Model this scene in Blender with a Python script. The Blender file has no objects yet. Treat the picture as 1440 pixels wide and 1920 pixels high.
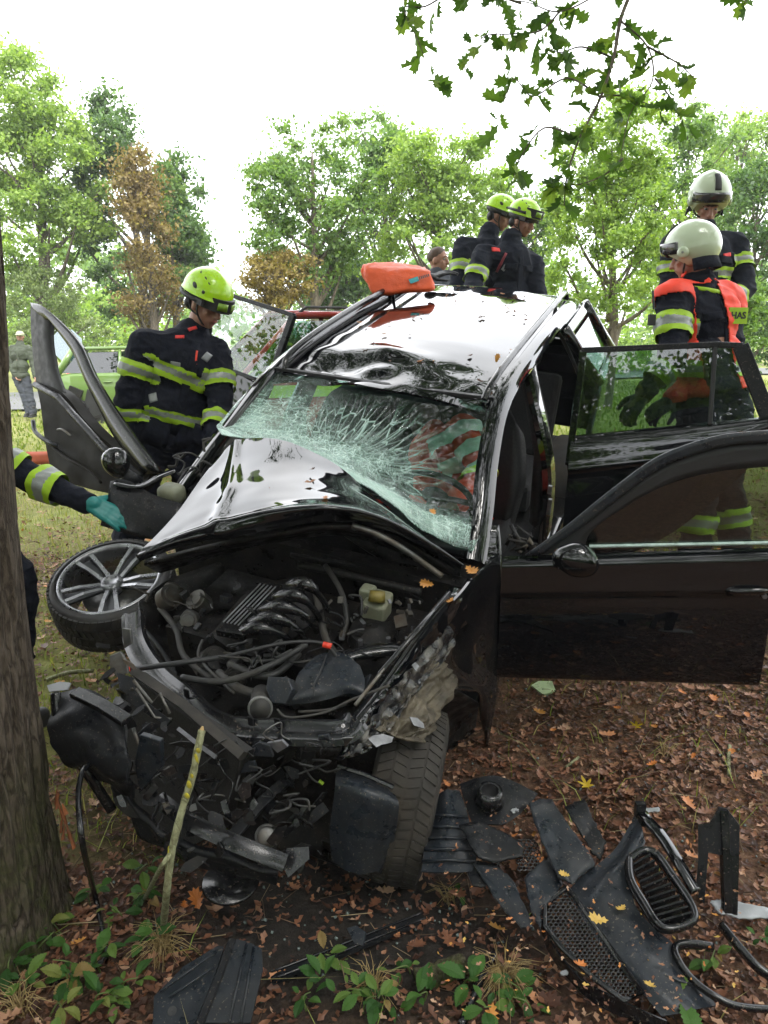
import bpy, bmesh, math, random
import numpy as np
from mathutils import Vector, Matrix, noise as mnoise

# ------------------------------------------------------------------ camera, sky, sun, exposure
sc = bpy.context.scene
COL = sc.collection
CAMZ = 1.7
PITCH = 13.0
F = 1400.0
cam_d = bpy.data.cameras.new('camera')
cam = bpy.data.objects.new('camera', cam_d)
COL.objects.link(cam)
cam.location = (0, 0, CAMZ)
cam.rotation_euler = (math.radians(90 - PITCH), 0, 0)
cam_d.sensor_fit = 'VERTICAL'
cam_d.sensor_height = 36.0
cam_d.lens = 36.0 * F / 1920.0
cam_d.clip_start = 0.05
cam_d.clip_end = 2000
sc.camera = cam

SUN_EL, SUN_AZ = math.radians(58), math.radians(150)
world = bpy.data.worlds.new('World')
sc.world = world
world.use_nodes = True
wn = world.node_tree
wn.nodes.clear()
def wnode(t, **kw):
    n = wn.nodes.new(t)
    for k, v in kw.items():
        setattr(n, k, v)
    return n
w_out = wnode('ShaderNodeOutputWorld')
w_sky = wnode('ShaderNodeTexSky', sky_type='NISHITA')
w_sky.sun_disc = False
w_sky.sun_elevation = SUN_EL
w_sky.sun_rotation = SUN_AZ
w_bg1 = wnode('ShaderNodeBackground')
w_bg1.inputs['Strength'].default_value = 0.12
wn.links.new(w_sky.outputs[0], w_bg1.inputs[0])
w_tc = wnode('ShaderNodeTexCoord')
w_no = wnode('ShaderNodeTexNoise')
w_no.inputs['Scale'].default_value = 2.2
w_no.inputs['Detail'].default_value = 5
wn.links.new(w_tc.outputs['Generated'], w_no.inputs['Vector'])
w_cr = wnode('ShaderNodeValToRGB')
w_cr.color_ramp.elements[0].position = 0.3
w_cr.color_ramp.elements[0].color = (0.86, 0.89, 0.93, 1)
w_cr.color_ramp.elements[1].position = 0.7
w_cr.color_ramp.elements[1].color = (1.0, 1.0, 1.0, 1)
wn.links.new(w_no.outputs['Fac'], w_cr.inputs[0])
w_bg2 = wnode('ShaderNodeBackground')
w_bg2.inputs['Strength'].default_value = 1.12
wn.links.new(w_cr.outputs[0], w_bg2.inputs[0])
w_mix = wnode('ShaderNodeMixShader')
w_mix.inputs[0].default_value = 0.93
wn.links.new(w_bg1.outputs[0], w_mix.inputs[1])
wn.links.new(w_bg2.outputs[0], w_mix.inputs[2])
wn.links.new(w_mix.outputs[0], w_out.inputs['Surface'])

sun_d = bpy.data.lights.new('sun', 'SUN')
sun_d.energy = 1.4
sun_d.angle = math.radians(25)
sun_d.color = (1.0, 0.97, 0.92)
sun = bpy.data.objects.new('sun', sun_d)
COL.objects.link(sun)
sdir = Vector((math.sin(SUN_AZ) * math.cos(SUN_EL), math.cos(SUN_AZ) * math.cos(SUN_EL), math.sin(SUN_EL)))
sun.rotation_euler = sdir.to_track_quat('Z', 'Y').to_euler()
sun.location = (0, 0, 30)

sc.view_settings.view_transform = 'Standard'
sc.view_settings.look = 'None'
sc.view_settings.gamma = 1
sc.view_settings.use_curve_mapping = False
sc.view_settings.exposure = 2.0
sc.render.engine = 'CYCLES'
sc.cycles.max_bounces = 7
sc.cycles.transparent_max_bounces = 12
sc.cycles.caustics_reflective = False
sc.cycles.caustics_refractive = False
sc.cycles.use_denoising = True

# ------------------------------------------------------------------ measuring helpers
th = math.radians(PITCH)
CX = Vector((1, 0, 0))
CD = Vector((0, -math.sin(th), -math.cos(th)))      # image down
CF = Vector((0, math.cos(th), -math.sin(th)))       # view axis
C0 = Vector((0, 0, CAMZ))
def ray(px, py):
    return CF + CX * ((px - 720) / F) + CD * ((py - 960) / F)
def P(px, py, d):
    return C0 + ray(px, py) * d
def plane3(a, b, c):
    """a,b,c world points; returns f(px,py)->point of that plane"""
    n = (b - a).cross(c - a)
    def f(px, py, off=0.0):
        r = ray(px, py)
        return C0 + r * ((a - C0).dot(n) / r.dot(n)) + n.normalized() * off
    return f
# car frame: u towards the car's left side, v rearwards, w up
CM = Matrix(((0.9217, 0.3879, 0.0077), (-0.3706, 0.8861, -0.2784), (-0.1148, 0.2538, 0.9604)))
CT = Vector((-0.8592, 2.1424, -0.3412))
def cw(u, v, w):
    return CM @ Vector((u, v, w)) + CT
def on(axis, val, px, py):
    n = CM.col[axis]
    r = ray(px, py)
    o = CT + n * val
    return C0 + r * ((o - C0).dot(n) / r.dot(n))
def onu(px, py, u): return on(0, u, px, py)
def onv(px, py, v): return on(1, v, px, py)
def onw(px, py, w): return on(2, w, px, py)

GP = [(0, .6, .02), (-1, 1.2, -.02), (1.2, 1.0, .02), (0, 1.7, -.1), (-1.25, 1.95, -.08), (1.3, 1.9, -.03),
      (.15, 2.5, -.22), (-.6, 2.4, -.2), (-1.27, 2.9, -.12), (1.3, 2.9, .02), (2.4, 3, .12), (-2.2, 3.4, -.02),
      (1.25, 4.98, .42), (-.2, 5.56, .56), (.4, 4.2, .2), (2.3, 4.6, .42), (3, 6.2, .62), (1, 7.4, .72), (-1.6, 4.6, .12), (-3, 5, .05),
      (-2.2, 7.5, .1), (-5, 9, 0), (-8, 17, -.05), (-14, 18, -.05), (0, 12, .45), (6, 12, .6), (8, 28, .45), (0, 25, .3), (14, 20, .5), (-10, 35, 0),
      (5, 4, .4), (8, 2, .3), (-6, 2, .0), (0, -4, .1), (5, -4, .1), (-5, -4, .1)]
GPA = np.array(GP, float)
def gz(x, y, rough=True):
    x = np.asarray(x, float); y = np.asarray(y, float)
    sh = x.shape
    X = x.ravel()[:, None]; Y = y.ravel()[:, None]
    d2 = (X - GPA[:, 0]) ** 2 + (Y - GPA[:, 1]) ** 2
    w = 1.0 / (d2 + 0.12 + 0.004 * (Y ** 2)) ** 1.6
    z = (w * GPA[:, 2]).sum(1) / w.sum(1)
    if rough:
        xr = X[:, 0]; yr = Y[:, 0]
        z = z + 0.014 * np.sin(5.1 * xr + 1.3 * np.sin(3.3 * yr)) * np.cos(4.3 * yr + .7) + 0.009 * np.sin(11.7 * xr + 2 * np.sin(7 * yr)) * np.sin(9.3 * yr + .3)
        z = z + 0.004 * np.sin(31 * xr + 4 * np.sin(13 * yr)) * np.sin(27 * yr)
    return z.reshape(sh)
def g1(x, y):
    return float(gz(np.array([x]), np.array([y]))[0])

# ------------------------------------------------------------------ object helpers
ROOTINV = {}
def tag(o, label=None, cat=None, group=None, kind=None):
    if label: o['label'] = label
    if cat: o['category'] = cat
    if group: o['group'] = group
    if kind: o['kind'] = kind
    return o
def root(name, label, cat, loc=(0, 0, 0), rot=None, group=None):
    o = bpy.data.objects.new(name, None)
    COL.objects.link(o)
    m = Matrix.Translation(Vector(loc))
    if rot is not None:
        m = m @ rot.to_4x4()
    o.matrix_world = m
    o.empty_display_size = .1
    ROOTINV[o.name] = m.inverted()
    tag(o, label, cat, group)
    return o
def rinv(p):
    while p.parent is not None:
        p = p.parent
    return ROOTINV.get(p.name, Matrix.Identity(4))
def me_arrays(name, V, faces_flat, nper, mat_idx=None, smooth=True):
    """V (n,3), faces_flat 1-d int array, nper verts per face"""
    me = bpy.data.meshes.new(name)
    nf = len(faces_flat) // nper
    me.vertices.add(len(V)); me.vertices.foreach_set('co', np.asarray(V, np.float32).ravel())
    me.loops.add(len(faces_flat)); me.loops.foreach_set('vertex_index', np.asarray(faces_flat, np.int32))
    me.polygons.add(nf)
    me.polygons.foreach_set('loop_start', np.arange(nf, dtype=np.int32) * nper)
    me.polygons.foreach_set('loop_total', np.full(nf, nper, np.int32))
    if smooth: me.polygons.foreach_set('use_smooth', np.ones(nf, bool))
    me.update(calc_edges=True)
    return me
def link(name, me, parent=None):
    o = bpy.data.objects.new(name, me)
    COL.objects.link(o)
    if parent is not None: o.parent = parent
    return o
def mesh(name, VF, mat, parent=None, smooth=False, origin=None, auto=None):
    """VF = (verts world, faces) ; optional third: material index per face"""
    V, Fc = VF[0], VF[1]
    me = bpy.data.meshes.new(name)
    if parent is not None:
        m = rinv(parent)
        V = [m @ Vector(v) for v in V]
        org = None
    else:
        if origin is None:
            lo = [min(v[i] for v in V) for i in range(3)]; hi = [max(v[i] for v in V) for i in range(3)]
            origin = ((lo[0] + hi[0]) / 2, (lo[1] + hi[1]) / 2, lo[2])
        org = Vector(origin)
        V = [Vector(v) - org for v in V]
    me.from_pydata([tuple(v) for v in V], [], [tuple(f) for f in Fc])
    mats = mat if isinstance(mat, (list, tuple)) else [mat]
    for mm in mats: me.materials.append(mm)
    if len(VF) > 2 and VF[2] is not None:
        me.polygons.foreach_set('material_index', VF[2])
    if smooth: me.polygons.foreach_set('use_smooth', [True] * len(me.polygons))
    bm = bmesh.new(); bm.from_mesh(me)
    bmesh.ops.recalc_face_normals(bm, faces=bm.faces)
    if auto is not None:
        a = math.radians(auto)
        for e in bm.edges:
            if len(e.link_faces) == 2 and e.calc_face_angle(0) > a: e.smooth = False
    bm.to_mesh(me); bm.free()
    me.update()
    o = link(name, me, parent)
    if parent is None: o.location = org
    return o
def bevel(o, w=0.004, seg=2, ang=35):
    m = o.modifiers.new('bevel', 'BEVEL'); m.width = w; m.segments = seg; m.limit_method = 'ANGLE'; m.angle_limit = math.radians(ang)
    m.harden_normals = False
    return o
def join(*parts):
    V, Fc, I = [], [], []
    k = 0
    for p in parts:
        b = len(V)
        V += [Vector(v) for v in p[0]]
        Fc += [tuple(i + b for i in f) for f in p[1]]
        I += list(p[2]) if len(p) > 2 and p[2] is not None else [0] * len(p[1])
    return V, Fc, I
def withmat(VF, i):
    return VF[0], VF[1], [i] * len(VF[1])
def box(c, sx, sy, sz, R=None):
    c = Vector(c); V = []
    for z in (-1, 1):
        for x, y in ((-1, -1), (1, -1), (1, 1), (-1, 1)):
            v = Vector((x * sx / 2, y * sy / 2, z * sz / 2))
            V.append(c + (R @ v if R else v))
    return V, [(0, 3, 2, 1), (4, 5, 6, 7), (0, 1, 5, 4), (1, 2, 6, 5), (2, 3, 7, 6), (3, 0, 4, 7)]
def carbox(u0, u1, v0, v1, w0, w1):
    V = [cw(u, v, w) for w in (w0, w1) for u, v in ((u0, v0), (u1, v0), (u1, v1), (u0, v1))]
    return V, [(0, 3, 2, 1), (4, 5, 6, 7), (0, 1, 5, 4), (1, 2, 6, 5), (2, 3, 7, 6), (3, 0, 4, 7)]
def frames(path):
    T = []
    n = len(path)
    for i in range(n):
        a = path[max(0, i - 1)]; b = path[min(n - 1, i + 1)]
        t = (b - a)
        T.append(t.normalized() if t.length > 1e-9 else Vector((0, 0, 1)))
    up = Vector((0, 0, 1)) if abs(T[0].z) < .9 else Vector((1, 0, 0))
    N = []
    x = T[0].cross(up).normalized()
    for i in range(n):
        x = (x - T[i] * x.dot(T[i])).normalized()
        N.append((x, T[i].cross(x)))
    return T, N
def tube(path, r, n=8, cap=True, flat=1.0, closed=False):
    path = [Vector(p) for p in path]
    rs = r if isinstance(r, (list, tuple)) else [r] * len(path)
    if closed: path = path + [path[0], path[1]]; rs = list(rs) + [rs[0], rs[1]]
    T, N = frames(path)
    if closed:
        path = path[:-1]; rs = rs[:-1]; T = T[:-1]; N = N[:-1]
    V, Fc = [], []
    for p, (x, y), rr in zip(path, N, rs):
        for k in range(n):
            a = 2 * math.pi * k / n
            V.append(p + x * (math.cos(a) * rr) + y * (math.sin(a) * rr * flat))
    for i in range(len(path) - 1):
        for k in range(n):
            k2 = (k + 1) % n
            Fc.append((i * n + k, i * n + k2, (i + 1) * n + k2, (i + 1) * n + k))
    if cap:
        Fc.append(tuple(range(n))[::-1]); Fc.append(tuple((len(path) - 1) * n + k for k in range(n)))
    return V, Fc
def smooth_path(pts, per=5):
    pts = [Vector(p) for p in pts]
    if len(pts) < 3: return pts
    out = []
    n = len(pts)
    for i in range(n - 1):
        p0 = pts[max(0, i - 1)]; p1 = pts[i]; p2 = pts[i + 1]; p3 = pts[min(n - 1, i + 2)]
        for k in range(per):
            t = k / per
            out.append(0.5 * ((2 * p1) + (p2 - p0) * t + (2 * p0 - 5 * p1 + 4 * p2 - p3) * t * t + (3 * p1 - p0 - 3 * p2 + p3) * t ** 3))
    out.append(pts[-1])
    return out
def sweep(path, prof, up, closed_prof=True, cap=True):
    """prof: list of (a,b): a along side (T x up), b along up"""
    path = [Vector(p) for p in path]
    T, _ = frames(path)
    V, Fc = [], []
    n = len(prof)
    for i, p in enumerate(path):
        upv = up[i] if isinstance(up, list) else up
        s = T[i].cross(upv).normalized(); u2 = s.cross(T[i]).normalized()
        for a, b in prof: V.append(p + s * a + u2 * b)
    for i in range(len(path) - 1):
        for k in range(n if closed_prof else n - 1):
            k2 = (k + 1) % n
            Fc.append((i * n + k, i * n + k2, (i + 1) * n + k2, (i + 1) * n + k))
    if cap and closed_prof:
        Fc.append(tuple(range(n))[::-1]); Fc.append(tuple((len(path) - 1) * n + k for k in range(n)))
    return V, Fc
def interp_rows(rows, nu, nv):
    """rows: list of lists of Vector (same count); Catmull-Rom resample to nu x nv"""
    R = [resample(r, nu) for r in rows]
    out = []
    cols = [resample([R[i][j] for i in range(len(R))], nv) for j in range(nu)]
    return [[cols[j][i] for j in range(nu)] for i in range(nv)]
def resample(pts, n):
    pts = [Vector(p) for p in pts]
    m = len(pts)
    out = []
    for k in range(n):
        t = k / (n - 1) * (m - 1)
        i = min(int(t), m - 2); t -= i
        p0 = pts[max(0, i - 1)] if i > 0 else pts[0] * 2 - pts[1]
        p1 = pts[i]; p2 = pts[i + 1]
        p3 = pts[i + 2] if i + 2 < m else pts[-1] * 2 - pts[-2]
        out.append(0.5 * ((2 * p1) + (p2 - p0) * t + (2 * p0 - 5 * p1 + 4 * p2 - p3) * t * t + (3 * p1 - p0 - 3 * p2 + p3) * t ** 3))
    return out
def sheet(G, th, away=None, disp=None):
    """thick surface from grid G[i][j]; thickness th on the side away from the camera"""
    nv, nu = len(G), len(G[0])
    Nn = []
    for i in range(nv):
        row = []
        for j in range(nu):
            a = G[i][min(j + 1, nu - 1)] - G[i][max(j - 1, 0)]
            b = G[min(i + 1, nv - 1)][j] - G[max(i - 1, 0)][j]
            n = a.cross(b)
            if n.length < 1e-12: n = Vector((0, 0, 1))
            n.normalize(); row.append(n)
        Nn.append(row)
    mid = G[nv // 2][nu // 2]
    sgn = 1 if Nn[nv // 2][nu // 2].dot((away if away is not None else (mid - C0))) > 0 else -1
    if disp:
        G = [[G[i][j] + Nn[i][j] * disp(i / (nv - 1), j / (nu - 1)) for j in range(nu)] for i in range(nv)]
    V = [G[i][j] for i in range(nv) for j in range(nu)]
    B = [G[i][j] + Nn[i][j] * th * sgn for i in range(nv) for j in range(nu)]
    off = len(V)
    Fc = []
    for i in range(nv - 1):
        for j in range(nu - 1):
            a, b, c, d = i * nu + j, i * nu + j + 1, (i + 1) * nu + j + 1, (i + 1) * nu + j
            Fc.append((a, b, c, d)); Fc.append((d + off, c + off, b + off, a + off))
    for j in range(nu - 1):
        Fc.append((j + 1, j, j + off, j + 1 + off))
        q = (nv - 1) * nu + j
        Fc.append((q, q + 1, q + 1 + off, q + off))
    for i in range(nv - 1):
        a = i * nu; b = (i + 1) * nu
        Fc.append((a, b, b + off, a + off))
        a = i * nu + nu - 1; b = (i + 1) * nu + nu - 1
        Fc.append((b, a, a + off, b + off))
    return V + B, Fc
def prism(pts, vec):
    pts = [Vector(p) for p in pts]
    n = len(pts)
    V = pts + [p + vec for p in pts]
    Fc = [tuple(range(n)), tuple(range(2 * n - 1, n - 1, -1))]
    for i in range(n):
        j = (i + 1) % n
        Fc.append((i, j, j + n, i + n))
    return V, Fc
def pplate(pix, pl, th=.01):
    """outline in pixels on plane function pl, thickness away from camera"""
    pts = [pl(*q) for q in pix]
    n = (pts[1] - pts[0]).cross(pts[2] - pts[1])
    a = Vector((0, 0, 0))
    for i in range(len(pts)):
        a += (pts[i] - pts[0]).cross(pts[(i + 1) % len(pts)] - pts[0])
    a.normalize()
    if a.dot(pts[0] - C0) < 0: a = -a
    return prism(pts, a * th)
def lathe(prof, c, axis, n=24, cap=False):
    """prof list of (r, h) along axis from c"""
    axis = Vector(axis).normalized()
    x = axis.orthogonal().normalized(); y = axis.cross(x)
    V, Fc = [], []
    for r, h in prof:
        for k in range(n):
            a = 2 * math.pi * k / n
            V.append(Vector(c) + axis * h + (x * math.cos(a) + y * math.sin(a)) * r)
    for i in range(len(prof) - 1):
        for k in range(n):
            k2 = (k + 1) % n
            Fc.append((i * n + k, i * n + k2, (i + 1) * n + k2, (i + 1) * n + k))
    if cap:
        Fc.append(tuple(range(n))[::-1]); Fc.append(tuple((len(prof) - 1) * n + k for k in range(n)))
    return V, Fc
def ell(c, rx, ry, rz, R=None, n=16, m=10, fn=None):
    V, Fc = [], []
    c = Vector(c)
    for i in range(m + 1):
        ph = math.pi * i / m
        for k in range(n):
            a = 2 * math.pi * k / n
            v = Vector((math.sin(ph) * math.cos(a), math.sin(ph) * math.sin(a), math.cos(ph)))
            if fn: v = fn(v)
            v = Vector((v.x * rx, v.y * ry, v.z * rz))
            V.append(c + (R @ v if R else v))
    for i in range(m):
        for k in range(n):
            k2 = (k + 1) % n
            Fc.append((i * n + k, (i + 1) * n + k, (i + 1) * n + k2, i * n + k2))
    return V, Fc
def basis(x=None, y=None, z=None):
    """rotation whose z column is z and whose y is close to y"""
    z = Vector(z).normalized()
    x = Vector(y).cross(z).normalized()
    y = z.cross(x)
    return Matrix((x, y, z)).transposed()

# ------------------------------------------------------------------ materials
def newmat(name):
    m = bpy.data.materials.new(name); m.use_nodes = True
    nt = m.node_tree
    b = nt.nodes['Principled BSDF']
    return m, nt, b
def setin(b, **kw):
    for k, v in kw.items():
        k = k.replace('_', ' ')
        if k in b.inputs:
            if isinstance(v, tuple) and len(v) == 3: v = (*v, 1)
            b.inputs[k].default_value = v
def N(nt, t, **kw):
    n = nt.nodes.new(t)
    for k, v in kw.items(): setattr(n, k, v)
    return n
def coords(nt, kind='Object', scale=1.0):
    tc = N(nt, 'ShaderNodeTexCoord')
    mp = N(nt, 'ShaderNodeMapping')
    s = scale if isinstance(scale, tuple) else (scale,) * 3
    mp.inputs['Scale'].default_value = s
    nt.links.new(tc.outputs[kind], mp.inputs[0])
    return mp.outputs[0]
def noisen(nt, vec, scale, detail=4, rough=.55, dist=0):
    n = N(nt, 'ShaderNodeTexNoise')
    n.inputs['Scale'].default_value = scale; n.inputs['Detail'].default_value = detail
    n.inputs['Roughness'].default_value = rough; n.inputs['Distortion'].default_value = dist
    nt.links.new(vec, n.inputs['Vector'])
    return n.outputs['Fac']
def ramp(nt, fac, stops):
    r = N(nt, 'ShaderNodeValToRGB')
    e = r.color_ramp.elements
    while len(e) < len(stops): e.new(.5)
    for i, (p, c) in enumerate(stops):
        e[i].position = p
        if not isinstance(c, tuple): c = (c, c, c)
        e[i].color = (*c, 1)
    nt.links.new(fac, r.inputs[0])
    return r.outputs[0]
def mixc(nt, fac, a, b, mode='MIX'):
    m = N(nt, 'ShaderNodeMixRGB', blend_type=mode)
    for i, x in ((0, fac), (1, a), (2, b)):
        if isinstance(x, bpy.types.NodeSocket): nt.links.new(x, m.inputs[i])
        else: m.inputs[i].default_value = (*x, 1) if isinstance(x, tuple) and len(x) == 3 else x
    return m.outputs[0]
def bump(nt, b, h, strength=.3, dist=.01):
    bn = N(nt, 'ShaderNodeBump')
    bn.inputs['Strength'].default_value = strength; bn.inputs['Distance'].default_value = dist
    nt.links.new(h, bn.inputs['Height'])
    nt.links.new(bn.outputs[0], b.inputs['Normal'])
    return bn
MATS = {}
def pm(name, col, rough=.5, metal=0.0, nscale=30, var=.25, bmp=.15, bscale=None, bdist=.004, coat=0, spec=.5, dirt=None, dscale=6, damt=.5, specks=0.0):
    """general worn material: colour variation, roughness variation, fine bump, optional dirt colour"""
    m, nt, b = newmat(name)
    setin(b, Base_Color=col, Roughness=rough, Metallic=metal, Coat_Weight=coat, Specular_IOR_Level=spec)
    v = coords(nt)
    n1 = noisen(nt, v, nscale, 5)
    lo = tuple(c * (1 - var) for c in col); hi = tuple(min(1, c * (1 + var)) for c in col)
    c = ramp(nt, n1, [(.3, lo), (.7, hi)])
    if dirt:
        n2 = noisen(nt, v, dscale, 6, .65)
        f = ramp(nt, n2, [(.45, 0.0), (.62 if damt > .6 else .7, damt)])
        c = mixc(nt, f, c, dirt)
        rr = ramp(nt, n2, [(.4, rough), (.7, min(1, rough + .35))])
        nt.links.new(rr, b.inputs['Roughness'])
    else:
        rr = ramp(nt, n1, [(.25, max(0, rough * .75)), (.75, min(1, rough * 1.25))])
        nt.links.new(rr, b.inputs['Roughness'])
    if specks:
        sk = ramp(nt, noisen(nt, v, 130, 2, .5), [(.64, 0.0), (.69, specks)])
        c = mixc(nt, sk, c, (.16, .13, .1))
        wet = ramp(nt, noisen(nt, v, 14, 5, .6), [(.35, rough * .45), (.6, rough * 1.35)])
        nt.links.new(wet, b.inputs['Roughness'])
    nt.links.new(c, b.inputs['Base Color'])
    if bmp: bump(nt, b, noisen(nt, v, bscale or nscale * 2, 4), bmp, bdist)
    MATS[name] = m
    return m
random.seed(7)
rng = np.random.default_rng(7)
U = random.uniform

def paint(name, col, rough=.06, dirt=(.06, .056, .05), damt=.035, wave=.02):
    m, nt, b = newmat(name)
    v = coords(nt)
    n2 = noisen(nt, v, 9, 7, .7)
    spots = noisen(nt, v, 160, 2, .5)
    f = ramp(nt, n2, [(.5, 0.0), (.75, damt)])
    sp = ramp(nt, spots, [(.66, 0.0), (.72, damt * 1.6)])
    f2 = mixc(nt, 1.0, f, sp, 'ADD')
    nt.links.new(mixc(nt, f2, col, dirt), b.inputs['Base Color'])
    nt.links.new(ramp(nt, f2, [(0, rough), (.5, .55)]), b.inputs['Roughness'])
    setin(b, Coat_Weight=1.0, Coat_Roughness=.02, Coat_IOR=1.52, Specular_IOR_Level=.06)
    bump(nt, b, noisen(nt, v, 5, 3, .5), wave, .02)
    return m
M_PAINT = paint('black_car_paint', (.0025, .003, .004))
M_PAINTD = paint('black_car_paint_dusty', (.004, .0045, .0055), .1, (.09, .075, .055), .25, .03)
M_PLAST = pm('black_plastic', (.009, .010, .012), .42, nscale=40, var=.3, bmp=.12, dirt=(.02, .017, .012), dscale=8, damt=.3, spec=.2, specks=.4)
M_PLASTG = pm('grey_black_plastic_underside', (.012, .0155, .0205), .42, nscale=30, var=.3, bmp=.2, dirt=(.035, .03, .024), dscale=7, damt=.35, spec=.3, specks=.5)
M_GLOSSP = pm('glossy_black_plastic', (.006, .0065, .008), .2, nscale=30, var=.2, bmp=.05, dirt=(.02, .017, .013), dscale=9, damt=.25, specks=.4)
M_RUBBER = pm('rubber', (.018, .018, .018), .55, nscale=25, var=.3, bmp=.2, dirt=(.09, .075, .055), dscale=6, damt=.4)
M_TYRED = pm('dusty_tyre_tread', (.019, .016, .013), .8, nscale=14, var=.45, bmp=.35, dirt=(.05, .04, .027), dscale=5, damt=.6)
M_ALLOY = pm('machined_alloy', (.3, .305, .32), .22, metal=.9, nscale=20, var=.15, bmp=.05, dirt=(.1, .09, .07), dscale=9, damt=.4)
M_ALLOYD = pm('anthracite_alloy', (.06, .063, .068), .4, metal=.5, nscale=20, var=.2, bmp=.1)
M_STEEL = pm('bare_bent_steel', (.16, .16, .155), .42, metal=.8, nscale=18, var=.5, bmp=.3, dirt=(.16, .11, .06), dscale=7, damt=.6)
M_STEELB = pm('bright_torn_metal', (.17, .17, .18), .35, metal=.7, nscale=25, var=.4, bmp=.3)
M_MUDDY = pm('muddy_torn_liner', (.085, .07, .047), .6, nscale=9, var=.6, bmp=.8, bscale=14, bdist=.02, dirt=(.012, .01, .009), dscale=6, damt=.8)
M_INTER = pm('charcoal_cloth_interior', (.006, .0065, .008), .85, nscale=80, var=.4, bmp=.3)
M_TRIM = pm('door_trim_panel', (.008, .007, .0055), .6, nscale=12, var=.4, bmp=.2, dirt=(.02, .016, .01), dscale=5, damt=.4, spec=.15)
M_ENGD = pm('engine_dark_metal', (.007, .007, .0075), .5, metal=.0, nscale=20, var=.6, bmp=.4, dirt=(.035, .028, .02), dscale=12, damt=.35, spec=.25, specks=.3)
M_ALUM = pm('cast_aluminium', (.07, .067, .06), .5, metal=.6, nscale=25, var=.4, bmp=.4, dirt=(.07, .05, .035), dscale=9, damt=.8)
M_RESERV = pm('aged_white_plastic', (.17, .18, .125), .4, nscale=15, var=.15, bmp=.1, dirt=(.12, .1, .05), dscale=9, damt=.5)
M_RED = pm('red_plastic', (.65, .045, .02), .4)
M_ORANGE = pm('orange_tarpaulin', (.6, .075, .012), .55, nscale=8, var=.12, bmp=.5, bscale=14, bdist=.02)
M_ORANGEM = pm('orange_salvage_mat', (.36, .075, .035), .6, nscale=8, var=.2, bmp=.3)
M_REDM = pm('red_salvage_sheet', (.33, .035, .03), .6, nscale=8, var=.2, bmp=.3)
M_WHITE = pm('white_plastic', (.24, .25, .26), .4, nscale=8, var=.08, bmp=.05)
M_TEAL = pm('teal_print', (.03, .3, .33), .5)
M_TURNOUT = pm('dark_navy_turnout_cloth', (.008, .0095, .016), .9, nscale=60, var=.45, bmp=.6, bscale=11, bdist=.03, spec=.12)
M_TURNOUT2 = pm('faded_navy_turnout_cloth', (.011, .0135, .021), .9, nscale=60, var=.4, bmp=.5, bscale=9, bdist=.03, spec=.15)
M_YEL = pm('fluorescent_yellow_tape', (.27, .44, .006), .6, nscale=30, var=.08, bmp=.15)
M_SILV = pm('silver_reflective_tape', (.2, .215, .205), .35, metal=.1, nscale=40, var=.12, bmp=.15)
M_HELY = pm('fluorescent_yellow_helmet_shell', (.34, .60, .004), .28, nscale=6, var=.06, bmp=.02, coat=.4)
M_HELW = pm('cream_white_helmet_shell', (.4, .47, .33), .2, nscale=5, var=.05, bmp=.02, coat=.5)
M_BLK = pm('matt_black', (.012, .012, .013), .6)
M_VISOR = pm('dark_visor', (.03, .03, .032), .12, coat=.5, bmp=0)
M_SKIN = pm('skin', (.31, .155, .105), .5, nscale=18, var=.14, bmp=.1)
M_HAIR = pm('brown_hair', (.06, .032, .018), .6, nscale=60, var=.4, bmp=.6)
M_LIP = pm('lips', (.33, .11, .09), .5)
M_VEST = pm('fluorescent_orange_vest', (.72, .045, .018), .7, nscale=20, var=.08, bmp=.3, bscale=10, bdist=.015)
M_GLOVET = pm('teal_nitrile_glove', (.004, .15, .14), .45, nscale=12, var=.12, bmp=.3)
M_OLIVE = pm('olive_shirt', (.04, .05, .03), .85, nscale=20, var=.2)
M_DENIM = pm('dark_trousers', (.03, .035, .045), .85, nscale=30, var=.3)
M_CARGREEN = paint('pale_green_car_paint', (.12, .2, .05), .12, (.2, .2, .15), .1)
M_CARRED = paint('red_car_paint', (.22, .012, .01), .12, (.2, .15, .12), .1)
def glassmat(name, tint=(.75, .85, .82), rough=.0, alpha=.3):
    m, nt, b = newmat(name)
    out = nt.nodes['Material Output']
    tr = N(nt, 'ShaderNodeBsdfTransparent'); tr.inputs[0].default_value = (*tint, 1)
    gl = N(nt, 'ShaderNodeBsdfGlossy'); gl.inputs['Roughness'].default_value = rough + .01
    fr = N(nt, 'ShaderNodeFresnel'); fr.inputs[0].default_value = 1.6
    ad = N(nt, 'ShaderNodeMath', operation='MULTIPLY_ADD'); ad.inputs[1].default_value = 1.3; ad.inputs[2].default_value = alpha
    gb = N(nt, 'ShaderNodeNewGeometry')
    inv = N(nt, 'ShaderNodeMath', operation='SUBTRACT'); inv.inputs[0].default_value = 1.0; nt.links.new(gb.outputs['Backfacing'], inv.inputs[1])
    mb = N(nt, 'ShaderNodeMath', operation='MULTIPLY'); nt.links.new(fr.outputs[0], mb.inputs[0]); nt.links.new(inv.outputs[0], mb.inputs[1])
    nt.links.new(mb.outputs[0], ad.inputs[0])
    cl = N(nt, 'ShaderNodeClamp'); nt.links.new(ad.outputs[0], cl.inputs[0])
    mx = N(nt, 'ShaderNodeMixShader')
    nt.links.new(cl.outputs[0], mx.inputs[0]); nt.links.new(tr.outputs[0], mx.inputs[1]); nt.links.new(gl.outputs[0], mx.inputs[2])
    nt.links.new(mx.outputs[0], out.inputs['Surface'])
    return m
M_GLASS = glassmat('tinted_side_glass', (.38, .5, .45), 0, .03)
M_GLASSD = glassmat('dark_tinted_glass', (.16, .22, .2), 0, .05)
M_GLASSM = glassmat('front_door_glass', (.5, .58, .5), 0, .02)
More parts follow.
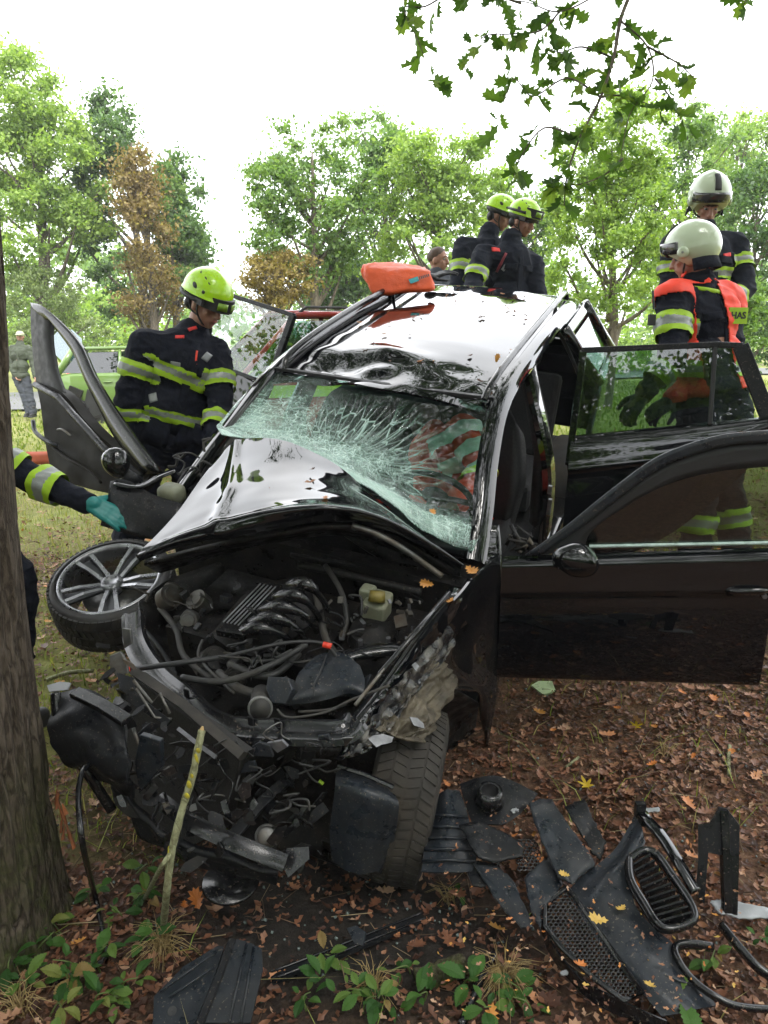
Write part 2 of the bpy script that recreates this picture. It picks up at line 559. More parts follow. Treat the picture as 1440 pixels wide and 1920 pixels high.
M_GLASSC = glassmat('clear_glass', (.8, .86, .84), 0, .02)

def leafmat(name, cols, trans=.35, rough=.55, spec=.3):
    """colour per leaf from the face attribute 'tone' (0..1)"""
    m, nt, b = newmat(name)
    at = N(nt, 'ShaderNodeAttribute'); at.attribute_name = 'tone'
    c = ramp(nt, at.outputs['Fac'], cols)
    v = coords(nt)
    c = mixc(nt, .5, c, ramp(nt, noisen(nt, v, 40, 2), [(.3, .5), (.7, 1.0)]), 'MULTIPLY')
    nt.links.new(c, b.inputs['Base Color'])
    setin(b, Roughness=rough, Specular_IOR_Level=spec)
    if trans > 0:
        out = nt.nodes['Material Output']
        t = N(nt, 'ShaderNodeBsdfTranslucent')
        nt.links.new(mixc(nt, 1.0, c, (1.5, 1.6, .6), 'MULTIPLY'), t.inputs[0])
        mx = N(nt, 'ShaderNodeMixShader'); mx.inputs[0].default_value = trans
        nt.links.new(b.outputs[0], mx.inputs[1]); nt.links.new(t.outputs[0], mx.inputs[2])
        nt.links.new(mx.outputs[0], out.inputs['Surface'])
    return m
def set_tone(me, vals_per_face):
    a = me.attributes.new('tone', 'FLOAT', 'FACE')
    a.data.foreach_set('value', np.asarray(vals_per_face, np.float32))

# ------------------------------------------------------------------ ground
def dense_axis(a, b, step, lo, hi, grow=1.16):
    mid = list(np.arange(a, b + 1e-6, step))
    r, s = [], step
    x = b
    while x < hi:
        s *= grow; x += s; r.append(x)
    l, s, x = [], step, a
    while x > lo:
        s *= grow; x -= s; l.append(x)
    return np.array(l[::-1] + mid + r)
gx = dense_axis(-3.2, 3.6, .04, -500, 500)
gy = dense_axis(.6, 7.0, .04, -300, 700)
GX, GY = np.meshgrid(gx, gy)
GZ = gz(GX, GY)
nx_, ny_ = len(gx), len(gy)
ii, jj = np.meshgrid(np.arange(ny_ - 1), np.arange(nx_ - 1), indexing='ij')
a_ = (ii * nx_ + jj).ravel()
Fg = np.stack([a_, a_ + 1, a_ + nx_ + 1, a_ + nx_], 1).ravel()
me = me_arrays('ground', np.stack([GX.ravel(), GY.ravel(), GZ.ravel()], 1), Fg, 4)
def grassiness(x, y):
    n = .5 + .5 * np.sin(2.1 * x + 1.7 * np.sin(1.3 * y)) * np.cos(1.7 * y + .5)
    left = 1 / (1 + np.exp(-(-x - 1.15) * 3.0)) * (y > 2.3)
    far = 1 / (1 + np.exp(-(y - 4.9 + .25 * x) * 1.8))
    return np.clip(np.maximum(left * (.55 + .5 * n), far * (.7 + .4 * n)), 0, 1)
def soiliness(x, y):
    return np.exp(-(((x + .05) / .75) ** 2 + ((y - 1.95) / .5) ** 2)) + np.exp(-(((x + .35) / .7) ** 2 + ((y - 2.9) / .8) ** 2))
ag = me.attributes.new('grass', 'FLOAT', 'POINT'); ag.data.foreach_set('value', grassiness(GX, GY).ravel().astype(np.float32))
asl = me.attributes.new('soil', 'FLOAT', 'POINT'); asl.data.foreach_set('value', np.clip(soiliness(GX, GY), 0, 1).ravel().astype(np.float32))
m, nt, b = newmat('forest_floor')
v = coords(nt)
at = N(nt, 'ShaderNodeAttribute'); at.attribute_name = 'grass'
at2 = N(nt, 'ShaderNodeAttribute'); at2.attribute_name = 'soil'
n1 = noisen(nt, v, 28, 8, .7)
lit = ramp(nt, n1, [(.3, (.03, .017, .011)), (.48, (.11, .055, .033)), (.6, (.18, .10, .06)), (.75, (.28, .18, .11))])
gr = ramp(nt, noisen(nt, v, 7, 8, .75), [(.3, (.11, .12, .03)), (.5, (.2, .22, .055)), (.65, (.28, .26, .09)), (.8, (.34, .25, .13))])
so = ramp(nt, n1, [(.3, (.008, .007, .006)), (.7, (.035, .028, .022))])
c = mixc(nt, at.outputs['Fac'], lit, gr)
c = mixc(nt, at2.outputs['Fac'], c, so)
nt.links.new(c, b.inputs['Base Color'])
setin(b, Roughness=.85, Specular_IOR_Level=.3)
bump(nt, b, noisen(nt, v, 60, 6, .7), .8, .02)
me.materials.append(m)
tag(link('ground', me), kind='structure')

# far road with verge beyond the wreck
m, nt, b = newmat('asphalt_road')
v = coords(nt)
nt.links.new(ramp(nt, noisen(nt, v, 40, 6), [(.3, (.09, .09, .092)), (.7, (.15, .15, .148))]), b.inputs['Base Color'])
setin(b, Roughness=.8)
rc = [Vector(p) for p in ((-60, 21, 0), (-30, 20.5, 0), (-14, 20.5, 0), (-4, 23, 0), (6, 27, 0), (20, 34, 0), (60, 52, 0))]
rc = smooth_path(rc, 10)
V, Fc = [], []
for i, p in enumerate(rc):
    t = (rc[min(i + 1, len(rc) - 1)] - rc[max(i - 1, 0)]).normalized(); s = Vector((-t.y, t.x, 0))
    for k in range(5):
        q = p + s * (k / 4 - .5) * 5.5
        V.append((q.x, q.y, float(gz(q.x, q.y, False)) + .06))
for i in range(len(rc) - 1):
    for k in range(4): Fc.append((i * 5 + k, i * 5 + k + 1, i * 5 + k + 6, i * 5 + k + 5))
tag(mesh('road', (V, Fc), m, smooth=True), kind='structure')

# ------------------------------------------------------------------ leaves and litter
def instance_arrays(tV, tF, pos, M3, scale):
    """tV (k,3), tF (f,n) template; pos (N,3), M3 (N,3,3), scale (N,) -> V, F flat"""
    n = len(pos); k = len(tV)
    V = np.einsum('nij,kj->nki', M3, tV) * scale[:, None, None] + pos[:, None, :]
    Fi = tF[None, :, :] + (np.arange(n) * k)[:, None, None]
    return V.reshape(-1, 3), Fi.reshape(-1)
def rand_rot(n, tilt=None, r=rng):
    """random rotations; tilt = max lean of local z from world z (radians), None = any"""
    az = r.uniform(0, 2 * np.pi, n)
    if tilt is None:
        cz = r.uniform(-1, 1, n); tl = np.arccos(cz)
    else:
        tl = np.abs(r.normal(0, tilt, n))
    sp = r.uniform(0, 2 * np.pi, n)
    ca, sa, ct, st, cs, ss = np.cos(az), np.sin(az), np.cos(tl), np.sin(tl), np.cos(sp), np.sin(sp)
    Rz1 = np.zeros((n, 3, 3)); Rz1[:, 0, 0] = ca; Rz1[:, 0, 1] = -sa; Rz1[:, 1, 0] = sa; Rz1[:, 1, 1] = ca; Rz1[:, 2, 2] = 1
    Rx = np.zeros((n, 3, 3)); Rx[:, 0, 0] = 1; Rx[:, 1, 1] = ct; Rx[:, 1, 2] = -st; Rx[:, 2, 1] = st; Rx[:, 2, 2] = ct
    Rz2 = np.zeros((n, 3, 3)); Rz2[:, 0, 0] = cs; Rz2[:, 0, 1] = -ss; Rz2[:, 1, 0] = ss; Rz2[:, 1, 1] = cs; Rz2[:, 2, 2] = 1
    return Rz1 @ Rx @ Rz2
# templates (x across, y along the leaf)
OAK = [(0, -.5), (.06, -.38), (.17, -.33), (.1, -.2), (.27, -.08), (.15, 0), (.33, .16), (.18, .22), (.22, .4), (.07, .38), (0, .5)]
OAK = OAK + [(-x, y) for x, y in OAK[-2:0:-1]]
def flat_leaf(outline, curl=.25, fold=.15):
    V = [(0, 0, 0)] + [(x, y, curl * y * y + fold * abs(x)) for x, y in outline]
    n = len(outline)
    Fc = [(0, i + 1, (i + 1) % n + 1) for i in range(n)]
    return np.array(V, float), np.array(Fc)
OVAL = [(0, -.5), (.24, -.15), (.2, .22), (0, .5), (-.2, .22), (-.24, -.15)]
RAG = [(0, -.5), (.22, -.28), (.12, -.02), (.3, .16), (0, .5), (-.24, .1), (-.1, -.1)]
MAPLE = []
for k in range(5):
    a = math.radians(-108 + 54 * k)
    L = (.36, .47, .55, .47, .36)[k]
    for da, l in ((-.24, .62), (-.12, .8), (0, 1), (.12, .8), (.24, .62)):
        MAPLE.append((math.sin(a + da) * L * l, math.cos(a + da) * L * l))
    if k < 4:
        am = a + math.radians(27); MAPLE.append((math.sin(am) * .16, math.cos(am) * .16))
MAPLE.append((.02, -.12)); MAPLE.append((0, -.4)); MAPLE.append((-.02, -.12))

def scatter_mask(n, x0, x1, y0, y1, dens, r=rng):
    x = r.uniform(x0, x1, n); y = r.uniform(y0, y1, n)
    keep = r.uniform(0, 1, n) < dens(x, y)
    return x[keep], y[keep]
def litter(name, n, area, dens, tmpl, size, mat, tones, lift=.006, tilt=.45, kindname='leaf_litter'):
    x, y = scatter_mask(n, *area, dens)
    z = gz(x, y) + lift + rng.uniform(0, .018, len(x))
    s = rng.uniform(size[0], size[1], len(x))
    tV, tF = tmpl
    V, Fl = instance_arrays(tV, tF, np.stack([x, y, z], 1), rand_rot(len(x), tilt), s)
    me = me_arrays(name, V, Fl, 3, smooth=False)
    set_tone(me, np.repeat(tones(len(x)), len(tF)))
    me.materials.append(mat)
    return tag(link(kindname, me), kind='stuff')
LITCOL = [(0, (.025, .012, .008)), (.3, (.085, .036, .022)), (.55, (.19, .08, .042)), (.75, (.32, .16, .09)), (.86, (.45, .29, .19)), (.93, (.52, .17, .035)), (1, (.58, .38, .09))]
M_LITTER = leafmat('dead_leaf', LITCOL, .12, .5, .35)
clump = lambda x, y: np.clip(.85 + .4 * np.sin(5.3 * x + 2 * np.sin(3.1 * y)) * np.sin(4.7 * y + 1.5 * np.sin(2.3 * x)), .5, 1)
near = lambda x, y: clump(x, y) * np.where(y < 5.6, 1, .3) * (1 - .8 * grassiness(x, y)) * (1 - .75 * np.clip(soiliness(x, y), 0, 1))
litter('litter_ragged', 125000, (-3, 3.6, .9, 6.5), near, flat_leaf(RAG, .5, .5), (.016, .045), M_LITTER, lambda n: rng.beta(2, 2.2, n) * .93)
litter('litter_oval', 34000, (-3, 3.6, .9, 6.5), near, flat_leaf(OVAL, .9, .6), (.014, .038), M_LITTER, lambda n: rng.beta(2, 2.4, n) * .95, .012)
litter('litter_oak', 3000, (-2.6, 3.2, .9, 5.5), lambda x, y: near(x, y) * .5 + .2, flat_leaf(OAK, .5, .45), (.035, .08), M_LITTER, lambda n: rng.uniform(.25, .97, n), .022, .35)
litter('litter_on_grass', 9000, (-6, 5, 2.5, 9), lambda x, y: grassiness(x, y) * .7, flat_leaf(RAG, .5, .5), (.03, .07), M_LITTER, lambda n: rng.uniform(.3, .96, n), .02)
# small twigs and needles
def twigs(n, area, dens, L, r0, mat, tones, name='twig_litter', tiltz=.12, lift=.01):
    x, y = scatter_mask(n, *area, dens)
    n = len(x)
    z = gz(x, y) + lift
    a = rng.uniform(0, 2 * np.pi, n); l = rng.uniform(L[0], L[1], n); tz = rng.normal(0, tiltz, n)
    d = np.stack([np.cos(a), np.sin(a), tz], 1); d /= np.linalg.norm(d, axis=1)[:, None]
    c = np.stack([x, y, z + np.abs(tz) * l * .5], 1)
    s = np.stack([-np.sin(a), np.cos(a), np.zeros(n)], 1); u = np.cross(d, s)
    rr = rng.uniform(r0[0], r0[1], n)[:, None]
    p = []
    for e in (-1, 1):
        for ang in (0, 2.1, 4.2):
            p.append(c + d * (l * e / 2)[:, None] + (s * math.cos(ang) + u * math.sin(ang)) * rr)
    V = np.stack(p, 1).reshape(-1, 3)
    f = np.array([(0, 1, 4, 3), (1, 2, 5, 4), (2, 0, 3, 5)])
    Fl = (f[None] + (np.arange(n) * 6)[:, None, None]).reshape(-1)
    me = me_arrays(name, V, Fl, 4)
    set_tone(me, np.repeat(tones(n), 3)); me.materials.append(mat)
    return tag(link(name, me), kind='stuff')
TWCOL = [(0, (.05, .03, .02)), (.5, (.16, .1, .06)), (1, (.33, .26, .15))]
M_TWIG = leafmat('dry_twig', TWCOL, 0, .7)
twigs(6500, (-3, 3.4, .9, 6), lambda x, y: near(x, y) + .15, (.03, .16), (.0008, .0022), M_TWIG, lambda n: rng.uniform(0, 1, n))

# grass blades
GRCOL = [(0, (.09, .13, .02)), (.4, (.2, .27, .045)), (.7, (.33, .35, .08)), (.88, (.38, .33, .14)), (1, (.48, .4, .22))]
M_GRASS = leafmat('grass_blade', GRCOL, .3, .5, .3)
def blades(n, area, dens, H, W, tones, name='grass', lean=.5):
    x, y = scatter_mask(n, *area, dens)
    n = len(x); z = gz(x, y) - .003
    h = rng.uniform(H[0], H[1], n) * rng.uniform(.6, 1.2, n); w = rng.uniform(W[0], W[1], n)
    a = rng.uniform(0, 2 * np.pi, n); ln = np.abs(rng.normal(0, lean, n)); b2 = rng.uniform(0, 2 * np.pi, n)
    base = np.stack([x, y, z], 1)
    s = np.stack([np.cos(a), np.sin(a), np.zeros(n)], 1) * w[:, None]
    d = np.stack([np.cos(b2), np.sin(b2), np.zeros(n)], 1) * ln[:, None]
    up = np.array([0, 0, 1.0])
    mid = base + (up * .55 + d * .35) * h[:, None]
    tip = base + (up * .9 + d * 1.1) * h[:, None]
    V = np.stack([base - s, base + s, mid + s * .7, mid - s * .7, tip], 1).reshape(-1, 3)
    k = (np.arange(n) * 5)[:, None, None]
    f = np.array([(0, 1, 2), (0, 2, 3), (3, 2, 4)])
    Fl = (f[None] + k).reshape(-1)
    me = me_arrays(name, V, Fl, 3)
    set_tone(me, np.repeat(tones(n), 3)); me.materials.append(M_GRASS)
    return tag(link(name, me), kind='stuff')
blades(110000, (-6, 6.5, 2.4, 12), lambda x, y: grassiness(x, y) * np.clip(1.3 - y / 11, .15, 1), (.03, .11), (.0018, .004), lambda n: rng.beta(2, 1.8, n))
blades(4200, (-2.6, 3.2, 1.0, 5), lambda x, y: (1 - np.clip(soiliness(x, y), 0, 1)) * (.25 + .75 * (np.sin(3.1 * x + 5) * np.sin(2.7 * y + 1) > .35)), (.05, .16), (.0012, .003), lambda n: rng.uniform(.2, 1, n), 'sparse_grass', 1.1)
blades(40000, (-16, 16, 9, 24), lambda x, y: np.ones_like(x) * .9, (.05, .12), (.008, .02), lambda n: rng.beta(2, 3, n) * .8, 'far_grass')

# ------------------------------------------------------------------ bark
def barkmat(name, cols, sc_=(14, 14, 3.5), moss=0.0, mossz=(0, .8), bs=1.0):
    m, nt, b = newmat(name)
    v = coords(nt, 'Object', sc_)
    w = N(nt, 'ShaderNodeTexVoronoi'); w.feature = 'DISTANCE_TO_EDGE'; w.inputs['Scale'].default_value = 1.6
    nd = N(nt, 'ShaderNodeTexNoise'); nd.inputs['Scale'].default_value = 2.2; nd.inputs['Detail'].default_value = 5
    nt.links.new(v, nd.inputs['Vector'])
    vm = N(nt, 'ShaderNodeMixRGB', blend_type='ADD'); vm.inputs[0].default_value = 1.3
    nt.links.new(v, vm.inputs[1]); nt.links.new(nd.outputs['Color'], vm.inputs[2])
    nt.links.new(vm.outputs[0], w.inputs['Vector'])
    n2 = noisen(nt, v, 4, 8, .7)
    h = mixc(nt, .68, ramp(nt, w.outputs['Distance'], [(0, 0.0), (.22, 1.0)]), n2)
    c = ramp(nt, h, [(.15, cols[0]), (.45, cols[1]), (.85, cols[2])])
    if moss:
        vv = coords(nt)
        sp = N(nt, 'ShaderNodeSeparateXYZ'); nt.links.new(vv, sp.inputs[0])
        mr = N(nt, 'ShaderNodeMapRange'); mr.inputs[1].default_value = mossz[0]; mr.inputs[2].default_value = mossz[1]; mr.inputs[3].default_value = 1; mr.inputs[4].default_value = 0
        nt.links.new(sp.outputs[2], mr.inputs[0])
        ms = N(nt, 'ShaderNodeMath', operation='MULTIPLY'); nt.links.new(mr.outputs[0], ms.inputs[0])
        nt.links.new(ramp(nt, noisen(nt, vv, 5, 6, .7), [(.38, 0.0), (.55, 1.0)]), ms.inputs[1])
        c = mixc(nt, ms.outputs[0], c, ramp(nt, noisen(nt, vv, 60, 3), [(.3, (.025, .035, .008)), (.7, (.09, .11, .025))]))
    nt.links.new(c, b.inputs['Base Color'])
    setin(b, Roughness=.85, Specular_IOR_Level=.25)
    bump(nt, b, h, bs, .02)
    return m
M_BARK = barkmat('oak_bark', ((.012, .009, .007), (.055, .042, .03), (.13, .105, .08)), (24, 24, 5.5), .8, (0, .8), .8)
M_BARKF = barkmat('far_bark', ((.05, .04, .03), (.12, .1, .075), (.2, .17, .13)), (10, 10, 3))

# the big tree on the left: furrowed trunk with flared roots
def trunk_mesh(path, r, nseg=96, per=26, furrow=.014, flare=0, lobes=5):
    pts = smooth_path(path, per)
    rr = resample([Vector((x, 0, 0)) for x in r], len(pts))
    T, Nf = frames(pts)
    V, Fc = [], []
    n = nseg
    for i, (p, (x, y)) in enumerate(zip(pts, Nf)):
        t = i / (len(pts) - 1)
        for k in range(n):
            a = 2 * math.pi * k / n
            q = Vector((math.cos(a) * 7.5, math.sin(a) * 7.5, p.z * 2.6 + mnoise.noise(Vector((math.cos(a) * 4, math.sin(a) * 4, p.z * 6))) * .5))
            f = min(1, abs(mnoise.noise(q * 1.25)) * 3.2 + .6 * abs(mnoise.noise(q * 2.9)))
            f2 = mnoise.noise(Vector((math.cos(a) * 2, math.sin(a) * 2, p.z * 1.1)))
            rad = rr[i].x + furrow * (f - .5) * 1.6 + furrow * 1.5 * f2
            if flare: rad += flare * math.exp(-t * len(pts) / per * 2.2) * (1 + .5 * math.sin(lobes * a + 1))
            V.append(p + x * math.cos(a) * rad + y * math.sin(a) * rad)
    for i in range(len(pts) - 1):
        for k in range(n):
            k2 = (k + 1) % n
            Fc.append((i * n + k, i * n + k2, (i + 1) * n + k2, (i + 1) * n + k))
    return V, Fc
tb = Vector((-1.29, 1.95, g1(-1.3, 1.95) - .12))
OT = root('oak_tree', 'thick furrowed tree trunk with mossy foot at the left edge beside the wreck', 'tree', tb)
mesh('trunk', trunk_mesh([tb + Vector((-.035, 0, 0)), tb + Vector((-.022, 0, .5)), tb + Vector((-.008, 0, 1.2)), tb + Vector((.035, 0, 2.1)), tb + Vector((.03, .02, 3.2)), tb + Vector((.0, 0, 4.4)), tb + Vector((0, 0, 6))],
                         [.27, .272, .265, .262, .25, .22, .16], 240, 40, .013, .08), M_BARK, OT, smooth=True)
LEAFG = [(0, (.018, .045, .008)), (.4, (.04, .09, .014)), (.8, (.08, .15, .025)), (1, (.14, .19, .04))]
M_LEAFO = leafmat('oak_leaf', [(0, (.035, .075, .02)), (.4, (.07, .14, .03)), (.8, (.13, .22, .045)), (1, (.2, .27, .07))], .55, .45)
M_LEAFC = leafmat('canopy_leaf', LEAFG, .35, .5)
LEAF4 = (np.array([(0, -.5, 0), (.3, 0, .08), (0, .5, -.05), (-.3, 0, .08)], float), np.array([(0, 1, 2, 3)]))
def cloud(centres, radii, per, size, r=rng, flat=.75, droop=0):
    C = np.repeat(np.array(centres), per, 0); R_ = np.repeat(np.array(radii), per)
    n = len(C)
    d = r.normal(0, 1, (n, 3)); d /= np.linalg.norm(d, axis=1)[:, None]
    rad = R_ * np.minimum(np.abs(r.normal(0, .62, n)), r.uniform(.9, 1.35, n))
    p = C + d * rad[:, None] * np.array([1, 1, flat])
    s = r.uniform(size[0], size[1], n)
    return p, s
crown_c, limb_t = [], []
while len(crown_c) < 720:
    x, y, z = U(-6.5, 6.5), U(-6.5, 9.5), U(4.0, 11.0)
    if len(crown_c) > 500: y = U(2.5, 9.8)
    if y > -1.0 and (z - CAMZ) < .47 * max(y, 0) + 1.5: continue
    if math.hypot(x, (y - 1.5) * .85) > 7.2: continue
    crown_c.append((x, y, z))
p, s = cloud(crown_c, [U(.5, 1.0) for _ in crown_c], 210, (.09, .16))
ok_ = ~((p[:, 1] > -1) & ((p[:, 2] - CAMZ) < .44 * np.maximum(p[:, 1], 0) + .8)); p = p[ok_]; s = s[ok_]
V, Fl = instance_arrays(LEAF4[0], LEAF4[1], p, rand_rot(len(p)), s)
me = me_arrays('crown', V - np.array(tb), Fl, 4, smooth=False); set_tone(me, rng.beta(2, 2, len(p))); me.materials.append(M_LEAFC)
tag(link('crown', me, OT), kind='stuff')
lm = []
top = tb + Vector((-.08, 0, 4.4))
for k in range(26):
    c = Vector(crown_c[k * 5])
    q = top + Vector((0, 0, U(-.4, 1.3)))
    mid = (q + c) / 2 + Vector((U(-.4, .4), U(-.4, .4), U(.1, .7)))
    if c.y > 0 and (mid.z - CAMZ) < .46 * max(mid.y, 0) + .6: mid.z += 1
    lm.append(tube(smooth_path([q, mid, c], 5), [.07 * (1 - i / 11) + .008 for i in range(11)], 6))
mesh('limbs', join(*lm), M_BARKF, OT, smooth=True)

# ------------------------------------------------------------------ background trees
def leafset(c0, c1, c2):
    return [(0, c0), (.5, c1), (1, c2)]
MT = {
 'fresh': leafmat('fresh_green_leaf', leafset((.10, .18, .04), (.24, .36, .08), (.38, .5, .15)), .45, .5),
 'mid': leafmat('mid_green_leaf', leafset((.065, .13, .035), (.15, .26, .07), (.27, .38, .12)), .42, .5),
 'dark': leafmat('dark_green_leaf', leafset((.04, .085, .03), (.085, .165, .05), (.17, .27, .09)), .35, .5),
 'rust': leafmat('rusty_brown_leaf', leafset((.12, .085, .035), (.24, .17, .065), (.34, .28, .12)), .4, .6),
 'gold': leafmat('golden_leaf', leafset((.11, .085, .03), (.24, .175, .055), (.33, .27, .10)), .4, .6),
 'pale': leafmat('pale_willow_leaf', leafset((.1, .15, .06), (.2, .27, .11), (.32, .38, .18)), .42, .6),
}
def bgtree(px, top, bot, wpx, d, kind, label, base_py=None, ncl=95, per=170, lsz=(.10, .2), lobes=None, name='tree', seed=1, crr=(.35, .75), gap=.0, trunk_r=.16):
    rs = np.random.default_rng(seed); rd = random.Random(seed)
    cc = P(px, (top + bot) / 2, d)
    hx = wpx / 2 / F * d; hz = (bot - top) / 2 / F * d
    gb = Vector((cc.x, cc.y, g1(cc.x, cc.y)))
    R = root(name, label, 'tree' if name == 'tree' else 'bush', gb, group=None)
    lob = lobes or [(0, 0, 1, 1)]
    cs = []
    tries = 0
    while len(cs) < ncl and tries < 9000:
        tries += 1
        lx, lz, sx, sz = rd.choice(lob)
        v = Vector((rd.gauss(0, 1), rd.gauss(0, 1), rd.gauss(0, 1))).normalized() * (rd.uniform(.25, 1) ** .55)
        q = Vector((lx + v.x * sx, v.y * max(sx, .6), lz + v.z * sz))
        if abs(q.x) > 1.05 or abs(q.z) > 1.03: continue
        w = cc + Vector((q.x * hx * .93, q.y * min(hx, hz) * .9, q.z * hz * .93))
        if gap and mnoise.noise(w * .9 + Vector((seed * 7.3, 0, 0))) < gap - .5: continue
        cs.append(w)
    per = int(per * 1.55)
    p, s = cloud([tuple(c) for c in cs], [rd.uniform(*crr) * min(1, hx / 1.6 + .2) for _ in cs], per, (lsz[0] * .5, lsz[1] * .85), rs, .6)
    V, Fl = instance_arrays(LEAF4[0], LEAF4[1], p, rand_rot(len(p), None, rs), s)
    me = me_arrays('crown', V - np.array(gb), Fl, 4, smooth=False)
    ct = np.repeat(rs.uniform(-.18, .18, len(cs)), per)
    set_tone(me, np.clip(rs.beta(2.2, 2.2, len(p)) + ct, 0, 1))
    me.materials.append(MT[kind])
    link('crown', me, R)
    if trunk_r:
        tp = Vector((cc.x + rd.uniform(-.2, .2), cc.y, cc.z + hz * .45))
        fork = gb.lerp(tp, .35)
        tr = smooth_path([gb - Vector((0, 0, .2)), fork + Vector((rd.uniform(-.15, .15), 0, 0)), gb.lerp(tp, .7), tp], 6)
        mesh('trunk', tube(tr, [trunk_r * (1 - .88 * i / (len(tr) - 1)) for i in range(len(tr))], 9), M_BARKF, R, smooth=True)
        lm = []
        for k in range(0, len(cs), max(1, len(cs) // 22)):
            c = cs[k]; t = max(.2, min(.92, (c.z - gb.z) / (tp.z - gb.z) - .12 - rd.uniform(0, .15)))
            st = gb.lerp(tp, t)
            mid = (st + c) / 2 + Vector((0, 0, -.08 * (c - st).length))
            r0 = trunk_r * (1 - .85 * t) * .55
            lm.append(tube(smooth_path([st, mid, c], 4), [r0 * (1 - i / 9.5) + .006 for i in range(9)], 5))
        mesh('limbs', join(*lm), M_BARKF, R, smooth=True)
    return R
bgtree(62, 70, 545, 330, 21, 'fresh', 'tall loose light green tree, highest of the trees on the far left', ncl=150, per=190, lobes=[(0, .55, .5, .45), (-.35, .1, .6, .5), (.35, -.1, .55, .5), (0, -.6, .9, .4)], seed=3, trunk_r=.2)
bgtree(245, 140, 640, 260, 22.5, 'dark', 'tall dark green tree behind the rusty chestnut on the left', ncl=95, per=200, lobes=[(-.3, .6, .45, .4), (-.55, 0, .4, .5), (.75, -.1, .35, .5), (.1, -.55, .85, .45), (.75, -.2, .3, .3)], seed=5, lsz=(.11, .22), trunk_r=.22)
bgtree(270, 270, 640, 135, 20.8, 'rust', 'tall rusty brown chestnut tree above the leaning firefighter', ncl=60, per=150, lobes=[(-.1, .6, .5, .4), (.1, 0, .8, .5), (0, -.5, .9, .5)], seed=8, lsz=(.09, .17), crr=(.45, .9))
bgtree(325, 300, 620, 110, 22, 'mid', 'slim green tree just right of the rusty chestnut', ncl=45, per=150, seed=9, lobes=[(-.2, .5, .6, .5), (.1, -.3, .9, .6)])
bgtree(95, 470, 740, 250, 21, 'pale', 'low pale willow bush behind the capped man', ncl=70, per=170, seed=11, lobes=[(-.3, .2, .6, .7), (.4, -.1, .6, .8)], lsz=(.06, .12), crr=(.3, .55), trunk_r=.06, name='bush')
bgtree(590, 190, 560, 270, 17, 'mid', 'spreading green oak left of centre with sky gaps', ncl=90, per=150, seed=14, lobes=[(-.55, .1, .42, .5), (.05, .5, .55, .45), (.4, -.1, .55, .6), (-.1, -.5, .9, .45)], gap=.12, lsz=(.09, .17), crr=(.3, .6))
bgtree(715, 185, 480, 150, 20, 'mid', 'narrow green tree rising in the centre behind the oak', ncl=50, per=150, seed=15, lsz=(.1, .18))
bgtree(815, 215, 590, 290, 18, 'fresh', 'bright green rounded tree behind the boy and the orange bag', ncl=105, per=165, seed=17, lobes=[(-.3, .3, .55, .55), (.35, .25, .6, .6), (0, -.45, .95, .5)], lsz=(.09, .17), crr=(.3, .62))
bgtree(522, 450, 600, 150, 16.5, 'gold', 'small golden orange tree behind the open rear door', ncl=42, per=130, seed=19, lsz=(.08, .13), crr=(.3, .6), trunk_r=.08)
bgtree(630, 430, 620, 190, 23, 'dark', 'dark green bushy tree low behind the car roof', ncl=55, per=170, seed=21, lobes=[(-.3, 0, .7, .8), (.4, .1, .6, .7)])
bgtree(960, 300, 640, 180, 22, 'mid', 'green tree behind the two firefighters at the tailgate', ncl=70, per=160, seed=23)
bgtree(1160, 150, 640, 340, 12.5, 'fresh', 'light green young tree with thin trunk between the firefighters', ncl=150, per=165, seed=27, lobes=[(0, .55, .5, .42), (-.4, .05, .6, .5), (.35, .0, .6, .55), (0, -.5, .95, .45)], lsz=(.06, .115), crr=(.22, .46), trunk_r=.11)
bgtree(1290, 180, 560, 220, 19, 'mid', 'green tree behind the white helmets', ncl=85, per=165, seed=29, lsz=(.1, .17))
bgtree(1420, 290, 700, 180, 17, 'dark', 'dark green tree at the right edge', ncl=75, per=165, seed=31, lsz=(.09, .16), trunk_r=.14)
bgtree(1385, 200, 420, 130, 24, 'fresh', 'pale green tree top far behind the right firefighter', ncl=45, per=150, seed=33, lsz=(.1, .2))
bgtree(1385, 500, 690, 150, 11, 'mid', 'loose green bush right of the orange vest', ncl=45, per=140, seed=35, lsz=(.05, .1), crr=(.2, .4), trunk_r=.05, name='bush')
# distant wood: one mass closing the horizon
cs, rr_ = [], []
for k in range(420):
    x = U(-60, 60); y = 44 + U(-4, 6); h = U(.3, 5.2) + 1.2 * math.sin(x * .3)
    cs.append((x, y, h)); rr_.append(U(1.0, 1.9))
p, s = cloud(cs, rr_, 110, (.3, .55))
V, Fl = instance_arrays(LEAF4[0], LEAF4[1], p, rand_rot(len(p)), s)
me = me_arrays('distant_wood', V, Fl, 4, smooth=False); set_tone(me, rng.beta(2, 2, len(p))); me.materials.append(MT['mid'])
tag(link('distant_wood', me), kind='stuff')
cs, rr_ = [], []
for k in range(330):
    x = U(-34, 34); y = 27 + .25 * abs(x) + U(-2, 4); h = U(.2, 2.6) + .9 * math.sin(x * .5 + 1)
    cs.append((x, y, h)); rr_.append(U(.6, 1.1))
p, s = cloud(cs, rr_, 120, (.14, .28))
V, Fl = instance_arrays(LEAF4[0], LEAF4[1], p, rand_rot(len(p)), s)
me = me_arrays('hedgerow', V, Fl, 4, smooth=False); set_tone(me, rng.beta(2, 2, len(p))); me.materials.append(MT['fresh'])
tag(link('hedgerow', me), kind='stuff')
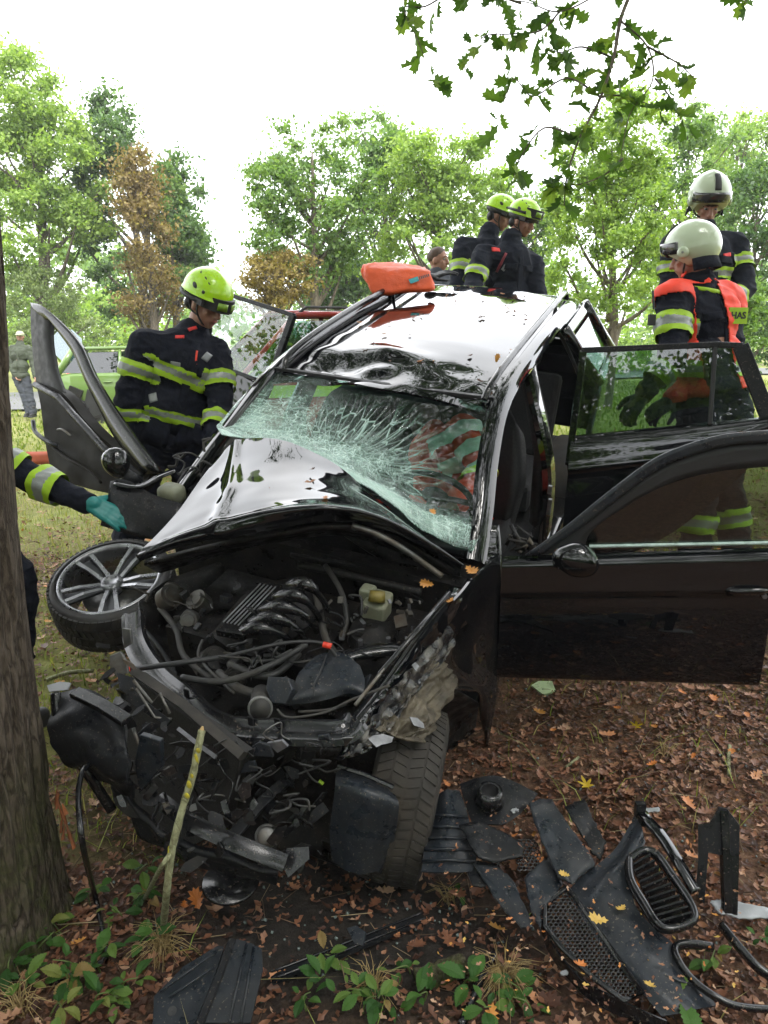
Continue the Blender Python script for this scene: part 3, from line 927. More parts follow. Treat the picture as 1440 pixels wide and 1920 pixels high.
# unseen surroundings behind the camera: a ring of woodland so that reflections and side views have a world
cs, rr_ = [], []
for k in range(620):
    a = U(math.radians(150), math.radians(390)); R0 = U(8.5, 15)
    x, y = math.cos(a) * R0, math.sin(a) * R0
    if y > 3: continue
    cs.append((x, y, U(.3, 10.5))); rr_.append(U(.8, 1.6))
for k in range(260):
    a = U(math.radians(175), math.radians(365)); R0 = U(5.5, 9.5)
    cs.append((math.cos(a) * R0, math.sin(a) * R0 - .8, U(.1, 2.2))); rr_.append(U(.5, .9))
p, s = cloud(cs, rr_, 200, (.13, .24))
V, Fl = instance_arrays(LEAF4[0], LEAF4[1], p, rand_rot(len(p)), s)
me = me_arrays('surrounding_wood', V, Fl, 4, smooth=False); set_tone(me, rng.beta(2, 2, len(p))); me.materials.append(MT['mid'])
tag(link('surrounding_wood', me), kind='stuff')

# ------------------------------------------------------------------ hanging oak branch, top right
def leaf_mesh(name, outline, mat, tone, curl=.25, fold=.2):
    V, Fc = flat_leaf(outline, curl, fold)
    me = bpy.data.meshes.new(name); me.from_pydata([tuple(q) for q in V], [], [tuple(int(i) for i in f) for f in Fc])
    me.materials.append(mat); set_tone(me, [tone] * len(Fc)); me.update()
    return me
def put(name, me, loc, R3, s, parent=None, rootobj=None):
    o = link(name, me, parent)
    M = Matrix.Translation(loc) @ R3.to_4x4() @ Matrix.Scale(s, 4)
    o.matrix_local = (rinv(parent) @ M) if parent is not None else M
    return o
def rrot(tilt=math.pi):
    return (Matrix.Rotation(U(0, 6.283), 3, 'Z') @ Matrix.Rotation(abs(random.gauss(0, tilt)), 3, 'X') @ Matrix.Rotation(U(0, 6.283), 3, 'Z'))
OB = root('oak_branch', 'leafy oak branch hanging down into the top right of the view', 'branch', P(1190, -260, 2.9))
oakm = [leaf_mesh('oak_leaf', OAK, M_LEAFO, t, c_, f_) for t, c_, f_ in ((.1, .7, .5), (.3, -.6, .45), (.5, .9, .35), (.7, .4, .6), (.9, -.9, .3), (.4, .2, .7))]
D0 = 2.9
tw = []
main = [(1195, -260, D0), (1190, -60, D0), (1160, 40, D0), (1148, 110, D0 - .05), (1125, 185, D0 - .1), (1085, 260, D0 - .1), (1062, 330, D0 - .1), (1058, 385, D0 - .1)]
tw.append((main, .010, .0025))
subs = [
 [(1190, -60, D0), (1120, -10, D0), (1050, 20, D0), (980, 5, D0), (900, -5, D0 + .1)],
 [(1050, 20, D0), (1010, 60, D0), (960, 62, D0 + .05), (905, 70, D0 + .05), (870, 130, D0)],
 [(980, 5, D0), (870, -20, D0), (800, 10, D0), (760, 15, D0), (790, 80, D0), (808, 150, D0)],
 [(1160, 40, D0), (1210, 90, D0 - .05), (1225, 150, D0 - .1), (1180, 215, D0 - .1), (1165, 300, D0 - .1)],
 [(1210, 90, D0), (1270, 120, D0), (1300, 150, D0)],
 [(1225, 150, D0), (1265, 190, D0), (1280, 240, D0)],
 [(1125, 185, D0 - .1), (1060, 150, D0), (1000, 180, D0), (960, 150, D0), (935, 240, D0)],
 [(1085, 260, D0 - .1), (1020, 240, D0 - .05), (975, 300, D0), (965, 335, D0)],
 [(1125, 185, D0 - .1), (1170, 180, D0 - .1), (1240, 200, D0)],
 [(1148, 110, D0), (1090, 90, D0), (1050, 100, D0), (1020, 90, D0)],
 [(1400, -120, D0), (1410, -30, D0), (1395, 8, D0)],
 [(1165, 300, D0 - .1), (1130, 330, D0 - .1), (1075, 345, D0 - .1), (1040, 330, D0 - .1)],
]
for s_ in subs: tw.append((s_, .0045, .0012))
cnt = 0
for path, r0, r1 in tw:
    pts = smooth_path([P(*q) + Vector((U(-.01, .01),) * 3) for q in path], 6)
    L = len(pts)
    mesh('twig' if r0 < .009 else 'bough', tube(pts, [r0 + (r1 - r0) * i / (L - 1) for i in range(L)], 6), M_BARKF, OB, smooth=True)
    for i in range(3, L):
        dens = 1.05 if r0 < .009 else .9
        if i < L * .25 and r0 > .009: continue
        for k in range(1):
            if cnt >= 296: break
            base = pts[i] + Vector((U(-.015, .015), U(-.02, .02), U(-.01, .01)))
            sz = U(.05, .115)
            down = Vector((U(-1, 1), U(-1, 1), U(-1.4, .3))).normalized()
            nrm = Vector((U(-1, 1), U(-1, 1), U(-.2, 1.2))).normalized()
            R3 = basis(y=down, z=nrm)
            put('leaf', random.choice(oakm), base + (R3 @ Vector((0, sz * .52, 0))), R3, sz, OB)
            cnt += 1

# ------------------------------------------------------------------ the wrecked estate car
CAR = root('wrecked_car', 'wrecked black estate car with crushed front, shattered windscreen and all doors open', 'car', CT, CM)
def car(name, VF, mat, parent=None, smooth=False, bev=None, auto=None):
    o = mesh(name, VF, mat, parent or CAR, smooth=smooth, auto=auto)
    if bev: bevel(o, bev, 2)
    return o
def side(px, py, sgn=1, off=0.0):
    u = .75 * sgn
    for _ in range(14):
        p = onu(px, py, u)
        w = (CM.transposed() @ (p - CT)).z
        uu = .86 - max(0, w - .93) * .6 if w > .93 else .86 - .06 * max(0, (.5 - w)) / .5
        u = (max(uu, .5) + off) * sgn * .5 + u * .5
    return onu(px, py, u)
def nz(v, s, seed=0):
    return mnoise.noise(Vector((v.x * s + seed * 13.1, v.y * s + seed * 3.7, v.z * s + seed)))

# roof panel, front left corner buckled
def roofw(u, v):
    pts = [(2.08, 1.338), (2.18, 1.360), (2.3, 1.381), (2.45, 1.40), (2.7, 1.420), (3.2, 1.432), (3.8, 1.425), (4.15, 1.40), (4.35, 1.35)]
    w = np.interp(v, [p[0] for p in pts], [p[1] for p in pts])
    return float(w) - .05 * (u / .58) ** 2
G = []
for i in range(60):
    v = 2.09 + 2.26 * i / 59
    row = []
    for j in range(50):
        hu = .575 - .02 * max(0, (v - 3.2))
        u = -hu + 2 * hu * j / 49
        w = roofw(u, v)
        k = math.exp(-((v - 2.22) / .3) ** 2) * math.exp(-((u + .25) / .3) ** 2)
        k2 = math.exp(-((v - 2.3) / .22) ** 2) * (1 if u < .45 else .3)
        q = Vector((u * 6, v * 9, 3))
        w += .045 * k * mnoise.noise(q) + .010 * k2 * mnoise.noise(q * .8 + Vector((5, 0, 0)))
        w -= .05 * math.exp(-((v - 2.3) / .11) ** 2) * math.exp(-((u + .3) / .15) ** 2)
        w += .025 * math.exp(-((v - 2.45) / .08) ** 2) * math.exp(-((u + .12) / .22) ** 2)
        w -= .018 * math.exp(-((v - 2.28) / .07) ** 2) * math.exp(-((u - .02) / .1) ** 2)
        w += .0008 * mnoise.noise(Vector((u * 2.5, v * 2.5, 1)))
        row.append(cw(u, v, w))
    G.append(row)
car('roof', sheet(G, .012, away=-CM.col[2]), M_PAINT, smooth=True, auto=60)
# headliner
car('headliner', sheet([[cw(-.54 + 1.08 * j / 4, 2.25 + 1.9 * i / 6, 1.31 - .03 * (j / 2 - 1) ** 2) for j in range(5)] for i in range(7)], .01), M_INTER, smooth=True)
# windscreen header trim
hd = smooth_path([P(512, 690, 3.80), P(620, 706, 3.71), P(720, 721, 3.62), P(820, 734, 3.54), P(925, 747, 3.46)], 5)
car('windscreen_header_seal', sweep(hd, [(-.012, -.006), (.012, -.006), (.012, .008), (-.012, .008)], CM.col[2]), M_BLK)

# cant rails + A pillars both sides (outer painted strip)
def cantpath(s):
    base = [(.725, 1.42, .93), (.69, 1.62, 1.06), (.64, 1.85, 1.2), (.605, 2.1, 1.325), (.60, 2.4, 1.375), (.60, 2.8, 1.40), (.60, 3.2, 1.41), (.595, 3.6, 1.40), (.585, 4.0, 1.37), (.575, 4.25, 1.31), (.62, 4.45, 1.1), (.70, 4.55, .9)]
    return smooth_path([cw(u * s, v, w) for u, v, w in base], 6)
for s in (1, -1):
    pth = cantpath(s)
    up = [(CM @ Vector((s * .55, -.25 if i < 20 else 0, .8))).normalized() for i in range(len(pth))]
    prof = [(-.035, -.03), (.035, -.03), (.045, -.012), (.038, .010), (.012, .018), (-.02, .018), (-.038, .008)]
    if s > 0:
        prof = [(-.04, -.035), (.035, -.035), (.05, -.014), (.042, .010), (.014, .02), (-.02, .02), (-.044, .006)]
    car('pillar_and_roof_side', sweep(pth, prof, up), M_PAINT, smooth=True, auto=50)
    # roof rail
    rp = smooth_path([cw(s * .525, 2.13, 1.345), cw(s * .535, 2.2, 1.395), cw(s * .54, 2.45, 1.43), cw(s * .545, 3.0, 1.455), cw(s * .54, 3.5, 1.462), cw(s * .53, 3.85, 1.45), cw(s * .52, 4.05, 1.43), cw(s * .515, 4.15, 1.37)], 6)
    rr = car('roof_rail', sweep(rp, [(-.014, -.006), (.014, -.006), (.016, .008), (.006, .018), (-.006, .018), (-.016, .008)], CM.col[2], cap=True), M_GLOSSP, smooth=True, auto=50)
    for vv in (3.62,):
        car('rail_foot', tube([cw(s * .54, vv, 1.385), cw(s * .54, vv, 1.46)], [.025, .014], 8, flat=.6), M_GLOSSP, rr, smooth=True)
    # rain channel between roof and side
    car('roof_seam', tube([cw(s * (.568 if v < 3.6 else .56), v, roofw(.57, v) + .004) for v in np.linspace(2.1, 4.2, 20)], .008, 6), M_BLK, smooth=True)
    # door seal running along the opening
    sp = smooth_path([cw(s * .70, 1.50, .90), cw(s * .645, 1.8, 1.12), cw(s * .595, 2.12, 1.275), cw(s * .58, 2.5, 1.335), cw(s * .60, 2.66, 1.29), cw(s * .70, 2.64, 1.05), cw(s * .79, 2.55, .8), cw(s * .80, 2.5, .4)], 5)
    car('door_seal', tube(sp, .012, 6), M_RUBBER, smooth=True)
    sp = smooth_path([cw(s * .80, 2.66, .4), cw(s * .79, 2.68, .8), cw(s * .70, 2.75, 1.08), cw(s * .61, 2.8, 1.31), cw(s * .585, 3.1, 1.35), cw(s * .585, 3.42, 1.335), cw(s * .61, 3.6, 1.25), cw(s * .72, 3.75, .98), cw(s * .78, 3.72, .8)], 5)
    car('door_seal', tube(sp, .012, 6), M_RUBBER, smooth=True)
    # B pillar
    bp = [(s * .60, 2.70, 1.36), (s * .655, 2.68, 1.2), (s * .74, 2.62, 1.0), (s * .80, 2.58, .8), (s * .82, 2.56, .5), (s * .80, 2.56, .28)]
    bpp = smooth_path([cw(*q) for q in bp], 5)
    car('door_pillar', sweep(bpp, [(-.055, -.03), (.055, -.03), (.06, .0), (.045, .016), (-.045, .016), (-.06, 0)], CM @ Vector((s, 0, .3))), M_PAINT, smooth=True, auto=40)
    # C pillar / quarter panel with fixed window
    qpts = lambda a: a
    rows = []
    for w, v0, v1 in ((1.335, 3.50, 4.28), (1.26, 3.58, 4.36)):
        rows.append([cw(s * (.86 - max(0, w - .93) * .6 + .01), v0 + (v1 - v0) * j / 6, w) for j in range(7)])
    car('upper_quarter_frame', sheet(rows, .02, away=CM @ Vector((-s, 0, 0))), M_PAINT, smooth=True)
    rows = []
    for w, v0, v1 in ((.96, 3.80, 4.56), (.85, 3.78, 4.60), (.7, 3.68, 4.62), (.55, 3.5, 4.60), (.3, 3.95, 4.5)):
        rows.append([cw(s * (.86 - max(0, w - .93) * .6 - (.1 * max(0, (v0 + (v1 - v0) * j / 6) - 4.2) if v1 > 4 else 0)), v0 + (v1 - v0) * j / 6, w) for j in range(7)])
    car('rear_quarter_panel', sheet(rows, .03, away=CM @ Vector((-s, 0, 0))), M_PAINT, smooth=True)
    for va, vb in ((3.56, 3.74), (4.28, 4.42)):
        car('quarter_pillar', tube([cw(s * .62, va, 1.33), cw(s * .745, (va + vb) / 2 + .03, 1.12), cw(s * .85, vb + .06, .94)], [.03, .032, .035], 8), M_PAINT, smooth=True)
    car('quarter_window', prism([cw(s * .655, 3.6, 1.28), cw(s * .665, 4.27, 1.26), cw(s * .81, 4.42, .98), cw(s * .82, 3.84, .97)], (CM @ Vector((-s, 0, 0))) * .006), M_GLASS)
    car('sill', carbox(s * .70, s * .86, 1.45, 3.55, .2, .36), M_PAINTD, bev=.02)
    # rear wheel
    wc = cw(s * .76, 3.53, .315); ax = (CM @ Vector((s, 0, 0)))
    ty = car('tyre', lathe([(.22, -.11), (.29, -.115), (.312, -.08), (.317, 0), (.312, .08), (.29, .115), (.22, .11)], wc, ax, 40), M_RUBBER, smooth=True)
    car('rim', lathe([(.22, .10), (.21, .06), (.05, .075), (.001, .08)], wc, ax, 30), M_ALLOYD, ty, smooth=True)

# tailgate, rear window, rear bumper, underbody
rows = [[cw(u, v, w) for u in np.linspace(-hu, hu, 7)] for v, w, hu in ((4.53, 1.0, .66), (4.58, .85, .72), (4.6, .6, .74))]
car('tailgate', sheet(rows, .04, away=-CM.col[1]), M_PAINT, smooth=True)
rows = [[cw(u, v - .03 * (u / .6) ** 2, w) for u in np.linspace(-hu, hu, 7)] for v, w, hu in ((4.33, 1.34, .52), (4.44, 1.17, .57), (4.52, 1.0, .63))]
car('rear_window', sheet(rows, .006), M_GLASSD, smooth=True)
car('rear_bumper', carbox(-.8, .8, 4.5, 4.68, .3, .6), M_PAINT, bev=.05)
car('floor_pan', carbox(-.78, .78, 1.35, 4.5, .17, .23), M_INTER)
car('firewall', carbox(-.7, .7, 1.33, 1.40, .22, .86), M_ENGD)
# dashboard, steering wheel, seats
car('dashboard', sheet(interp_rows([[cw(u, 1.45, .93) for u in (-.68, 0, .68)], [cw(u, 1.62, .95) for u in (-.68, 0, .68)], [cw(u, 1.78, .9) for u in (-.68, 0, .68)], [cw(u, 1.82, .7) for u in (-.68, 0, .68)], [cw(u, 1.75, .5) for u in (-.68, 0, .68)]], 9, 12), .03), M_PLAST, smooth=True)
swc = cw(.36, 1.98, .88); swa = (CM @ Vector((0, 1, .55))).normalized(); sx_ = CM.col[0].copy(); sy_ = swa.cross(sx_)
st = car('steering_wheel', tube([swc + (sx_ * math.cos(a) + sy_ * math.sin(a)) * .185 for a in np.linspace(0, 2 * math.pi, 33)[:-1]], .016, 8, closed=True, cap=False), M_INTER, smooth=True)
car('wheel_boss', join(ell(swc, .07, .07, .03, basis(y=sy_, z=swa)), tube([swc, swc - swa * .25], .03, 8), tube([swc - sx_ * .18, swc + sx_ * .18], .015, 6)), M_INTER, st, smooth=True)
def seat(u, v):
    t = car('seat', sheet(interp_rows([[cw(u + du, v - .02, .42 + abs(du) * .15) for du in (-.25, -.17, 0, .17, .25)], [cw(u + du, v + .1, .50 + abs(du) * .25) for du in (-.26, -.18, 0, .18, .26)], [cw(u + du, v + .42, .46 + abs(du) * .25) for du in (-.26, -.18, 0, .18, .26)]], 11, 8), .12, away=-CM.col[2]), M_INTER, smooth=True)
    car('backrest', sheet(interp_rows([[cw(u + du * .95, v + .46 - abs(du) * .3, .46) for du in (-.25, -.16, 0, .16, .25)], [cw(u + du, v + .52 - abs(du) * .45, .75) for du in (-.26, -.18, 0, .18, .26)], [cw(u + du * .85, v + .62 - abs(du) * .3, 1.0) for du in (-.25, -.17, 0, .17, .25)], [cw(u + du * .6, v + .66, 1.06) for du in (-.25, -.17, 0, .17, .25)]], 11, 14), .11, away=CM.col[1].copy()), M_INTER, t, smooth=True)
    car('headrest', ell(cw(u, v + .68, 1.16), .13, .055, .1, CM, 16, 10), M_INTER, t, smooth=True)
    return t
seat(.36, 2.12); seat(-.36, 2.12)
car('rear_bench', join(carbox(-.62, .62, 3.0, 3.5, .3, .5), sheet([[cw(u, 3.5, .48) for u in (-.62, 0, .62)], [cw(u, 3.68, 1.0) for u in (-.62, 0, .62)]], .12, away=CM.col[1].copy())), M_INTER, bev=.04)
for u in (-.36, .36): car('rear_headrest', ell(cw(u, 3.7, 1.09), .12, .05, .09, CM, 12, 8), M_INTER, smooth=True)
for s in (-1, 1):
    car('inner_pillar_trim', tube([cw(s * .56, 2.72, 1.33), cw(s * .72, 2.62, .9), cw(s * .74, 2.6, .5)], [.04, .055, .06], 8, flat=.5), M_INTER, smooth=True)
car('latch_plate', join(box(side(1031, 918, 1, -.02), .02, .02, .045, CM), box(side(1030, 950, 1, -.02), .02, .02, .09, CM)), M_STEELB, bev=.003)
car('window_airbag_cord', tube(smooth_path([cw(.64, 2.74, 1.28), cw(.62, 2.9, 1.1), cw(.7, 2.8, .9), cw(.7, 2.72, .7)], 6), .006, 5), M_WHITE, smooth=True)

# ---- shattered windscreen
wr = [
 [(512, 697, 3.80), (620, 712, 3.70), (720, 726, 3.61), (820, 739, 3.53), (912, 750, 3.45)],
 [(462, 735, 3.72), (590, 752, 3.62), (705, 765, 3.53), (815, 782, 3.44), (914, 800, 3.35)],
 [(425, 775, 3.66), (545, 790, 3.57), (675, 812, 3.46), (800, 840, 3.34), (914, 865, 3.24)],
 [(408, 795, 3.62), (520, 815, 3.52), (650, 850, 3.40), (790, 895, 3.27), (912, 930, 3.14)],
 [(408, 806, 3.55), (515, 828, 3.42), (650, 880, 3.27), (780, 950, 3.14), (905, 990, 3.05)],
 [(415, 815, 3.50), (520, 832, 3.36), (690, 915, 3.18), (800, 1000, 3.06), (885, 1035, 2.98)],
]
G = interp_rows([[P(*q) for q in r] for r in wr], 90, 80)
G2 = []
for i, r in enumerate(G):
    row = []
    for j, p in enumerate(r):
        t = i / 79; s_ = j / 89
        amp = .006 + .018 * math.exp(-((t - (.72 + .1 * s_)) / .2) ** 2) * (1 if s_ < .8 else .4)
        n1_ = mnoise.noise(p * 7.5); n2_ = mnoise.noise(p * 26 + Vector((3, 1, 7)))
        row.append(p + Vector((0, -.4, .9)) * (amp * n1_ * 1.4 + amp * .32 * n2_))
    G2.append(row)
# thin single sheet with real thickness, crack whiteness stored per vertex by place on the glass
VF = sheet(G2, .006)
o = car('windscreen', VF, M_BLK, smooth=True)
crk = []
nv_, nu_ = 80, 90
for side_ in (0, 1):
    for i in range(nv_):
        for j in range(nu_):
            t = i / (nv_ - 1); s_ = j / (nu_ - 1)
            band = math.exp(-((t - (.93 - .06 * s_)) / .13) ** 2) * (1 - max(0, s_ - .68) * 2.0)
            fan = .62 * math.exp(-(((s_ - .42) / .36) ** 2 + ((t - .66) / .27) ** 2))
            leftc = .62 * math.exp(-(((s_ - .1) / .3) ** 2 + ((t - .55) / .4) ** 2))
            crk.append(min(1, max(band * 1.0, fan * .82, leftc * .9, .02)) * (1 - .55 * max(0, min(1, (s_ - .55) / .3)) * (1 if t < .8 else .3)))
a = o.data.attributes.new('crush', 'FLOAT', 'POINT'); a.data.foreach_set('value', np.array(crk, np.float32))
uvw = o.data.attributes.new('place', 'FLOAT_VECTOR', 'POINT')
pl = []
for side_ in (0, 1):
    for i in range(nv_):
        for j in range(nu_): pl += [j / (nu_ - 1) * 1.3, i / (nv_ - 1) * .85, 0]
uvw.data.foreach_set('vector', np.array(pl, np.float32))
pol = []
for side_ in (0, 1):
    for i in range(nv_):
        for j in range(nu_):
            x_ = j / (nu_ - 1) * 1.3 - .60; y_ = i / (nv_ - 1) * .85 - .60
            pol += [math.cos(math.atan2(y_, x_)) * 2.4, math.sin(math.atan2(y_, x_)) * 2.4, math.hypot(x_, y_) * 1.1]
pa = o.data.attributes.new('polar', 'FLOAT_VECTOR', 'POINT'); pa.data.foreach_set('vector', np.array(pol, np.float32))
m, nt, b = newmat('shattered_laminated_glass')
out = nt.nodes['Material Output']
at = N(nt, 'ShaderNodeAttribute'); at.attribute_name = 'crush'
ap = N(nt, 'ShaderNodeAttribute'); ap.attribute_name = 'place'
def vor(scale, dist=.35, feat='DISTANCE_TO_EDGE', seedoff=0, stretch=None, about=None):
    mp = N(nt, 'ShaderNodeMapping'); nt.links.new(ap.outputs['Vector'], mp.inputs[0])
    if stretch: mp.inputs['Scale'].default_value = stretch; mp.inputs['Rotation'].default_value = (0, 0, about or 0)
    mp.inputs['Location'].default_value = (seedoff, seedoff * .7, 0)
    nd = N(nt, 'ShaderNodeTexNoise'); nd.inputs['Scale'].default_value = 6; nd.inputs['Detail'].default_value = 3
    nt.links.new(mp.outputs[0], nd.inputs['Vector'])
    mx = N(nt, 'ShaderNodeMixRGB', blend_type='ADD'); mx.inputs[0].default_value = dist * .3
    nt.links.new(mp.outputs[0], mx.inputs[1]); nt.links.new(nd.outputs['Color'], mx.inputs[2])
    w = N(nt, 'ShaderNodeTexVoronoi'); w.feature = feat; w.inputs['Scale'].default_value = scale
    nt.links.new(mx.outputs[0], w.inputs['Vector'])
    return w.outputs['Distance']
def mth(op, a, b_=None, c_=None):
    n = N(nt, 'ShaderNodeMath', operation=op)
    for i, x in enumerate((a, b_, c_)):
        if x is None: continue
        if isinstance(x, bpy.types.NodeSocket): nt.links.new(x, n.inputs[i])
        else: n.inputs[i].default_value = x
    return n.outputs[0]
fine = ramp(nt, vor(42), [(0, 1.0), (.05, .0)])
crs = ramp(nt, vor(22, seedoff=3), [(0, 1.0), (.035, .0)])
str1 = ramp(nt, vor(9, .5, stretch=(1, 6, 1), about=.75, seedoff=1), [(0, 1.0), (.03, 0.0)])
str2 = ramp(nt, vor(11, .5, stretch=(6, 1, 1), about=-.3, seedoff=2), [(0, 1.0), (.028, 0.0)])
app = N(nt, 'ShaderNodeAttribute'); app.attribute_name = 'polar'
wv = N(nt, 'ShaderNodeTexVoronoi'); wv.feature = 'DISTANCE_TO_EDGE'; wv.inputs['Scale'].default_value = 5.0
nt.links.new(app.outputs['Vector'], wv.inputs['Vector'])
sz_ = N(nt, 'ShaderNodeSeparateXYZ'); nt.links.new(app.outputs['Vector'], sz_.inputs[0])
rays_ = mth('MULTIPLY', ramp(nt, wv.outputs['Distance'], [(0, 1.0), (.045, 0.0)]), ramp(nt, sz_.outputs[2], [(.0, .95), (.35, .6), (.62, 0.0)]))
pn = N(nt, 'ShaderNodeTexNoise'); pn.inputs['Scale'].default_value = 9; pn.inputs['Detail'].default_value = 6; pn.inputs['Roughness'].default_value = .7
nt.links.new(ap.outputs['Vector'], pn.inputs['Vector'])
cr_ = mth('MULTIPLY', at.outputs['Fac'], ramp(nt, pn.outputs['Fac'], [(.3, .45), (.65, 1.5)]))
lines = mth('MAXIMUM', mth('MAXIMUM', mth('MULTIPLY', fine, mth('SMOOTH_MIN', mth('MULTIPLY', cr_, .8), .55, .1)), mth('MULTIPLY', crs, mth('SUBTRACT', mth('MULTIPLY', cr_, 3.2), .3))), mth('MULTIPLY', mth('MAXIMUM', str1, str2), mth('SUBTRACT', mth('MULTIPLY', cr_, 3.6), .35)))
solid = ramp(nt, cr_, [(.24, 0.0), (.5, .42), (.85, .94)])
lines = mth('MAXIMUM', lines, rays_)
fac = mth('MAXIMUM', mth('MULTIPLY', lines, .95), solid)
cl = N(nt, 'ShaderNodeClamp'); nt.links.new(fac, cl.inputs[0])
tr = N(nt, 'ShaderNodeBsdfTransparent'); tr.inputs[0].default_value = (.62, .78, .72, 1)
gl = N(nt, 'ShaderNodeBsdfGlossy'); gl.inputs['Roughness'].default_value = .03
fr = N(nt, 'ShaderNodeFresnel'); fr.inputs[0].default_value = 1.75
m1 = N(nt, 'ShaderNodeMixShader'); gb = N(nt, 'ShaderNodeNewGeometry'); frb = mth('MULTIPLY', fr.outputs[0], mth('SUBTRACT', 1.0, gb.outputs['Backfacing'])); nt.links.new(frb, m1.inputs[0]); nt.links.new(tr.outputs[0], m1.inputs[1]); nt.links.new(gl.outputs[0], m1.inputs[2])
nt.links.new(mixc(nt, lines, (.4, .6, .52), (.62, .78, .72)), b.inputs['Base Color'])
setin(b, Roughness=.25, Specular_IOR_Level=.8)
hb = N(nt, 'ShaderNodeBump'); hb.inputs['Strength'].default_value = .5; hb.inputs['Distance'].default_value = .006
nt.links.new(mth('ADD', lines, mth('MULTIPLY', pn.outputs['Fac'], cr_)), hb.inputs['Height'])
nt.links.new(hb.outputs[0], b.inputs['Normal']); nt.links.new(hb.outputs[0], gl.inputs['Normal'])
m2 = N(nt, 'ShaderNodeMixShader'); nt.links.new(cl.outputs[0], m2.inputs[0]); nt.links.new(m1.outputs[0], m2.inputs[1]); nt.links.new(b.outputs[0], m2.inputs[2])
nt.links.new(m2.outputs[0], out.inputs['Surface'])
o.data.materials.clear(); o.data.materials.append(m)
# black bottom band + cowl
car('cowl', sheet(interp_rows([[P(345, 880, 3.62), P(420, 850, 3.6), P(560, 860, 3.5), P(700, 940, 3.35), P(820, 1030, 3.15), P(925, 1060, 3.02)], [P(300, 960, 3.5), P(400, 960, 3.5), P(560, 960, 3.4), P(700, 1040, 3.25), P(820, 1110, 3.1), P(930, 1120, 3.05)]], 20, 5), .02), M_ENGD, smooth=True)
# A pillar right lower painted side skin, down to sill behind the door hinge
rows = [[P(905, 985, 3.22), P(936, 985, 3.22)], [P(900, 1030, 3.2), P(940, 1030, 3.2)], [P(900, 1100, 3.2), P(940, 1100, 3.2)], [P(900, 1200, 3.26), P(936, 1200, 3.26)], [P(900, 1330, 3.36), P(932, 1300, 3.36)]]
car('hinge_pillar', sheet(interp_rows(rows, 5, 14), .04), M_PAINTD, smooth=True)

# ---- bonnet, folded up like a tent
hr = [
 [(405, 862, 3.34), (445, 826, 3.44), (530, 826, 3.35), (625, 868, 3.26), (705, 930, 3.17), (800, 1010, 3.08), (868, 1056, 3.0)],
 [(372, 905, 3.16), (430, 880, 3.20), (520, 868, 3.18), (620, 888, 3.15), (705, 938, 3.10), (796, 1006, 3.05), (868, 1057, 2.99)],
 [(335, 955, 2.98), (415, 925, 3.02), (510, 905, 3.01), (615, 912, 3.0), (705, 945, 3.0), (792, 1004, 3.0), (868, 1058, 2.98)],
 [(292, 1005, 2.83), (385, 968, 2.875), (495, 938, 2.87), (610, 934, 2.86), (703, 956, 2.90), (790, 1006, 2.95), (867, 1060, 2.965)],
 [(262, 1034, 2.75), (362, 995, 2.80), (488, 962, 2.80), (605, 950, 2.76), (700, 966, 2.82), (788, 1010, 2.90), (866, 1062, 2.95)],
 [(256, 1044, 2.73), (352, 1012, 2.785), (484, 985, 2.79), (602, 966, 2.765), (698, 976, 2.825), (785, 1016, 2.90), (865, 1064, 2.95)],
 [(262, 1052, 2.76), (355, 1022, 2.82), (486, 997, 2.83), (603, 978, 2.81), (698, 986, 2.86), (784, 1024, 2.93), (863, 1068, 2.96)],
]
G = interp_rows([[P(*q) for q in r] for r in hr], 90, 70)
def hood_d(t, s_):
    q = Vector((s_ * 5, t * 4, 2.2))
    d = .006 * mnoise.noise(q) + .0016 * mnoise.noise(q * 3)
    # pressed crease lines of the bonnet, buckles near the windscreen
    d -= .012 * math.exp(-((s_ - .16 - .1 * t) / .02) ** 2)
    d += .03 * math.exp(-((t - .12) / .12) ** 2) * math.sin(s_ * 13) * (1 - s_) * .35
    d -= .010 * math.exp(-((t - .66 - .03 * math.sin(s_ * 4)) / .05) ** 2) * min(1, s_ * 4)
    return d
car('bonnet', sheet(G, .012, disp=hood_d), M_PAINT, smooth=True, auto=70)
# inner bonnet frame hanging under it
inner = interp_rows([[P(270, 1060, 3.1), P(390, 1030, 3.0), P(520, 1005, 2.93), P(640, 990, 2.9), P(750, 1015, 2.98), P(850, 1075, 3.02)],
                     [P(300, 1075, 3.3), P(420, 1040, 3.25), P(530, 1015, 3.2), P(640, 1005, 3.15), P(745, 1035, 3.12), P(830, 1085, 3.1)]], 30, 5)
car('bonnet_inner_frame', sheet(inner, .02), M_ENGD, smooth=True)
sp = [P(660, 985, 2.88), P(700, 998, 2.88), P(750, 1025, 2.9), P(800, 1060, 2.94), P(828, 1080, 2.96)]
car('bonnet_insulation_edge', tube(smooth_path(sp, 5), .012, 6), M_STEEL, smooth=True)

# ---- right-hand wing (nearest), torn open over the wheel
wg = interp_rows([
 [P(937, 1038, 2.96), P(880, 1095, 2.78), P(815, 1170, 2.62), P(750, 1262, 2.48), P(690, 1345, 2.36), P(632, 1425, 2.29)],
 [P(938, 1060, 2.97), P(885, 1120, 2.80), P(822, 1195, 2.66), P(762, 1282, 2.52), P(708, 1358, 2.40), P(660, 1420, 2.33)],
 [P(938, 1100, 3.02), P(893, 1150, 2.88), P(832, 1215, 2.73), P(775, 1300, 2.58), P(722, 1370, 2.45), P(692, 1408, 2.38)]], 60, 14)
def wing_d(t, s_):
    q = Vector((s_ * 14, t * 4, 9))
    return .012 * mnoise.noise(q) * (s_ > .12) + .008 * mnoise.noise(q * 2.7) * min(1, s_ * 2)
car('wing_upper_edge', sheet(wg, .012, disp=wing_d), M_PAINT, smooth=True, auto=45)
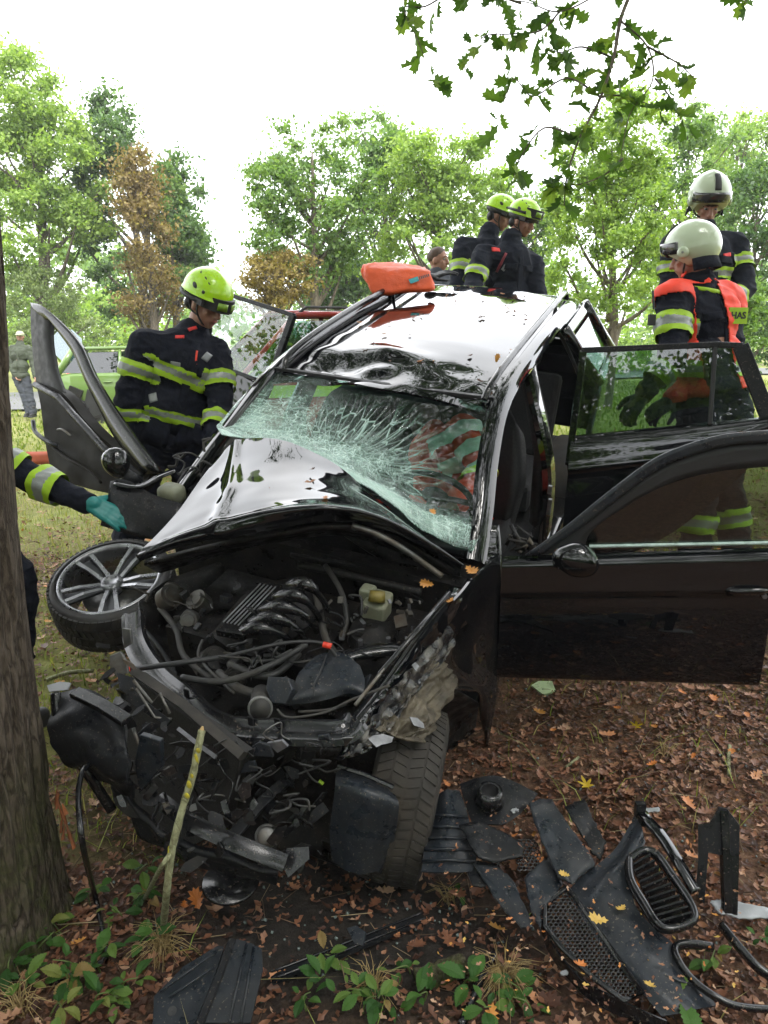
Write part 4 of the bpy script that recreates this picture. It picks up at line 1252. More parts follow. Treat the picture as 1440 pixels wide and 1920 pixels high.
wg = interp_rows([
 [P(938, 1060, 3.0), P(905, 1110, 2.92), P(865, 1165, 2.85), P(828, 1215, 2.77), P(800, 1262, 2.7)],
 [P(938, 1130, 3.06), P(905, 1160, 3.0), P(870, 1205, 2.93), P(845, 1245, 2.85), P(822, 1290, 2.79)],
 [P(936, 1220, 3.14), P(912, 1240, 3.1), P(890, 1262, 3.04), P(868, 1275, 2.95), P(850, 1292, 2.88)],
 [P(932, 1300, 3.22), P(922, 1305, 3.18), P(912, 1308, 3.14), P(904, 1300, 3.1), P(895, 1296, 3.04)],
 [P(915, 1400, 3.34), P(912, 1390, 3.3), P(908, 1380, 3.28), P(904, 1360, 3.25), P(898, 1330, 3.2)]], 24, 30)
car('wing_side', sheet(wg, .012, disp=lambda t, s_: .01 * mnoise.noise(Vector((s_ * 3, t * 3, 4)))), M_PAINTD, smooth=True)
M_SCRATCH = pm('scraped_paint_and_metal', (.012, .013, .015), .3, nscale=22, var=.5, bmp=.5, dirt=(.13, .12, .105), dscale=16, damt=.8, specks=.6)
wc_ = interp_rows([
 [P(842, 1172, 2.72), P(762, 1262, 2.49), P(700, 1345, 2.375), P(640, 1420, 2.29)],
 [P(850, 1205, 2.76), P(785, 1280, 2.56), P(722, 1352, 2.42), P(652, 1418, 2.31)],
 [P(838, 1232, 2.72), P(778, 1298, 2.52), P(730, 1370, 2.38), P(676, 1408, 2.31)]], 50, 20)
car('wing_crumple', sheet(wc_, .006, disp=lambda t, s_: .03 * (abs(mnoise.noise(Vector((s_ * 9, t * 3, 2)))) - .15) + .012 * abs(mnoise.noise(Vector((s_ * 26, t * 9, 4))))), M_SCRATCH, smooth=True, auto=35)
# arch liner (dark hollow) and wheel housing
car('wheel_arch_liner', sheet(interp_rows([
 [P(800, 1262, 2.75), P(850, 1292, 2.9), P(898, 1320, 3.2)],
 [P(790, 1330, 3.05), P(840, 1345, 3.2), P(893, 1355, 3.4)],
 [P(800, 1400, 3.2), P(840, 1410, 3.35), P(890, 1420, 3.5)]], 10, 10), .01), M_ENGD, smooth=True)
tl = interp_rows([
 [P(800, 1228, 2.66), P(830, 1240, 2.70), P(850, 1262, 2.76), P(856, 1290, 2.80)],
 [P(775, 1262, 2.58), P(800, 1268, 2.60), P(828, 1290, 2.66), P(846, 1310, 2.70)],
 [P(745, 1300, 2.50), P(775, 1308, 2.50), P(808, 1325, 2.54), P(828, 1342, 2.60)],
 [P(722, 1340, 2.42), P(750, 1352, 2.42), P(785, 1362, 2.45), P(808, 1370, 2.50)],
 [P(705, 1372, 2.38), P(735, 1378, 2.37), P(765, 1385, 2.40), P(792, 1388, 2.45)]], 50, 60)
car('torn_wheel_housing', sheet(tl, .008, disp=lambda t, s_: .03 * mnoise.noise(Vector((s_ * 3, t * 3.5, 1))) + .045 * (abs(mnoise.noise(Vector((s_ * 5, t * 4, 7)))) - .2) + .014 * abs(mnoise.noise(Vector((s_ * 14, t * 13, 1))))), M_MUDDY, smooth=True, auto=50)
for q in ([(690, 1385), (700, 1379), (718, 1376), (738, 1382), (734, 1392), (716, 1396), (706, 1401)], [(768, 1344), (782, 1346), (794, 1356), (796, 1366), (776, 1360)], [(772, 1247), (779, 1241), (786, 1249), (780, 1258)]):
    car('torn_metal_flap', pplate(q, plane3(P(700, 1390, 2.32), P(790, 1350, 2.42), P(770, 1250, 2.5)), .004), M_STEELB)
car('suspension_link', tube([P(735, 1378, 2.4), P(762, 1384, 2.42), P(796, 1390, 2.45)], [.008, .015, .01], 8, flat=.5), M_MUDDY, smooth=True)
for k in range(26):   # crumpled fringe along the torn edge
    t = k / 25
    px = 838 + (650 - 838) * t + U(-8, 8); py = 1180 + (1405 - 1180) * t + U(-8, 8); d = 2.7 - .38 * t
    s_ = U(8, 24)
    pts = [(px + U(-s_, s_) * .6, py + U(-s_, s_)) for _ in range(3)]
    c0 = P(px, py, d)
    pl_ = plane3(c0, c0 + Vector((U(.5, 1), U(-.8, .8), U(-.6, .6))), c0 + Vector((U(-.4, .4), U(-.9, .9), 1)))
    try:
        vv = pplate(pts, pl_, .003)
        if max((q - c0).length for q in vv[0]) < .12:
            car('torn_metal_scrap', vv, M_STEEL if k % 3 else M_STEELB)
    except Exception: pass
# bonnet gas strut lying along the wing, inner wing rail
gs = car('bonnet_strut', tube([P(666, 1322, 2.33), P(772, 1190, 2.56)], .006, 8), M_STEEL, smooth=True)
car('strut_tube', tube([P(712, 1265, 2.43), P(842, 1112, 2.72)], .011, 8), M_GLOSSP, gs, smooth=True)
car('inner_wing_rail', sheet(interp_rows([[P(640, 1368, 2.36), P(700, 1290, 2.46), P(770, 1190, 2.62), P(845, 1100, 2.8)], [P(668, 1372, 2.34), P(726, 1290, 2.44), P(795, 1195, 2.6), P(868, 1105, 2.78)]], 16, 3), .03), M_PAINTD, smooth=True)

# ---- wheels
def basis_from_normal(n):
    z = Vector(n).normalized(); x = z.orthogonal().normalized(); y = z.cross(x)
    return x, y, z
def tyre_profile(R, w, rim):
    h = w / 2
    return [(rim, -h * .82), (rim + .02, -h * .98), (R - .045, -h * 1.04), (R - .018, -h * .95), (R - .004, -h * .78), (R, -h * .4), (R, 0), (R, h * .4), (R - .004, h * .78), (R - .018, h * .95), (R - .045, h * 1.04), (rim + .02, h * .98), (rim, h * .82)]
def wheel(c, n, R=.315, w=.225, rim=.232, tyremat=None, roll=0, grooves=True):
    x, y, z = basis_from_normal(n)
    ty = car('wheel', lathe(tyre_profile(R, w, rim), c, z, 64), tyremat or M_RUBBER, smooth=True)
    # tread blocks: each groove is cut between raised ribs
    if grooves:
        blocks = []
        for k in range(60):
            a = 2 * math.pi * k / 60
            for lane, (h0, h1, sk) in enumerate(((-.098, -.055, .03), (-.046, -.006, -.02), (.006, .046, .02), (.055, .098, -.03))):
                da = .040
                V = []
                for rr_, in ((R - .004,), (R + .0055,)):
                    for hh, aa in ((h0, a - da + sk), (h1, a - da - sk), (h1, a + da - sk), (h0, a + da + sk)):
                        r2 = rr_ - (.008 if abs(hh) > .08 else 0)
                        V.append(Vector(c) + z * hh + (x * math.cos(aa) + y * math.sin(aa)) * r2)
                blocks.append((V, [(4, 5, 6, 7), (0, 1, 5, 4), (1, 2, 6, 5), (2, 3, 7, 6), (3, 0, 4, 7)]))
        tag(car('tread', join(*blocks), tyremat or M_RUBBER, ty), kind='stuff')
    # rim barrel + lip
    car('rim_lip', lathe([(rim + .012, w * .47), (rim + .014, w * .5), (rim + .004, w * .52), (rim - .008, w * .49), (rim - .014, w * .42), (rim - .02, w * .1), (rim - .03, -w * .42)], c, z, 64), M_ALLOY, ty, smooth=True)
    car('brake_disc', lathe([(.15, -.0), (.15, .012), (.04, .012)], c, z, 32), M_STEEL, ty, smooth=True)
    hub = Vector(c) + z * (w * .30)
    car('hub', lathe([(.055, -.03), (.052, .012), (.035, .022), (.03, .016), (.0005, .016)], hub, z, 24), M_ALLOY, ty, smooth=True)
    for k in range(5):
        a = roll + 2 * math.pi * k / 5
        for sgn in (-1, 1):
            ai = a + sgn * .34; ao = a + sgn * .17
            i0 = hub + (x * math.cos(ai) + y * math.sin(ai)) * .05
            o0 = Vector(c) + z * (w * .44) + (x * math.cos(ao) + y * math.sin(ao)) * (rim - .006)
            tdir = (o0 - i0).normalized(); sd = tdir.cross(z).normalized()
            V = []
            for p_, wd in ((i0, .013), ((i0 + o0) / 2 + z * .008, .011), (o0, .014)):
                for aa, bb in ((-wd, 0), (wd, 0), (wd * .75, .008), (-wd * .75, .008)):
                    V.append(p_ + sd * aa + z * bb)
            Fc = []
            for q in range(2):
                for kk in range(4): Fc.append((q * 4 + kk, q * 4 + (kk + 1) % 4, q * 4 + 4 + (kk + 1) % 4, q * 4 + 4 + kk))
            sp_ = car('spoke', (V, Fc + [(0, 1, 2, 3), (8, 9, 10, 11)]), M_ALLOY, ty)
            V2 = [v_ - z * (.003 + (.028 if i % 4 in (0, 1) else 0)) + (v_ - (i0 + o0) / 2).cross(tdir).cross(tdir) * -.25 * 0 for i, v_ in enumerate(V)]
        # dark valley between the twin spokes
        ai, ao = a, a
        i0 = hub + (x * math.cos(a) + y * math.sin(a)) * .04 - z * .01
        o0 = Vector(c) + z * (w * .36) + (x * math.cos(a) + y * math.sin(a)) * (rim - .008)
        sd = (o0 - i0).cross(z).normalized()
        V = [i0 - sd * .016, i0 + sd * .016, o0 + sd * .038, o0 - sd * .038]
        car('spoke_valley', prism(V, -z * .012), M_ALLOYD, ty)
    for k in range(5):
        a = 2 * math.pi * k / 5 + .3
        car('wheel_bolt', tube([hub + (x * math.cos(a) + y * math.sin(a)) * .036 + z * .005, hub + (x * math.cos(a) + y * math.sin(a)) * .036 + z * .022], .008, 6), M_STEELB, ty)
    return ty
camc = CF.copy()
wl_n = (-ray(212, 1110).normalized() * .66 - CD * .70 + CX * -.24).normalized()
wheel(P(216, 1112, 3.62), wl_n, .292, .215, .232, roll=.35)['label'] = 'torn off alloy front wheel lying tilted, face up'
wr_n = (CX * .968 + CD * .20 - CF * .10).normalized()
wheel(P(757, 1484, 2.68), wr_n, .302, .22, .232, M_TYRED, roll=.1)['label'] = 'muddy front wheel turned inward, tread facing the viewer'

# ---- engine bay
mid_ = lambda a, b_: (a + b_) / 2
eng = car('engine', join(
    sheet(interp_rows([[P(395, 1190, 2.85), P(470, 1105, 3.0), P(560, 1080, 3.1)], [P(430, 1215, 2.82), P(500, 1150, 2.92), P(590, 1110, 3.0)], [P(470, 1230, 2.8), P(545, 1200, 2.85), P(600, 1150, 2.95)]], 12, 12), .15, away=CD.copy()),
    carbox(-.35, .3, .8, 1.25, .3, .72)), M_ENGD, smooth=False, bev=.01)
for (a_, b__, c_) in (((443, 1191), (486, 1177), (535, 1193)), ((468, 1170), (516, 1158), (560, 1182)), ((489, 1146), (532, 1138), (578, 1158)), ((515, 1120), (556, 1116), (586, 1140)), ((540, 1098), (575, 1096), (600, 1118))):
    pts = smooth_path([P(*a_, 2.8), P(*b__, 2.74), P(*c_, 2.76), P(c_[0] + 16, c_[1] + 26, 2.86)], 6)
    car('intake_runner', tube(pts, [.012 + .017 * math.sin(math.pi * min(1, i / 12 + .15)) for i in range(len(pts))], 10), M_GLOSSP, eng, smooth=True)
plc = plane3(P(420, 1170, 2.78), P(492, 1096, 2.95), P(520, 1104, 2.93))
cover = car('engine_cover', pplate([(405, 1182), (488, 1092), (530, 1096), (456, 1190)], plc, .03), M_GLOSSP, eng)
for k in range(5):
    x0 = 419 + k * 7; y0 = 1166 + k * 1.5
    car('cover_stripe', tube([plc(x0, y0) - CF * .004, plc(x0 + 70, y0 - 72) - CF * .004], .0028, 5), M_STEELB, eng)
# air box
ab = interp_rows([
 [P(560, 1262, 2.55), P(590, 1232, 2.6), P(620, 1222, 2.62), P(650, 1228, 2.6), P(675, 1248, 2.56)],
 [P(548, 1290, 2.50), P(585, 1262, 2.53), P(620, 1250, 2.55), P(655, 1258, 2.53), P(684, 1275, 2.5)],
 [P(540, 1312, 2.47), P(582, 1298, 2.48), P(620, 1288, 2.49), P(655, 1284, 2.48), P(682, 1298, 2.47)],
 [P(536, 1322, 2.48), P(580, 1318, 2.48), P(620, 1310, 2.48), P(652, 1300, 2.48), P(678, 1306, 2.48)]], 24, 20)
abx = car('air_box', sheet(ab, .09, away=CD.copy()), M_PLASTG, smooth=True, auto=50)
bevel(abx, .008, 2, 60)
car('air_box_crack', tube([P(612, 1228, 2.585), P(600, 1262, 2.51), P(588, 1285, 2.47), P(590, 1305, 2.455)], [.002, .004, .003, .001], 5), M_BLK, abx)
car('intake_snorkel', tube(smooth_path([P(640, 1235, 2.62), P(690, 1222, 2.66), P(740, 1218, 2.68), P(765, 1225, 2.66)], 4), [.03, .032, .034, .036, .038, .04, .04, .038, .034, .03, .026, .022, .02], 10, flat=.6), M_GLOSSP, abx, smooth=True)
car('angular_cover', pplate([(502, 1268), (540, 1270), (548, 1292), (535, 1320), (508, 1318), (498, 1290)], plane3(P(500, 1270, 2.5), P(548, 1280, 2.46), P(520, 1320, 2.45)), .05), M_PLASTG, bev=.004)
rt = car('charge_pipe', tube([P(490, 1302, 2.6), P(488, 1330, 2.42)], [.036, .034], 16), M_RUBBER, smooth=True)
car('pipe_clamp', lathe([(.037, -.006), (.041, -.006), (.041, .006), (.037, .006), (.026, .008), (.02, -.03)], P(488, 1328, 2.43), P(488, 1330, 2.42) - P(490, 1302, 2.6), 20), M_STEEL, rt, smooth=True)
# fluid reservoir with yellow-brown cap
rs_ = car('brake_fluid_reservoir', join(box(P(706, 1140, 2.9), .10, .085, .075, CM), box(P(690, 1112, 2.93), .06, .06, .06, CM), box(P(716, 1122, 2.92), .08, .06, .05, CM)), M_RESERV)
bevel(rs_, .014, 3)
car('reservoir_cap', tube([P(706, 1128, 2.86), P(708, 1108, 2.86)], [.034, .03], 14), pm('old_yellow_cap', (.14, .11, .02), .5), rs_, smooth=True)
# broken loom and metal scraps in the strut area
for k in range(46):
    px, py = U(600, 790), U(1120, 1240)
    if px - 600 > (1340 - py) * 1.6: continue
    s_ = U(.006, .02)
    mt = random.choice([M_ALUM, M_STEELB, M_ENGD, M_ALUM, M_STEEL, M_ENGD])
    car('broken_bracket', box(P(px, py, 2.82 + U(-.05, .1)), s_, s_ * U(1, 2.4), s_ * U(.4, 1), Matrix.Rotation(U(0, 3), 3, 'Z') @ Matrix.Rotation(U(0, 3), 3, 'X')), mt)
car('wiper_linkage', pplate([(738, 1155), (760, 1150), (764, 1172), (742, 1178)], plane3(P(738, 1155, 2.82), P(764, 1155, 2.82), P(740, 1178, 2.77)), .01), M_ALUM)
tw2 = car('strut_tower', join(lathe([(.10, 0), (.09, .05), (.05, .06), (.02, .07)], P(700, 1200, 2.86), CM.col[2].copy(), 20, cap=True), carbox(.33, .68, .62, 1.3, .45, .72)), M_ENGD, smooth=False)
for k in range(3):
    a = k * 2.1
    car('strut_bolt', tube([P(700, 1200, 2.8) + (CM.col[0] * math.cos(a) + CM.col[1] * math.sin(a)) * .06, P(700, 1200, 2.8) + (CM.col[0] * math.cos(a) + CM.col[1] * math.sin(a)) * .06 + CM.col[2] * .03], .01, 6), M_STEELB, tw2)
# bay floor and left inner wing so the hollow reads dark
car('subframe', join(carbox(-.6, .6, .45, 1.3, .18, .3), carbox(-.45, .35, .4, .8, .3, .5)), M_ENGD, bev=.02)
car('left_inner_wing', sheet(interp_rows([[P(262, 1125, 3.2), P(320, 1085, 3.35), P(420, 1050, 3.45)], [P(270, 1190, 3.1), P(330, 1165, 3.3), P(420, 1120, 3.4)], [P(300, 1270, 3.0), P(360, 1230, 3.1), P(430, 1200, 3.2)]], 12, 12), .02, disp=lambda t, s_: .03 * mnoise.noise(Vector((s_ * 5, t * 5, 3)))), M_ENGD, smooth=True)
# alternator, pulleys, aluminium castings
for (px, py, d, r, mt) in ((318, 1120, 3.05, .05, M_ALUM), (372, 1128, 3.02, .045, M_ALUM), (355, 1160, 2.98, .035, M_STEEL), (400, 1240, 2.8, .055, M_ENGD), (445, 1272, 2.7, .05, M_ENGD), (380, 1255, 2.8, .03, M_ALUM), (330, 1110, 3.1, .03, M_ALUM)):
    ax = Vector((U(-1, 1), U(-1, -.3), U(-.3, .8)))
    car('pulley', lathe([(r * .2, .03), (r * .7, .03), (r * .75, .018), (r, .02), (r, -.03), (r * .6, -.06)], P(px, py, d), ax, 20, cap=True), mt, smooth=True, auto=40)
for k in range(60):
    px, py = U(290, 600), U(1095, 1290)
    if py > 1120 + (px - 260) * .75: continue
    s_ = U(.01, .04)
    car('engine_fitting', box(P(px, py, 3.08 - (py - 1080) / 500), s_, s_ * U(.5, 1.8), s_ * U(.4, 1.2), Matrix.Rotation(U(0, 3), 3, 'Z') @ Matrix.Rotation(U(0, 3), 3, 'X')), random.choice([M_ENGD, M_PLAST, M_ENGD, M_PLAST, M_ALUM, M_GLOSSP]), bev=.003)
# hoses
for pts, r, mt in (
 ([(430, 1245, 2.7), (480, 1265, 2.65), (520, 1262, 2.66), (560, 1225, 2.75)], .014, M_RUBBER),
 ([(410, 1262, 2.72), (450, 1292, 2.6), (500, 1300, 2.58), (540, 1275, 2.62)], .017, M_RUBBER),
 ([(590, 1100, 3.0), (600, 1150, 2.88), (612, 1200, 2.78), (640, 1240, 2.66)], .014, M_RUBBER),
 ([(610, 1060, 3.1), (640, 1110, 2.98), (650, 1160, 2.9), (640, 1200, 2.85)], .011, M_RUBBER),
 ([(350, 1240, 2.8), (420, 1225, 2.82), (470, 1240, 2.75), (530, 1235, 2.7)], .007, M_RUBBER),
 ([(560, 1335, 2.45), (620, 1330, 2.42), (660, 1312, 2.4), (730, 1285, 2.42)], .005, M_RUBBER),
 ([(560, 1060, 3.15), (620, 1070, 3.1), (700, 1090, 3.05), (790, 1110, 3.0)], .018, M_ENGD),
 ([(545, 1040, 3.2), (640, 1055, 3.15), (740, 1075, 3.1), (810, 1100, 3.0)], .01, M_ENGD),
 ([(300, 1140, 3.05), (330, 1180, 2.95), (345, 1230, 2.85), (400, 1275, 2.72)], .012, M_RUBBER),
 ([(270, 1180, 3.0), (300, 1215, 2.9), (330, 1265, 2.8)], .009, M_PLAST),
 ([(650, 1190, 2.8), (680, 1180, 2.82), (705, 1195, 2.8), (725, 1230, 2.7)], .006, M_RUBBER),
 ([(380, 1200, 2.85), (372, 1230, 2.8), (398, 1262, 2.7), (440, 1300, 2.6)], .006, M_RUBBER),
 ([(500, 1210, 2.75), (545, 1240, 2.66), (585, 1238, 2.64)], .005, M_RUBBER),
 ([(520, 1330, 2.4), (540, 1345, 2.38), (600, 1338, 2.4), (650, 1320, 2.42)], .004, M_RUBBER)):
    car('hose', tube(smooth_path([P(*q) for q in pts], 6), r, 8), mt, smooth=True)
for k in range(34):   # loose wires
    px, py = U(270, 760), U(1090, 1330)
    if py > 1120 + (px - 230) * .62 or px - 560 > (1330 - py) * 1.5: continue
    q = [P(px, py, 2.98 - (py - 1080) / 480)]
    for _ in range(4): q.append(q[-1] + Vector((U(-.05, .07), U(-.05, .05), U(-.04, .04))))
    car('loose_wire', tube(smooth_path(q, 4), U(.002, .005), 5), random.choice([M_RUBBER, M_BLK, M_PLAST]), smooth=True)
gs2 = car('slack_gas_strut', tube([P(240, 1256, 2.55), P(420, 1232, 2.56)], .0095, 10), M_BLK, smooth=True)
car('strut_rod', tube(smooth_path([P(420, 1232, 2.56), P(520, 1208, 2.58), P(580, 1203, 2.6), P(612, 1210, 2.6), P(632, 1232, 2.6)], 5), .007, 8), M_BLK, gs2, smooth=True)
car('red_strut_end', tube([P(606, 1208, 2.595), P(621, 1212, 2.59)], .011, 8), M_RED, gs2, smooth=True)
car('red_strut_end', tube([P(234, 1257, 2.545), P(244, 1254, 2.545)], .010, 8), M_RED, gs2, smooth=True)
car('long_hose', tube(smooth_path([P(340, 1270, 2.6), P(400, 1278, 2.58), P(450, 1270, 2.6), P(510, 1246, 2.63), P(575, 1208, 2.7)], 6), .012, 8), M_RUBBER, smooth=True)

# crossmember (bonnet lock panel) bent into a curve
xmr = smooth_path([P(250, 1150, 2.95), P(256, 1205, 2.80), P(292, 1262, 2.66), P(345, 1308, 2.52), P(385, 1345, 2.44), P(440, 1366, 2.38), P(540, 1372, 2.34), P(640, 1372, 2.32), P(668, 1350, 2.36)], 6)
car('lock_panel', sweep(xmr, [(-.042, -.018), (.042, -.018), (.046, .0), (.03, .012), (.016, .004), (-.016, .006), (-.03, .014), (-.044, .0)], (CM.col[2] - CF * .5).normalized()), M_GLOSSP, smooth=True, auto=40)
for (px, py, d) in ((350, 1300, 2.5), (520, 1355, 2.33), (560, 1390, 2.33), (612, 1390, 2.3), (470, 1352, 2.36)):
    car('panel_clip', box(P(px, py, d), .02, .006, .035, CM), M_PLAST, bev=.002)
# radiator leaning, with its brown top tank edge
rp_ = plane3(P(250, 1272, 2.50), P(442, 1420, 2.26), P(300, 1480, 2.6))
rad = car('radiator', pplate([(248, 1270), (452, 1418), (415, 1560), (330, 1600), (230, 1480)], rp_, .05), pm('radiator_core', (.01, .009, .008), .7, nscale=120, var=.5, bmp=.8), bev=.003)
car('top_tank', sweep([P(250, 1258, 2.5), P(345, 1322, 2.38), P(455, 1418, 2.23)], [(-.014, -.012), (.014, -.012), (.014, .012), (-.014, .012)], (CM.col[2] - CF).normalized()), pm('corroded_grey_brown', (.022, .018, .014), .55, nscale=20, var=.6, bmp=.4, dirt=(.02, .018, .015), dscale=12, damt=.9), rad)
car('bare_channel_edge', sweep([P(334, 1366, 2.33), P(380, 1402, 2.25), P(405, 1420, 2.22)], [(-.006, -.003), (.006, -.003), (.006, .003), (-.006, .003)], (CM.col[2] - CF).normalized()), M_STEELB, rad)
for (pts, r) in (([(250, 1275), (285, 1318), (300, 1300), (318, 1338)], .005), ([(255, 1290), (290, 1345), (322, 1348)], .004), ([(250, 1365), (268, 1420), (300, 1400)], .006)):
    car('bent_rod', tube([P(x, y, 2.36) for x, y in pts], r, 6), M_STEEL, smooth=True)
# bumper reinforcement, broken bumper remains on the left
lb = interp_rows([
 [P(105, 1300, 2.42), P(150, 1290, 2.4), P(200, 1310, 2.36), P(232, 1350, 2.3)],
 [P(112, 1350, 2.40), P(150, 1350, 2.34), P(200, 1372, 2.28), P(235, 1395, 2.24)],
 [P(135, 1405, 2.38), P(170, 1410, 2.30), P(210, 1430, 2.24), P(240, 1440, 2.2)],
 [P(180, 1460, 2.38), P(205, 1470, 2.32), P(228, 1490, 2.28), P(246, 1500, 2.25)]], 24, 24)
bl = car('bumper_end', sheet(lb, .012, disp=lambda t, s_: -.05 * math.sin(math.pi * t) * (1 - s_) + .015 * mnoise.noise(Vector((s_ * 3, t * 6, 0)))), M_PLAST, smooth=True, auto=50)
car('bumper_lip', tube(smooth_path([P(104, 1298, 2.4), P(108, 1340, 2.38), P(130, 1400, 2.36), P(165, 1450, 2.36), P(210, 1520, 2.4)], 5), .016, 8, flat=.5), M_GLOSSP, bl, smooth=True)
car('headlamp_mount', sweep([P(140, 1298, 2.34), P(190, 1322, 2.28), P(238, 1352, 2.22)], [(-.02, -.01), (.02, -.01), (.02, .01), (-.02, .01)], CM.col[2]), M_GLOSSP, bev=.003)
car('lamp_bracket', pplate([(262, 1378), (300, 1390), (302, 1440), (260, 1490), (252, 1430)], plane3(P(262, 1378, 2.22), P(300, 1390, 2.2), P(256, 1490, 2.3)), .02), M_PLASTG, bev=.003)
car('lamp_bracket', pplate([(218, 1260), (250, 1270), (255, 1300), (320, 1350), (310, 1362), (226, 1308)], plane3(P(218, 1262, 2.48), P(255, 1275, 2.45), P(310, 1360, 2.34)), .015), M_PLAST, bev=.003)
car('lower_bumper_shell', sheet(interp_rows([
 [P(206, 1470, 2.36), P(262, 1530, 2.30), P(330, 1580, 2.26), P(420, 1610, 2.24), P(520, 1640, 2.26)],
 [P(215, 1510, 2.40), P(270, 1568, 2.34), P(340, 1612, 2.30), P(425, 1640, 2.28), P(518, 1662, 2.30)]], 24, 6), .02, disp=lambda t, s_: .02 * mnoise.noise(Vector((s_ * 6, t * 3, 5)))), M_PLAST, smooth=True)
bb_ = smooth_path([P(300, 1500, 2.35), P(355, 1540, 2.25), P(420, 1572, 2.19), P(480, 1597, 2.17), P(533, 1618, 2.18)], 6)
car('bumper_beam', sweep(bb_, [(-.022, -.02), (.022, -.02), (.024, .014), (.0, .02), (-.024, .01)], (CM.col[2] - CF).normalized()), M_GLOSSP, smooth=True, auto=40)
car('crash_strut', sweep([P(430, 1575, 2.3), P(488, 1508, 2.4), P(546, 1455, 2.5)], [(-.018, -.012), (.018, -.012), (.018, .012), (-.018, .012)], (CM.col[2] - CF).normalized()), M_PLAST, bev=.004)
hn = car('horn', lathe([(.016, .05), (.028, .045), (.03, .02), (.036, .018), (.038, 0), (.036, -.015), (.02, -.04)], P(500, 1568, 2.36), -CF * .7 + CX * .1 - CD * .3, 24, cap=True), M_STEEL, smooth=True)
bevel(hn, .002)
car('hanging_dish', lathe([(.085, 0), (.09, -.008), (.085, -.014), (.07, -.012), (.06, -.02), (.01, -.022)], P(432, 1650, 2.36), Vector((.05, -.15, 1)), 30, cap=True), M_GLOSSP, smooth=True)
for q, mt in (([(465, 1405), (485, 1392), (505, 1398), (512, 1420), (480, 1418)], M_PLASTG), ([(500, 1393), (528, 1388), (540, 1400), (520, 1412)], M_STEELB),
              ([(410, 1425), (436, 1420), (446, 1438), (420, 1446)], M_PLAST), ([(442, 1432), (476, 1428), (482, 1446), (452, 1450)], M_PLASTG), ([(595, 1380), (615, 1378), (622, 1395), (604, 1402)], M_PLASTG), ([(606, 1392), (618, 1390), (620, 1400), (609, 1404)], M_STEELB),
              ([(205, 1230), (225, 1222), (236, 1240), (240, 1262), (218, 1270), (206, 1252)], M_STEEL), ([(228, 1178), (244, 1180), (246, 1206), (232, 1216)], M_STEEL)):
    x_, y_ = q[0]
    car('broken_mount', pplate(q, plane3(P(x_, y_, 2.3 if y_ > 1370 else 2.5), P(x_ + 60, y_, 2.27 if y_ > 1370 else 2.47), P(x_, y_ + 60, 2.32 if y_ > 1370 else 2.5)), .012), mt, bev=.002)
car('dark_fan_shroud', sheet(interp_rows([[P(440, 1420, 2.45), P(520, 1400, 2.48), P(600, 1400, 2.5), P(650, 1400, 2.52)], [P(430, 1500, 2.5), P(520, 1500, 2.55), P(600, 1500, 2.6), P(650, 1500, 2.6)], [P(430, 1590, 2.5), P(520, 1600, 2.55), P(600, 1600, 2.6), P(640, 1600, 2.62)]], 12, 12), .03), M_ENGD, smooth=True)
car('cable_with_yellow_plug', tube(smooth_path([P(565, 1385, 2.42), P(567, 1430, 2.42), P(585, 1460, 2.42), P(600, 1468, 2.42)], 5), .0035, 6), M_RUBBER, smooth=True)
car('yellow_plug', tube([P(598, 1464, 2.42), P(606, 1470, 2.42)], .006, 6), M_YEL)
# jagged broken plastic and metal filling the crushed nose
def shard(px, py, d, s_, mat, name='broken_plastic', th=.004):
    n = random.randint(5, 8); c0 = P(px, py, d)
    ax = Vector((U(-1, 1), U(-.6, .6), U(-1, 1))).normalized(); ay = (-CF + Vector((U(-.8, .8), U(-.8, .8), U(-.8, .8)))).normalized()
    e1 = ax; e2 = ay.cross(ax).normalized()
    asp = U(.25, .8)
    pts = []
    for k in range(n):
        a = 2 * math.pi * (k + U(-.3, .3)) / n; r_ = s_ * U(.45, 1.1)
        pts.append(c0 + e1 * math.cos(a) * r_ + e2 * math.sin(a) * r_ * asp)
    o = car(name, prism(pts, e1.cross(e2).normalized() * th), mat)
    return o
for k in range(95):
    px, py = U(205, 600), U(1380, 1630)
    if py > 1440 + (px - 150) * .55 + 60: continue
    shard(px, py, 2.36 - (py - 1380) / 1400 + U(-.08, .06) + (.12 if px > 470 else 0), U(.015, .055), random.choice([M_PLAST, M_PLAST, M_ENGD, M_GLOSSP, M_ENGD, M_PLAST, M_STEEL if random.random() < .12 else M_GLOSSP]))
for k in range(40):
    px, py = U(190, 330), U(1180, 1400)
    if px > 215 + (py - 1180) * .55: continue
    shard(px, py, 2.52 - (py - 1180) / 900 + U(-.05, .05), U(.012, .04), random.choice([M_PLAST, M_GLOSSP, M_ENGD, M_PLAST, M_ENGD, M_STEEL if random.random() < .4 else M_PLAST]))
for k in range(26):
    px, py = U(220, 600), U(1380, 1560)
    q = [P(px, py, 2.3 + U(-.05, .1))]
    for _ in range(4): q.append(q[-1] + Vector((U(-.06, .06), U(-.04, .04), U(-.06, .035))))
    car('loose_wire', tube(smooth_path(q, 4), U(.0018, .0045), 5), random.choice([M_RUBBER, M_BLK, M_GLOSSP, M_STEEL]), smooth=True)
for k in range(7):
    x0, y0 = U(240, 520), U(1420, 1540)
    q0 = P(x0, y0, 2.28); q1 = q0 + Vector((U(-.1, .1), U(-.04, .04), U(-.12, .1)))
    car('bent_bracket', sweep(smooth_path([q0, (q0 + q1) / 2 + Vector((U(-.02, .02),) * 3), q1], 4), [(-.010, -.003), (.010, -.003), (.010, .003), (-.010, .003)], -CF), random.choice([M_PLAST, M_STEEL, M_GLOSSP]))
